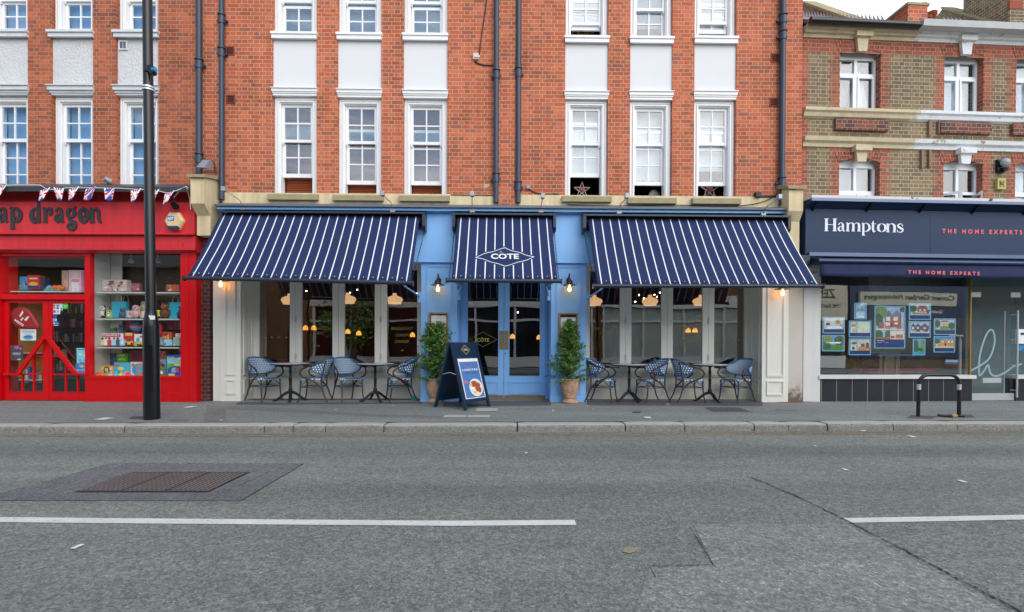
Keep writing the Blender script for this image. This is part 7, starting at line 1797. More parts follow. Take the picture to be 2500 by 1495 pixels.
# --- navy shopfront
AGLASS = glass_mat('agent_window_glass', .24, (.97, .985, .98, 1), .004)
NV = mat('navy_sign_panel', S(32, 54, 86), .5, var=.06, vscale=1, spec=.3); NVD = mat('navy_frame', S(24, 34, 54), .35, var=.1)
yF = -.42
def c5(x, y, Y=yF): return FR.at(1920 + x / 4.279, 440 + y / 4.279, Y)
sx0 = c5(200, 500)[0]; sz1 = c5(300, 300)[1]; sz0 = c5(500, 778)[1]; ztb = c5(300, 200, -.62)[1]
m = MB(); m.box(sx0, RX1 - .2, yF, -.002, sz0, sz1); m.pyz([(yF + .02, sz1), (-.62, ztb - .0), (-.62, ztb + .02), (-.003, ztb + .05), (-.003, sz1)][::-1], sx0 + .002, RX1 - .2)
xjoin = c5(1508, 500)[0]
m.build('fascia', NV, G, fr=FR)
m = MB(); m.box(xjoin - .004, xjoin + .004, yF - .004, yF - .0005, sz0, sz1); m.build('panel_joint', NVD, G, fr=FR)
m = MB(); m.box(sx0 - .02, RX1 - .2, -.64, -.60, ztb - .03, ztb + .025); m.box(sx0 + .05, RX1 - .2, yF - .05, yF - .001, sz0 - .04, sz0 + .03); m.build('sign_rail', mat('blue_grey_rail', S(92, 106, 136), .3, .3), G, fr=FR)
m = MB()
for k in range(14):
    xk = sx0 + .12 + k * 1.08; m.pyz([(-.6, ztb - .03), (yF - .001, sz1 - .05), (yF - .001, sz1 + .02), (-.6, ztb + .0)][::1], xk, xk + .03)
m.build('sign_bracket', NVD, G, fr=FR, kind='stuff')
FLAKE = NT('peeling_white_paint'); _p = FLAKE.pos(); FLAKE.l(FLAKE.mix(FLAKE.step(FLAKE.noise(4, 5, _p, .7), .60, .64), S(218, 214, 210), S(84, 76, 70)), FLAKE.b.inputs['Base Color']); FLAKE.b.inputs['Roughness'].default_value = .8; FLAKE = FLAKE.m
m = MB(); m.pyz([(-.60, ztb + .026), (-.60, ztb + .09), (-.004, ztb + .22), (-.004, ztb + .051)][::-1], sx0, RX1 - .2); m.build('canopy_top', FLAKE, G, fr=FR)
# Hamptons lettering
HG = {'H': [[(.14, 0, .22), (.14, 1, .22)], [(.82, 0, .22), (.82, 1, .22)], [(.24, .52, .05), (.72, .52, .05)], [(-.04, .02, .045), (.32, .02, .045)], [(-.04, .98, .045), (.32, .98, .045)], [(.64, .02, .045), (1.0, .02, .045)], [(.64, .98, .045), (1.0, .98, .045)]],
 'a': [[(.14, .72, .18), (.30, .93, .07), (.52, .93, .10), (.66, .72, .24), (.66, .35, .26), (.72, .08, .18), (.94, .05, .05)], [(.60, .56, .05), (.30, .50, .10), (.14, .26, .24), (.28, .06, .16), (.54, .12, .05)]],
 'm': [[(.09, 0, .15), (.09, .92, .15)], [(-.03, .94, .06), (.12, .96, .06)], [(-.04, .02, .05), (.22, .02, .05)], [(.12, .74, .04), (.30, .95, .08), (.45, .78, .15), (.45, 0, .15)], [(.34, .02, .05), (.57, .02, .05)], [(.48, .74, .04), (.66, .95, .08), (.83, .78, .15), (.83, 0, .15)], [(.72, .02, .05), (.96, .02, .05)]],
 'p': [[(.17, -.45, .24), (.17, .92, .24)], [(-.04, .94, .06), (.22, .96, .06)], [(-.02, -.44, .05), (.40, -.40, .05)], [(.24, .80, .05), (.52, .97, .08), (.86, .66, .24), (.86, .30, .24), (.52, .02, .08), (.28, .12, .04)]],
 't': [[(.40, 1.25, .10), (.38, .9, .32), (.38, .3, .34), (.50, .05, .20), (.86, .12, .05)], [(.02, .92, .06), (.86, .92, .06)]],
 'o': [[(.44, .97, .05), (.12, .72, .24), (.12, .28, .26), (.44, .02, .05)], [(.54, .97, .05), (.88, .72, .26), (.88, .28, .24), (.54, .02, .05)]],
 'n': [[(.14, 0, .22), (.14, .92, .22)], [(-.04, .94, .06), (.2, .96, .06)], [(-.04, .02, .05), (.34, .02, .05)], [(.22, .74, .04), (.48, .97, .08), (.80, .74, .24), (.80, 0, .22)], [(.60, .02, .05), (1.0, .02, .05)]],
 's': [[(.82, .70, .10), (.62, .95, .08), (.30, .92, .12), (.16, .70, .22), (.44, .52, .24), (.78, .34, .24), (.70, .10, .14), (.42, .02, .08), (.12, .10, .08), (.08, .30, .10)]]}
LW = mat('white_lettering', S(232, 238, 246), .5, var=0)
for ch, a, b, bl_ in [('H', 395, 522, 535), ('a', 528, 614, 536), ('m', 622, 778, 537), ('p', 783, 872, 540), ('t', 876, 938, 543), ('o', 946, 1036, 545), ('n', 1040, 1142, 546), ('s', 1147, 1226, 548)]:
    xa, zb_ = c5(a, bl_); xb = c5(b, bl_)[0]; mb = MB(); hh = .245 if ch == 'H' else .172
    glyph(mb, HG[ch], xa, zb_, hh, (xb - xa), yF, .012); mb.build('sign_letter', LW, G, fr=FR)
CORAL = mat('coral_lettering', S(240, 104, 110), .5, var=0)
def letters(par, txt, px0, px1, pt0, pb0, pt1, pb1, Y, m, extra=.006, name='lettering'):
    """text between two pixel columns on plane Y (top/bottom at both ends)"""
    A = Vector((*FR.at(px0, pb0, Y),)); Bq = FR.at(px1, pb1, Y); T = FR.at(px0, pt0, Y)
    mb = MB(); text_on(mb, txt, (A[0], Y - extra, A[1]), (Bq[0] - A[0], 0, Bq[1] - A[1]), (0, 0, T[1] - A[1]), bold=.035, spacing=1.7)
    return mb.build(name, m, par, fr=FR)
letters(G, 'THE HOME EXPERTS', 2299.5, 2495, 559, 570, 563, 573.5, yF, CORAL)
# retracted awning
yA = -.74
t = thing('retracted_awning', 'rolled-in navy awning with coral lettering over the agent window', 'awning', (rxx(2200, yA, 640), -.4, rz(640, -.5)), fr=FR)
ax0 = FR.X(1997, yA, 640); az = FR.Z(641, yA, 2200)
k = (FR.at(2480, 648, yA)[1] - FR.at(2000, 641, yA)[1]) / (FR.X(2480, yA) - FR.X(2000, yA)) * 0
m = MB(); m.pyz([(yF + .05, sz0 - .06), (yA + .06, az + .07), (yA, az + .04), (yA + .02, az + .0), (yF + .05, sz0 - .20)], ax0 + .02, RX1 - .3); m.build('cloth_roll', mat('navy_canvas', S(28, 42, 82), .8, var=.2, vscale=5), t, fr=FR)
m = MB(); m.tube([(ax0, yA, az + .01), (RX1 - .3, yA, az + .01)], .038, 12); m.build('front_bar', mat('glossy_navy_bar', S(52, 68, 100), .2, .3), t, fr=FR)
vs = []; nx = 90; vz0 = FR.Z(661.5, yA, 2050) - .02; 
for j in range(5):
    for i in range(nx + 1):
        x = ax0 + .05 + (RX1 - .4 - ax0) * i / nx; v = j / 4; vs.append((x, yA + .02 - .012 * v * math.sin(x * 9) - .01 * v * math.sin(x * 23 + 1), az - .015 + (vz0 - az - .07) * v + .006 * v * math.sin(x * 7)))
m = MB(); m.add(vs, [(j * (nx + 1) + i, (j + 1) * (nx + 1) + i, (j + 1) * (nx + 1) + i + 1, j * (nx + 1) + i + 1) for j in range(4) for i in range(nx)], 0, True); va = m.build('valance', mat('navy_canvas', S(28, 42, 82), .8), t, fr=FR)
sm = va.modifiers.new('thickness', 'SOLIDIFY'); sm.thickness = .003; sm.offset = 1
letters(t, 'THE HOME EXPERTS', 2216.5, 2391, 660, 669, 664, 673, yA - .02, CORAL)
e = MB(); e.box(ax0 - .22, ax0 - .02, yF - .12, yF + .1, sz0 - .24, sz0 - .04); e.build('end_bracket', NVD, t, fr=FR)
WCOL = mat('white_masonry_paint', S(222, 222, 220), .7, var=.06, vscale=2, streak=.08)
yG = -.05
pcx0, pcx1 = rxx(1957, yG, 850), rxx(1998, yG, 850)
m = MB(); m.box(pcx0, pcx1, yG - .06, .25, -.02, sz0 - .001); m.build('white_pilaster', WCOL, G, fr=FR)
# small angled agency flag sign behind the awning end
x, z = FR.at(1984, 668, -.3); m = MB(); m.pxz([(x - .16, z + .10), (x + .16, z + .10), (x + .10, z - .06), (x + .02, z - .18), (x - .12, z - .14)][::-1], -.30, -.27, 0); text_on(m, 'Acton', (x - .08, -.302, z + .0), (.18, 0, 0), (0, 0, .06), 1, bold=.02)
m.build('hanging_sign', [cm(190, 200, 206), cm(190, 40, 60)], None, fr=FR, label='small pale shield sign with red word tucked behind the awning end', cat='sign')
# window, riser, door
def c8(x, y, Y=yG): return FR.at(1940 + x / 3.534, 640 + y / 3.534, Y)
wx1 = c8(1510, 900)[0]; zsill = c8(800, 975)[1]; zsb = c8(800, 1006)[1]
m = MB(); m.box(pcx1 - .03, wx1 + .06, yG - .09, .15, zsb, zsill); m.build('white_sill', WCOL, G, fr=FR)
TILE = mat('black_slate_tile', S(44, 46, 52), .35, var=.18, vscale=6); GROUT = mat('pale_grout', S(160, 158, 152), .9)
m = MB(); m.box(pcx1 - .02, wx1 + .03, yG - .03, .15, -.01, zsb - .001, 1)
xt = [c8(v, 1100)[0] for v in (222, 353, 487, 619, 751, 883, 1014, 1144, 1273, 1400)]; ed = [pcx1 - .02] + xt + [wx1 + .03]
for a, b in zip(ed, ed[1:]): m.box(a + .009, b - .009, yG - .036, yG - .0301, 0, zsb - .002, 0)
m.build('tiled_stallriser', [TILE, GROUT], G, fr=FR)
gzt = sz0 - .15
m = MB(); m.box(pcx1, pcx1 + .02, yG - .02, yG + .04, zsill, gzt); m.box(wx1 - .012, wx1 + .012, yG - .02, yG + .03, zsill, gzt)
w_ = m.build('window', mat('gold_edge_frame', S(176, 136, 60), .4, .4), G, fr=FR)
m = MB(); m.box(pcx1 + .02, wx1 - .012, yG, yG + .01, zsill, gzt); m.build('window_pane', AGLASS, w_, fr=FR)
letters(w_, 'SALES · LETTINGS · NEW HOMES · INTERNATIONAL', 2085, 2281, 900, 905, 900.5, 905.5, yG - .001, mat('dusty_pink_lettering', S(176, 60, 84), .6, var=0), .002)
# glass door
dxa, dxb = wx1 + .03, c8(1890, 900)[0]; dzb = .03
m = MB(); m.box(dxa, dxb, yG, yG + .012, .16, gzt); dr = m.build('door', GLASS, G, fr=FR)
m = MB(); m.box(dxa, dxb, yG - .012, yG + .024, .01, .155); m.build('bottom_rail', STEEL, dr, fr=FR)
X0, X1, Z0, Z1 = c8(1510, 900)[0], c8(1597, 900)[0], c8(1550, 302)[1], c8(1550, 260)[1]
m = MB(); m.box(X0, X1, yG - .012, yG - .001, Z0, Z1); m.build('patch_fitting', STEEL, dr, fr=FR)
X0, X1 = c8(1855, 900)[0], c8(1937, 900)[0]; m = MB(); m.box(X0, X1, yG - .012, yG - .001, Z0, Z1); m.build('patch_fitting', STEEL, dr, fr=FR)
m = MB(); a, b = c8(1890, 420), c8(1880, 1165); m.tube([(a[0], yG - .08, a[1]), (a[0], yG - .08, b[1])], .018, 10); c_, d_ = c8(1842, 420), c8(1830, 1150); m.tube([(c_[0] , yG + .07, c_[1]), (c_[0], yG + .07, d_[1])], .014, 10)
for py in (455, 672, 888, 1104): zz = c8(1860, py)[1]; m.tube([(a[0], yG - .08, zz), (a[0] - .06, yG - .001, zz)], .008, 6)
m.build('pull_handle', STEEL, dr, fr=FR)
m = MB(); X0, X1, Z0, Z1 = c8(1622, 900)[0], c8(1780, 900)[0], c8(1700, 1042)[1], c8(1700, 1000)[1]; m.box(X0, X1, yG - .008, yG - .001, Z0, Z1); m.build('letter_plate', STEEL, dr, fr=FR)
m = MB(); P = [c8(u, v, yG - .003) for u, v in [(1515, 940), (1590, 900), (1680, 830), (1725, 700), (1715, 600), (1680, 592), (1640, 660), (1600, 800), (1590, 930), (1600, 980), (1640, 930), (1670, 890), (1690, 960), (1740, 985), (1820, 950), (1890, 900), (1960, 880)]]
P = cr_spline(P, 6); L1 = []
for i, p in enumerate(P):
    a_ = P[max(i - 1, 0)]; b_ = P[min(i + 1, len(P) - 1)]; dx, dz = b_[0] - a_[0], b_[1] - a_[1]; l = math.hypot(dx, dz) or 1; L1.append((p[0] - dz / l * .018, p[1] + dx / l * .018, p[0] + dz / l * .018, p[1] - dx / l * .018))
for i in range(len(L1) - 1):
    a_, b_ = L1[i], L1[i + 1]; yy = yG - .003 - i * .00002; m.add([(a_[0], yy, a_[1]), (b_[0], yy, b_[1]), (b_[2], yy, b_[3]), (a_[2], yy, a_[3])], [(3, 2, 1, 0)])
m.build('script_logo', mat('frosted_vinyl', S(150, 180, 186), .7, var=0), dr, fr=FR)
# beyond the door
bx0 = dxb + .02
m = MB(); m.box(bx0, RX1 - .6, yG - .03, .15, -.01, zsb - .001, 0); m.build('tiled_stallriser', [TILE], G, fr=FR)
m = MB(); m.box(bx0 - .03, RX1 - .6, yG - .09, .15, zsb, zsill); m.build('white_sill', WCOL, G, fr=FR)
m = MB(); m.box(bx0 + .02, RX1 - .62, yG, yG + .01, zsill, gzt); m.build('window', GLASS, G, fr=FR)
m = MB(); m.box(RX1 - .6, RX1, yG - .06, .25, -.02, sz0 - .001); m.build('white_pilaster', WCOL, G, fr=FR)
m = MB(); m.box(pcx1 - .02, RX1 - .3, -.002, .3, gzt, sz0); m.build('soffit', NVD, G, fr=FR)
# interior
OFC = mat('cream_office_wall', S(182, 174, 150), .9, var=.06); OFD = mat('dark_office_wall', S(28, 34, 48), .8); OFF = mat('office_carpet', S(58, 62, 70), .9)
m = MB(); m.box(pcx0, RX1 - .31, 4.5, 4.55, 0, 3.6, 1); m.box(pcx0, pcx0 + .05, .26, 4.5, 0, 3.6, 1); m.box(wx1 - .55, wx1 - .50, 2.0, 4.5, 0, 3.6, 0); m.box(wx1 - .499, RX1 - .31, 2.0, 2.05, 0, 3.6, 0); m.box(pcx0, RX1 - .31, .31, 4.5, 3.56, 3.6, 0); m.box(pcx0, RX1 - .31, -.0, 4.5, .001, .008, 2)
m.box(dxb - .1, RX1 - .31, .9, .95, 0, 3.2, 3)
m.build('office_interior', [OFC, OFD, OFF, mat('grey_teal_wall', S(112, 134, 140), .9)], G, fr=FR)

# --- property cards in lit pockets
LIT = NT('lit_acrylic_edge'); LIT.b.inputs['Base Color'].default_value = S(150, 210, 240); LIT.b.inputs['Emission Color'].default_value = S(150, 215, 250); LIT.b.inputs['Emission Strength'].default_value = .42; LIT = LIT.m
def lit(r, g, b, e=.5):
    k = 'backlit_%d_%d_%d' % (r, g, b)
    if k in _mc: return _mc[k]
    t_ = NT(k); pp = t_.pos(); nn = t_.math('MULTIPLY', t_.math('MULTIPLY_ADD', t_.noise(46, 6, pp, .85), 2.4, -.2), t_.math('MULTIPLY_ADD', t_.noise(9, 3, pp), .6, .7))
    cc_ = t_.mix(1, S(r, g, b), t_.comb(nn, nn, nn), 'MULTIPLY'); t_.l(cc_, t_.b.inputs['Base Color']); t_.l(cc_, t_.b.inputs['Emission Color']); t_.b.inputs['Emission Strength'].default_value = e; t_.b.inputs['Roughness'].default_value = .4
    _mc[k] = t_.m; return t_.m
yC = .16
def c7(x, y, Y=yC): return FR.at(1980 + x / 5.117, 700 + y / 5.117, Y)
SKY_, GRN, GRN2, BRK, WHT, NVY, GRY, TAN, CRM = (170, 196, 222), (64, 98, 56), (116, 144, 84), (160, 96, 76), (222, 226, 226), (20, 52, 110), (120, 130, 140), (200, 150, 84), (216, 204, 176)
def R_(u0, v0, u1, v1, c): return ([(u0, v0), (u1, v0), (u1, v1), (u0, v1)], c)
def E_(u, v, ru, rv, c): return ([(u + ru * math.cos(2 * math.pi * k / 12) * (1 + .15 * (k % 2)), v + rv * math.sin(2 * math.pi * k / 12) * (1 + .15 * (k % 2))) for k in range(12)], c)
def T_(pts, c): return (pts, c)
ROOM = [R_(0, .3, 1, 1, (206, 214, 214)), R_(0, .22, 1, .55, (190, 200, 206)), R_(.1, .5, .3, .66, (70, 74, 80)), E_(.7, .72, .12, .14, (176, 150, 110)), R_(.2, .25, .9, .42, (222, 226, 230)), R_(.8, .4, .95, .6, (160, 170, 176))]
KITCH = [R_(0, .24, .33, 1, (208, 204, 190)), R_(.05, .66, .28, .84, (196, 140, 60)), R_(.35, .24, 1, 1, (206, 220, 214)), R_(.55, .4, .75, .7, (222, 214, 150)), R_(.04, .28, .14, .6, WHT), R_(.1, .28, .28, .55, (170, 190, 180)), R_(.345, .24, .355, 1, GRY)]
HOUSE = [R_(0, .24, 1, 1, SKY_), E_(.12, .7, .2, .22, GRN), R_(.35, .45, .9, .72, BRK), T_([(.33, .72), (.92, .72), (.8, .92), (.45, .92)], (150, 100, 80)), R_(.45, .55, .55, .66, WHT), R_(.68, .55, .78, .66, WHT), R_(.1, .3, .95, .46, GRN2), R_(0, .24, 1, .32, (200, 180, 160)), E_(.95, .5, .1, .12, GRN)]
TERR = [R_(0, .24, 1, 1, SKY_), R_(.05, .42, .98, .76, (110, 90, 120)), T_([(.05, .76), (.25, .76), (.15, .92)], (70, 74, 90)), T_([(.3, .76), (.5, .76), (.4, .92)], (70, 74, 90)), T_([(.62, .76), (.9, .76), (.76, .93)], (110, 60, 60)), R_(.1, .5, .2, .66, WHT), R_(.35, .5, .45, .66, WHT), R_(.7, .5, .82, .66, (220, 190, 190)), E_(.4, .42, .1, .12, GRN), E_(.82, .42, .12, .1, GRN), R_(0, .24, 1, .34, (190, 186, 176))]
VILLA = [R_(0, .24, 1, 1, SKY_), R_(.3, .5, .68, .84, CRM), T_([(.27, .84), (.71, .84), (.6, .94), (.38, .94)], (150, 90, 70)), E_(.1, .7, .14, .28, GRN), E_(.45, .42, .22, .16, GRN2), E_(.85, .55, .18, .24, GRN), R_(.4, .62, .46, .74, GRY), R_(.54, .62, .6, .74, GRY), R_(0, .24, 1, .32, GRN2)]
YELL = [R_(0, .24, 1, 1, (70, 150, 200)), R_(.3, .38, 1, .84, TAN), R_(0, .38, .3, .6, (206, 150, 90)), E_(.1, .72, .16, .16, GRN), R_(.5, .38, .58, .6, (70, 60, 70)), R_(.36, .62, .44, .74, WHT), R_(.68, .62, .76, .74, WHT), R_(.86, .62, .94, .74, WHT), R_(.06, .44, .12, .52, WHT), R_(0, .24, 1, .38, (206, 190, 170))]
TREES = [R_(0, 0, 1, 1, (110, 160, 200)), E_(.2, .7, .25, .35, GRN2), E_(.82, .65, .28, .35, GRN), E_(.5, .15, .6, .2, (80, 140, 50)), E_(.15, .3, .2, .25, GRN), R_(.3, .47, .85, .56, (206, 222, 230))]
POND = [R_(0, 0, 1, 1, (90, 160, 200)), E_(.15, .6, .25, .45, GRN), E_(.9, .6, .28, .45, GRN2), E_(.5, .3, .4, .16, (50, 110, 60)), E_(.5, .12, .4, .1, (50, 160, 170))]
CITY = [R_(0, 0, 1, 1, (150, 190, 214)), R_(.05, .5, .95, .66, (120, 150, 176)), R_(.2, .6, .3, .82, (110, 140, 170)), R_(.6, .6, .7, .8, (110, 140, 170)), R_(.05, .16, .95, .4, (190, 210, 224)), R_(.1, .04, .9, .14, WHT)]
BIGH = [R_(0, .42, 1, 1, (160, 190, 220)), E_(.15, .86, .24, .16, GRN2), E_(.08, .68, .16, .14, GRN), E_(.95, .94, .1, .06, GRN), R_(.33, .5, .9, .76, (170, 92, 70)), T_([(.33, .76), (.62, .76), (.45, .93)], (120, 124, 140)), T_([(.55, .76), (.92, .76), (.74, .95)], (128, 130, 146)), R_(.84, .76, .88, .95, (120, 100, 100)), R_(.36, .66, .5, .76, WHT), R_(.62, .66, .78, .76, WHT), R_(.34, .54, .5, .62, WHT), R_(.66, .57, .78, .62, WHT), R_(.52, .5, .57, .6, (60, 70, 70)), R_(.08, .47, .28, .62, (150, 100, 90)), R_(.3, .45, .5, .52, (220, 120, 50)), R_(.74, .45, .9, .56, (170, 104, 80)), R_(0, .42, 1, .46, (206, 206, 206)),
        R_(0, .2, .49, .41, (150, 190, 210)), E_(.1, .32, .14, .1, GRN), E_(.42, .32, .1, .1, (70, 110, 70)), R_(0, .2, .49, .26, (140, 110, 80)), R_(.5, .2, 1, .41, (216, 214, 210)), R_(.7, .22, .96, .32, (190, 110, 80)), R_(.52, .22, .66, .29, (196, 84, 60)), R_(.04, .155, .3, .17, (200, 190, 210)), R_(.04, .11, .2, .12, (160, 180, 210)), R_(.3, .11, .45, .12, (160, 180, 210))]
WIRE = mat('thin_steel_wire', S(120, 124, 128), .4, .5, var=0)
def card(label, x0, y0, x1, y1, art, txt=None):
    a, zt_ = c7(x0, y0); b, zb_ = c7(x1, y1); W_, H_ = b - a, zt_ - zb_; ix, iz = W_ * .045 + .004, .016
    t_ = thing('property_card', label, 'display card', ((a + b) / 2, yC, zb_), group='backlit property cards in the agent window', fr=FR)
    m = MB(); m.box(a, b, yC, yC + .012, zb_, zt_); m.ring(a, b, zb_, zt_, yC - .006, yC - .0005, .009); m.build('frame', LIT, t_, fr=FR)
    mats = [lit(*NVY)]; m = MB(); m.box(a + .0125, b - .0125, yC - .0012, yC - .0004, zb_ + .0125, zt_ - .0125, 0)
    ox, oz, ow, oh = a + .024, zb_ + .02, W_ - .048, H_ - .04
    for i, (pts, c) in enumerate(art):
        mats.append(lit(*c)); m.add([(ox + min(max(u, 0), 1) * ow, yC - .0018 - i * .0003, oz + min(max(v, 0), 1) * oh) for u, v in pts], [tuple(range(len(pts)))], len(mats) - 1)
    if txt: mats.append(lit(236, 240, 244)); text_on(m, txt, (ox + ow * .12, yC - .0095, oz + oh * .49), (ow * .76, 0, 0), (0, 0, oh * .09), len(mats) - 1, bold=.03)
    m.build('photo', mats, t_, fr=FR)
    w2 = MB()
    for xx in (a + W_ * .3, b - W_ * .3): w2.tube([(xx, yC, zt_ + .0), (xx, yC, min(gzt, 3.2))], .0025, 4)
    w2.build('wire', WIRE, t_, fr=FR)
card('card with a white bedroom, top of the far left pair', 150, 380, 420, 585, ROOM)
card('green card reading PLANT A TREE, bottom of the far left pair', 143, 605, 415, 808, TREES, 'PLANT A TREE')
card('small pale card of a city skyline at the top of the second column', 545, 205, 692, 408, CITY)
card('card with cream kitchen photos in the middle of the second column', 478, 428, 748, 634, KITCH)
card('card with kitchen and dining room at the bottom of second column', 476, 650, 745, 856, [R_(0, .24, .34, 1, (190, 190, 180)), R_(.36, .24, 1, 1, (190, 200, 200)), R_(.4, .24, 1, .5, (196, 140, 90)), R_(.55, .5, .75, .72, (110, 90, 80)), R_(.04, .3, .3, .55, (210, 216, 210)), E_(.16, .4, .08, .1, (60, 90, 60)), E_(.2, .75, .12, .08, (90, 90, 80)), R_(.8, .45, .95, .8, (120, 60, 40))])
card('largest card showing a gabled red brick house', 800, 243, 1172, 772, BIGH)
card('card of an orange house with lawn at the top of the fourth column', 1230, 210, 1495, 414, HOUSE)
card('card of a gabled terrace in the middle of the fourth column', 1226, 432, 1490, 638, TERR)
card('small upright card of a pond in trees below the fourth column', 1278, 655, 1424, 858, POND)
card('card of a cream villa among trees, top right', 1542, 400, 1804, 602, VILLA)
card('card of a yellow brick house under blue sky, bottom right', 1538, 620, 1796, 822, YELL)
# things behind the glass
a, b = c7(1862, 680, .35), c7(1862, 1108, .35); m = MB(); m.tube([(a[0], .35, 0), (a[0], .35, a[1] + .02)], .028, 12); m.tube([(a[0] - .25, .35, a[1] + .12), (a[0] + .06, .35, a[1] + .11)], .022, 8); m.tube([(a[0], .35, a[1] + .02), (a[0], .35, a[1] + .11)], .012, 8)
m.build('display_post', STEEL, None, fr=FR, label='steel post with a short crossbar inside the agent window', cat='post')
X0, Z1 = c7(1680, 910, .1); X1, Z0 = c7(1842, 968, .1); m = MB(); m.box(X0, X1, .1, .104, Z0, Z1, 0); m.box(X0 + .01, X1 - .01, .097, .0995, Z0 + (Z1 - Z0) * .42, Z1 - .01, 1); m.build('window_sticker', [cm(30, 90, 200), cm(190, 216, 236)], None, fr=FR, label='small blue and white notice on the agent window at lower right', cat='sticker')
x, z = c7(1930, 960, 1.2); t = thing('fire_extinguisher', 'red fire extinguisher behind the agent window near the door', 'fire extinguisher', (x, 1.2, .5), fr=FR); m = MB(); m.lathe([(.09, 0), (.095, .02), (.095, .45), (.06, .52), (.03, .54)], x, 1.2, z - .35, 16); m.build('cylinder', mat('extinguisher_red', S(150, 24, 34), .3), t, fr=FR); m = MB(); m.tube([(x, 1.2, z + .18), (x - .08, 1.2, z + .24), (x - .14, 1.18, z + .1)], .014, 6); m.build('hose', BBLK, t, fr=FR)
t = thing('office_table', 'white topped office table behind the hanging cards', 'table', (c7(1000, 900, 1.0)[0], 1.0, 0), fr=FR)
a, b = c7(745, 845, 1.0), c7(1215, 845, 1.0); m = MB(); m.box(a[0], b[0], .8, 1.4, a[1] - .03, a[1]); m.build('table_top', mat('pale_laminate', S(170, 180, 190), .4), t, fr=FR)
for px in (960, 1108): xk = c7(px, 900, 1.0)[0]; m = MB(); m.tube([(xk, 1.1, 0), (xk, 1.1, a[1] - .03)], .03, 10); m.build('leg', STEEL, t, fr=FR)
def ochair(px, Y, label):
    x = c7(px, 950, Y)[0]; t_ = thing('office_chair', label, 'chair', (x, Y, 0), fr=FR, group='dark chairs inside the agent office'); m = MB(); m.box(x - .23, x + .23, Y - .2, Y + .22, .44, .50); m.build('seat', NVD, t_, fr=FR, bevel=.02)
    m = MB(); m.box(x - .22, x + .22, Y + .18, Y + .23, .55, .95); m.build('backrest', NVD, t_, fr=FR, bevel=.02)
    for s_ in (-1, 1): m = MB(); m.tube([(x + s_ * .22, Y - .18, .02), (x + s_ * .2, Y - .15, .44), (x + s_ * .2, Y + .2, .44), (x + s_ * .2, Y + .2, .8)], .014, 6); m.tube([(x + s_ * .22, Y + .24, .02), (x + s_ * .2, Y + .05, .44)], .014, 6); m.build('leg', STEEL, t_, fr=FR)
ochair(820, .8, 'dark navy chair below the largest card'); ochair(1330, .9, 'dark navy chair beneath the fourth column of cards')
t = thing('folding_stand', 'black crossed-leg folding stand below the second column of cards', 'stand', (c7(560, 950, .7)[0], .7, 0), fr=FR)
for u0, u1 in ((400, 620), (620, 440)): a, b = c7(u0 + 40, 870, .7), c7(u1 + (60 if u1 > 500 else 0), 1100, .7); m = MB(); m.tube([(a[0], .7, a[1]), (b[0], .7, max(b[1], .01))], .016, 6); m.build('leg', BBLK, t, fr=FR)
# notices seen through the glass door
def notice(name, label, x0, y0, x1, y1, c, Y=1.94, c2=None):
    a, zt_ = c8(x0, y0, Y); b, zb_ = c8(x1, y1, Y); m = MB(); m.box(a, b, Y, Y + .02, zb_, zt_, 0)
    mats = [cm(*c)]
    if c2: m.box(a + .02, b - .02, Y - .003, Y - .0005, zb_ + .02, zt_ - .02, 1); mats.append(cm(*c2))
    m.build(name, mats, None, fr=FR, label=label, cat='notice')
notice('notice', 'black framed pale sheet on the wall behind the glass door', 1655, 432, 1748, 568, (20, 24, 26), c2=(140, 150, 144))
notice('notice', 'dark green framed notice high behind the glass door', 1808, 308, 1872, 412, (24, 60, 48), c2=(60, 90, 76))
notice('notice', 'red and dark notice behind the glass door', 1738, 378, 1788, 470, (60, 40, 44), c2=(140, 54, 50))
notice('notice', 'grey control box on the wall behind the glass door', 1597, 418, 1645, 510, (130, 130, 122), c2=(90, 92, 96))
notice('notice', 'dark blue poster low behind the glass door', 1608, 756, 1702, 915, (22, 44, 82), c2=(30, 60, 110))
notice('notice', 'small dark switch box on the wall behind the glass door', 1808, 615, 1838, 650, (30, 30, 34))
X0, Z1 = c8(1912, 580, yG - .02); X1, Z0 = c8(1985, 705, yG - .02); m = MB(); m.box(X0, X1 + .02, yG - .06, yG - .002, Z0, Z1, 0); m.box(X0 + .05, X1 - .03, yG - .063, yG - .0605, Z1 - .12, Z1 - .07, 1); m.build('intercom', [cm(206, 212, 218), cm(40, 52, 70)], None, fr=FR, bevel=.006, label='white intercom panel right of the glass door', cat='intercom')
x, z = c8(1950, 732, yG - .01); m = MB(); m.pxz(poly_n(x, z, .075, 20, 0), yG - .006, yG - .002); m.build('round_sticker', cm(30, 120, 170), None, fr=FR, label='round blue sticker below the white intercom', cat='sticker')

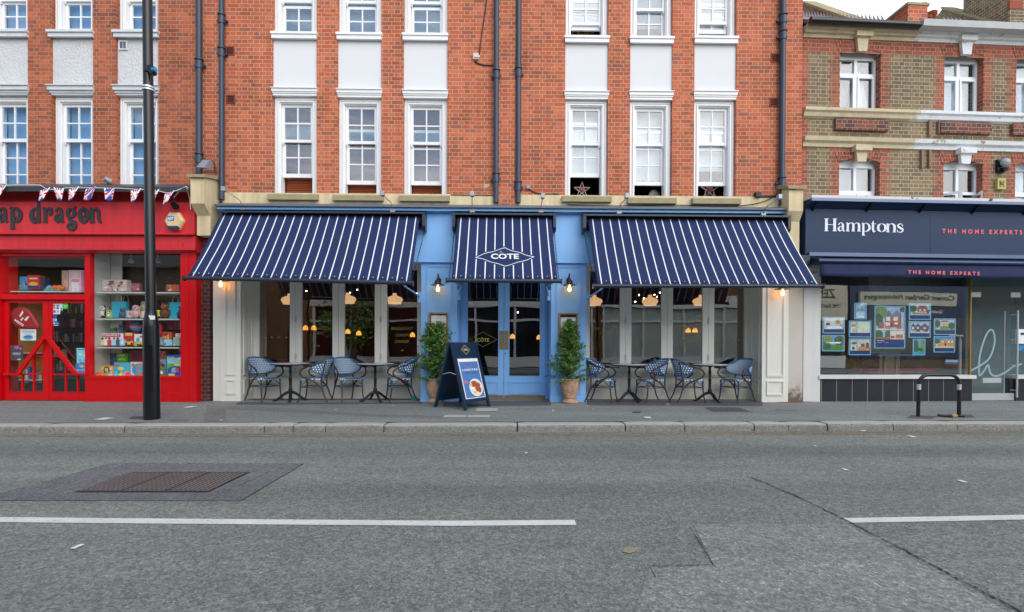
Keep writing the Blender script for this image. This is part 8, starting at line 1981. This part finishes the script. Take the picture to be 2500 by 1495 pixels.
# ================================================================ bicycle stand and lock
x0, y0, z0 = ground(2243, 1018.5); x1, y1, z1 = ground(2341, 1016.5); y0 = y1 = (y0 + y1) / 2
x0 = FM.X(2243, y0, 980); x1 = FM.X(2341.5, y0, 980); zg_ = gz(y0)
t = thing('bicycle_stand', 'black hooped bicycle stand with pale tape on both posts', 'bike stand', ((x0 + x1) / 2, y0, zg_))
zt_ = FM.Z(913, y0, 2290); P = [(x0 - .01, y0, zg_ - .02), (x0, y0, zt_ - .22)] + [(x0 + .15 - .15 * math.cos(R(q)), y0, zt_ - .17 + .15 * math.sin(R(q))) for q in range(0, 91, 15)] + [(x1 - .15 + .15 * math.sin(R(q)), y0, zt_ - .17 + .15 * math.cos(R(q))) for q in range(0, 91, 15)] + [(x1, y0, zt_ - .22), (x1, y0, zg_ - .02)]
CHIP = NT('chipped_black_paint'); _p = CHIP.pos(); CHIP.l(CHIP.mix(CHIP.step(CHIP.noise(38, 5, _p, .75), .62, .68), S(24, 26, 32), S(150, 152, 156)), CHIP.b.inputs['Base Color']); CHIP.b.inputs['Roughness'].default_value = .35; CHIP = CHIP.m
m = MB(); m.tube(P, .028, 14); m.build('hoop', CHIP, t)
for xx in (x0 + .0, x1): zc = FM.Z(945, y0, 2290); m = MB(); m.tube([(xx, y0, zc - .045), (xx, y0, zc + .045)], .0300, 14); m.build('tape', mat('pale_tape', S(196, 200, 206), .6, var=.15, vscale=40), t)
x, y, z = ground(2322, 1019); z = gz(y) + .02
t = thing('bicycle_lock', 'black D-lock with a brass padlock lying at the foot of the hoop', 'bike lock', (x, y, z))
m = MB(); m.tube([(x - .20, y + .02, z + .012), (x - .08, y - .01, z), (x + .05, y, z), (x + .20, y - .02, z)], .018, 8); m.tube([(x - .18, y + .05, z + .01), (x + .1, y + .06, z)], .012, 8); m.build('shackle', BBLK, t)
m = MB(); m.box(x - .02, x + .06, y - .06, y - .02, z - .015, z + .03); m.build('padlock', mat('brass_padlock', S(196, 160, 90), .4, .4), t, bevel=.006)
# ================================================================ the far side of the street, behind the camera: it shows in the glass
FARY = -13.9
def far_box(name, label, x0, x1, h, wm, front):
    t = thing(name, label, 'building', ((x0 + x1) / 2, FARY - 4, 0)); m = MB(); m.box(x0, x1, FARY - 8, FARY, -.1, h); m.build('wall', wm, t); front(t, x0, x1); return t
BRN = brick_mat('brown_brick', [S(120, 92, 66), S(98, 74, 54), S(138, 104, 70), S(84, 64, 50)], S(150, 136, 110))
DGL = mat('dark_shop_glass', S(26, 30, 34), .08, var=0); CRF = mat('cream_fascia', S(206, 200, 176), .5, var=.05); WHF = mat('white_shopfront', S(226, 228, 226), .5, var=.04)
def roofed(t, x0, x1):
    m = MB(); m.pyz([(FARY + .3, 4.6), (FARY - 4, 6.8), (FARY - 8.3, 4.6)], x0 - .2, x1 + .2); m.build('roof', SLATE, t)
    for k in range(int((x1 - x0) / 4)): xx = x0 + 1.5 + k * 4; m = MB(); m.box(xx, xx + 1.6, FARY + .001, FARY + .05, 1.0, 2.4); m.build('window', DGL, t)
far_box('brick_hall', 'low brown brick hall across the street, seen mirrored in the toy shop glass', -27, -9.5, 4.6, BRN, roofed)
FROST = mat('frosted_shop_glass', S(176, 190, 184), .3, var=.1)
def shopfr(sign):
    def f(t, x0, x1):
        m = MB(); m.box(x0 + .1, x1 - .1, FARY + .001, FARY + .25, 2.9, 3.5); m.build('fascia', WHF, t)
        m = MB(); m.box(x0 + .3, x1 - .3, FARY + .001, FARY + .06, .5, 2.85); m.build('window', FROST if sign else DGL, t)
        m = MB(); n = max(2, int((x1 - x0) / 1.8))
        for k in range(n + 1): xx = x0 + .2 + (x1 - x0 - .5) * k / n; m.box(xx, xx + .1, FARY + .061, FARY + .16, 0, 2.899)
        m.box(x0 + .1, x1 - .1, FARY + .065, FARY + .15, 2.2, 2.3); m.box(x0 + .1, x1 - .1, FARY + .06, FARY + .2, 0, .5); m.build('window_frame', WHF, t)
        for k in range(n): xx = x0 + .8 + (x1 - x0 - 1) * k / n; m = MB(); m.box(xx, xx + .9, FARY + .001, FARY + .04, 4.0, 5.0); m.build('window', DGL, t)
    return f
far_box('white_shop', 'white-fronted shop across the street opposite the blue doors', -3.5, 4.5, 5.4, BRN, shopfr(None))
far_box('white_shop', 'wide white-framed shop across the street opposite the right bay', 4.6, 12.9, 5.4, BRN, shopfr(1))
BLKL = cm(30, 30, 34)
def signtxt(t, body, xc, z, wdt, h, y, m=BLKL, bold=.02):
    mb = MB(); text_on(mb, body, (xc + wdt / 2, y, z), (-wdt, 0, 0), (0, 0, h), bold=bold); mb.build('lettering', m, t)
far_box('brick_house', 'plain brown brick house across the street opposite the left bay', -9.4, -3.6, 5.4, BRN, shopfr(None))
def plain(t, x0, x1):
    m = MB(); m.box(x0 + .5, x1 - .5, FARY + .001, FARY + .05, .6, 2.8); m.build('window', DGL, t)
far_box('brick_house', 'plain brown brick house across the street beyond the fish shop', 25.1, 40, 5.2, BRN, plain)
far_box('brick_house', 'plain brown brick house across the street beyond the brick hall', -40, -27.1, 5, BRN, plain)
def zen(t, x0, x1):
    m = MB(); m.box(x0 + .05, x1 - .05, FARY + .001, FARY + .2, 2.35, 4.3); m.build('fascia', CRF, t)
    m = MB(); m.box(x0 + .2, x1 - .2, FARY + .001, FARY + .05, .6, 2.3); m.build('window', DGL, t); m = MB(); m.box(x0 + .05, x1 - .05, FARY + .06, FARY + .15, 0, .6); m.build('stallriser', WHF, t)
    signtxt(t, 'ZEN', 16.9, 3.4, 1.0, .46, FARY + .205); signtxt(t, 'THE NATURAL MEDICINE', 16.3, 2.95, 2.8, .19, FARY + .205)
far_box('herbal_shop', 'cream-fascia shop across the street reading ZEN, mirrored in the agent window', 13.0, 18.1, 5.2, BRN, zen)
def fish(t, x0, x1):
    m = MB(); m.box(x0 + .05, x1 - .05, FARY + .001, FARY + .12, .5, 4.6); m.build('shopfront', mat('deep_blue_shopfront', S(20, 40, 80), .4), t)
    m = MB(); m.box(x0 + .5, x1 - 1.1, FARY + .13, FARY + .26, 3.1, 3.75); s_ = m.build('sign_board', CRF, t)
    signtxt(t, 'Covent Garden Fishmongers', (x0 + x1 - .6) / 2, 3.3, x1 - x0 - 1.9, .34, FARY + .265, bold=.035)
    signtxt(t, 'Quality above', x1 - 2.5, 2.7, 1.5, .18, FARY + .125, cm(210, 214, 220))
    m = MB(); m.box(x0 + .3, x1 - .3, FARY + .121, FARY + .14, .8, 2.5); m.build('window', DGL, t)
far_box('fish_shop', 'dark blue fish shop across the street with a long cream sign', 18.2, 25.0, 5.4, BRN, fish)
random.seed(77)
def tree(x, y, h, rc, seed, label):
    random.seed(seed); t = thing('street_tree', label, 'tree', (x, y, 0), group='leafy trees across the street')
    m = MB(); m.tube([(x, y, -.1), (x + .05, y, h * .3), (x, y, h * .6)], [.16, .13, .07], 10)
    for k in range(7): a = k * .9; m.tube([(x, y, h * (.3 + .04 * k)), (x + math.cos(a) * rc * .6, y + math.sin(a) * rc * .5, h * (.5 + .05 * k))], [.06, .02], 6)
    m.build('trunk', BARK, t); f = MB()
    for k in range(70):
        a, b = random.uniform(0, 6.28), random.uniform(-1, 1); r_ = rc * random.uniform(.35, 1.0)
        c = Vector((x + math.cos(a) * r_ * math.sqrt(1 - b * b), y + math.sin(a) * r_ * math.sqrt(1 - b * b), h * .6 + b * h * .38))
        for i in range(46): p = c + Vector([random.gauss(0, .28) for _ in range(3)]); leaf(f, p, Vector([random.uniform(-1, 1) for _ in range(3)]), .16, .10)
    f.build('crown', LEAFM, t)
tree(-7.0, -12.9, 5.6, 1.7, 1, 'leafy tree across the street mirrored at the right of the left bay'); tree(-13.2, -12.6, 4.6, 1.4, 2, 'leafy tree across the street mirrored beside the lamp column')
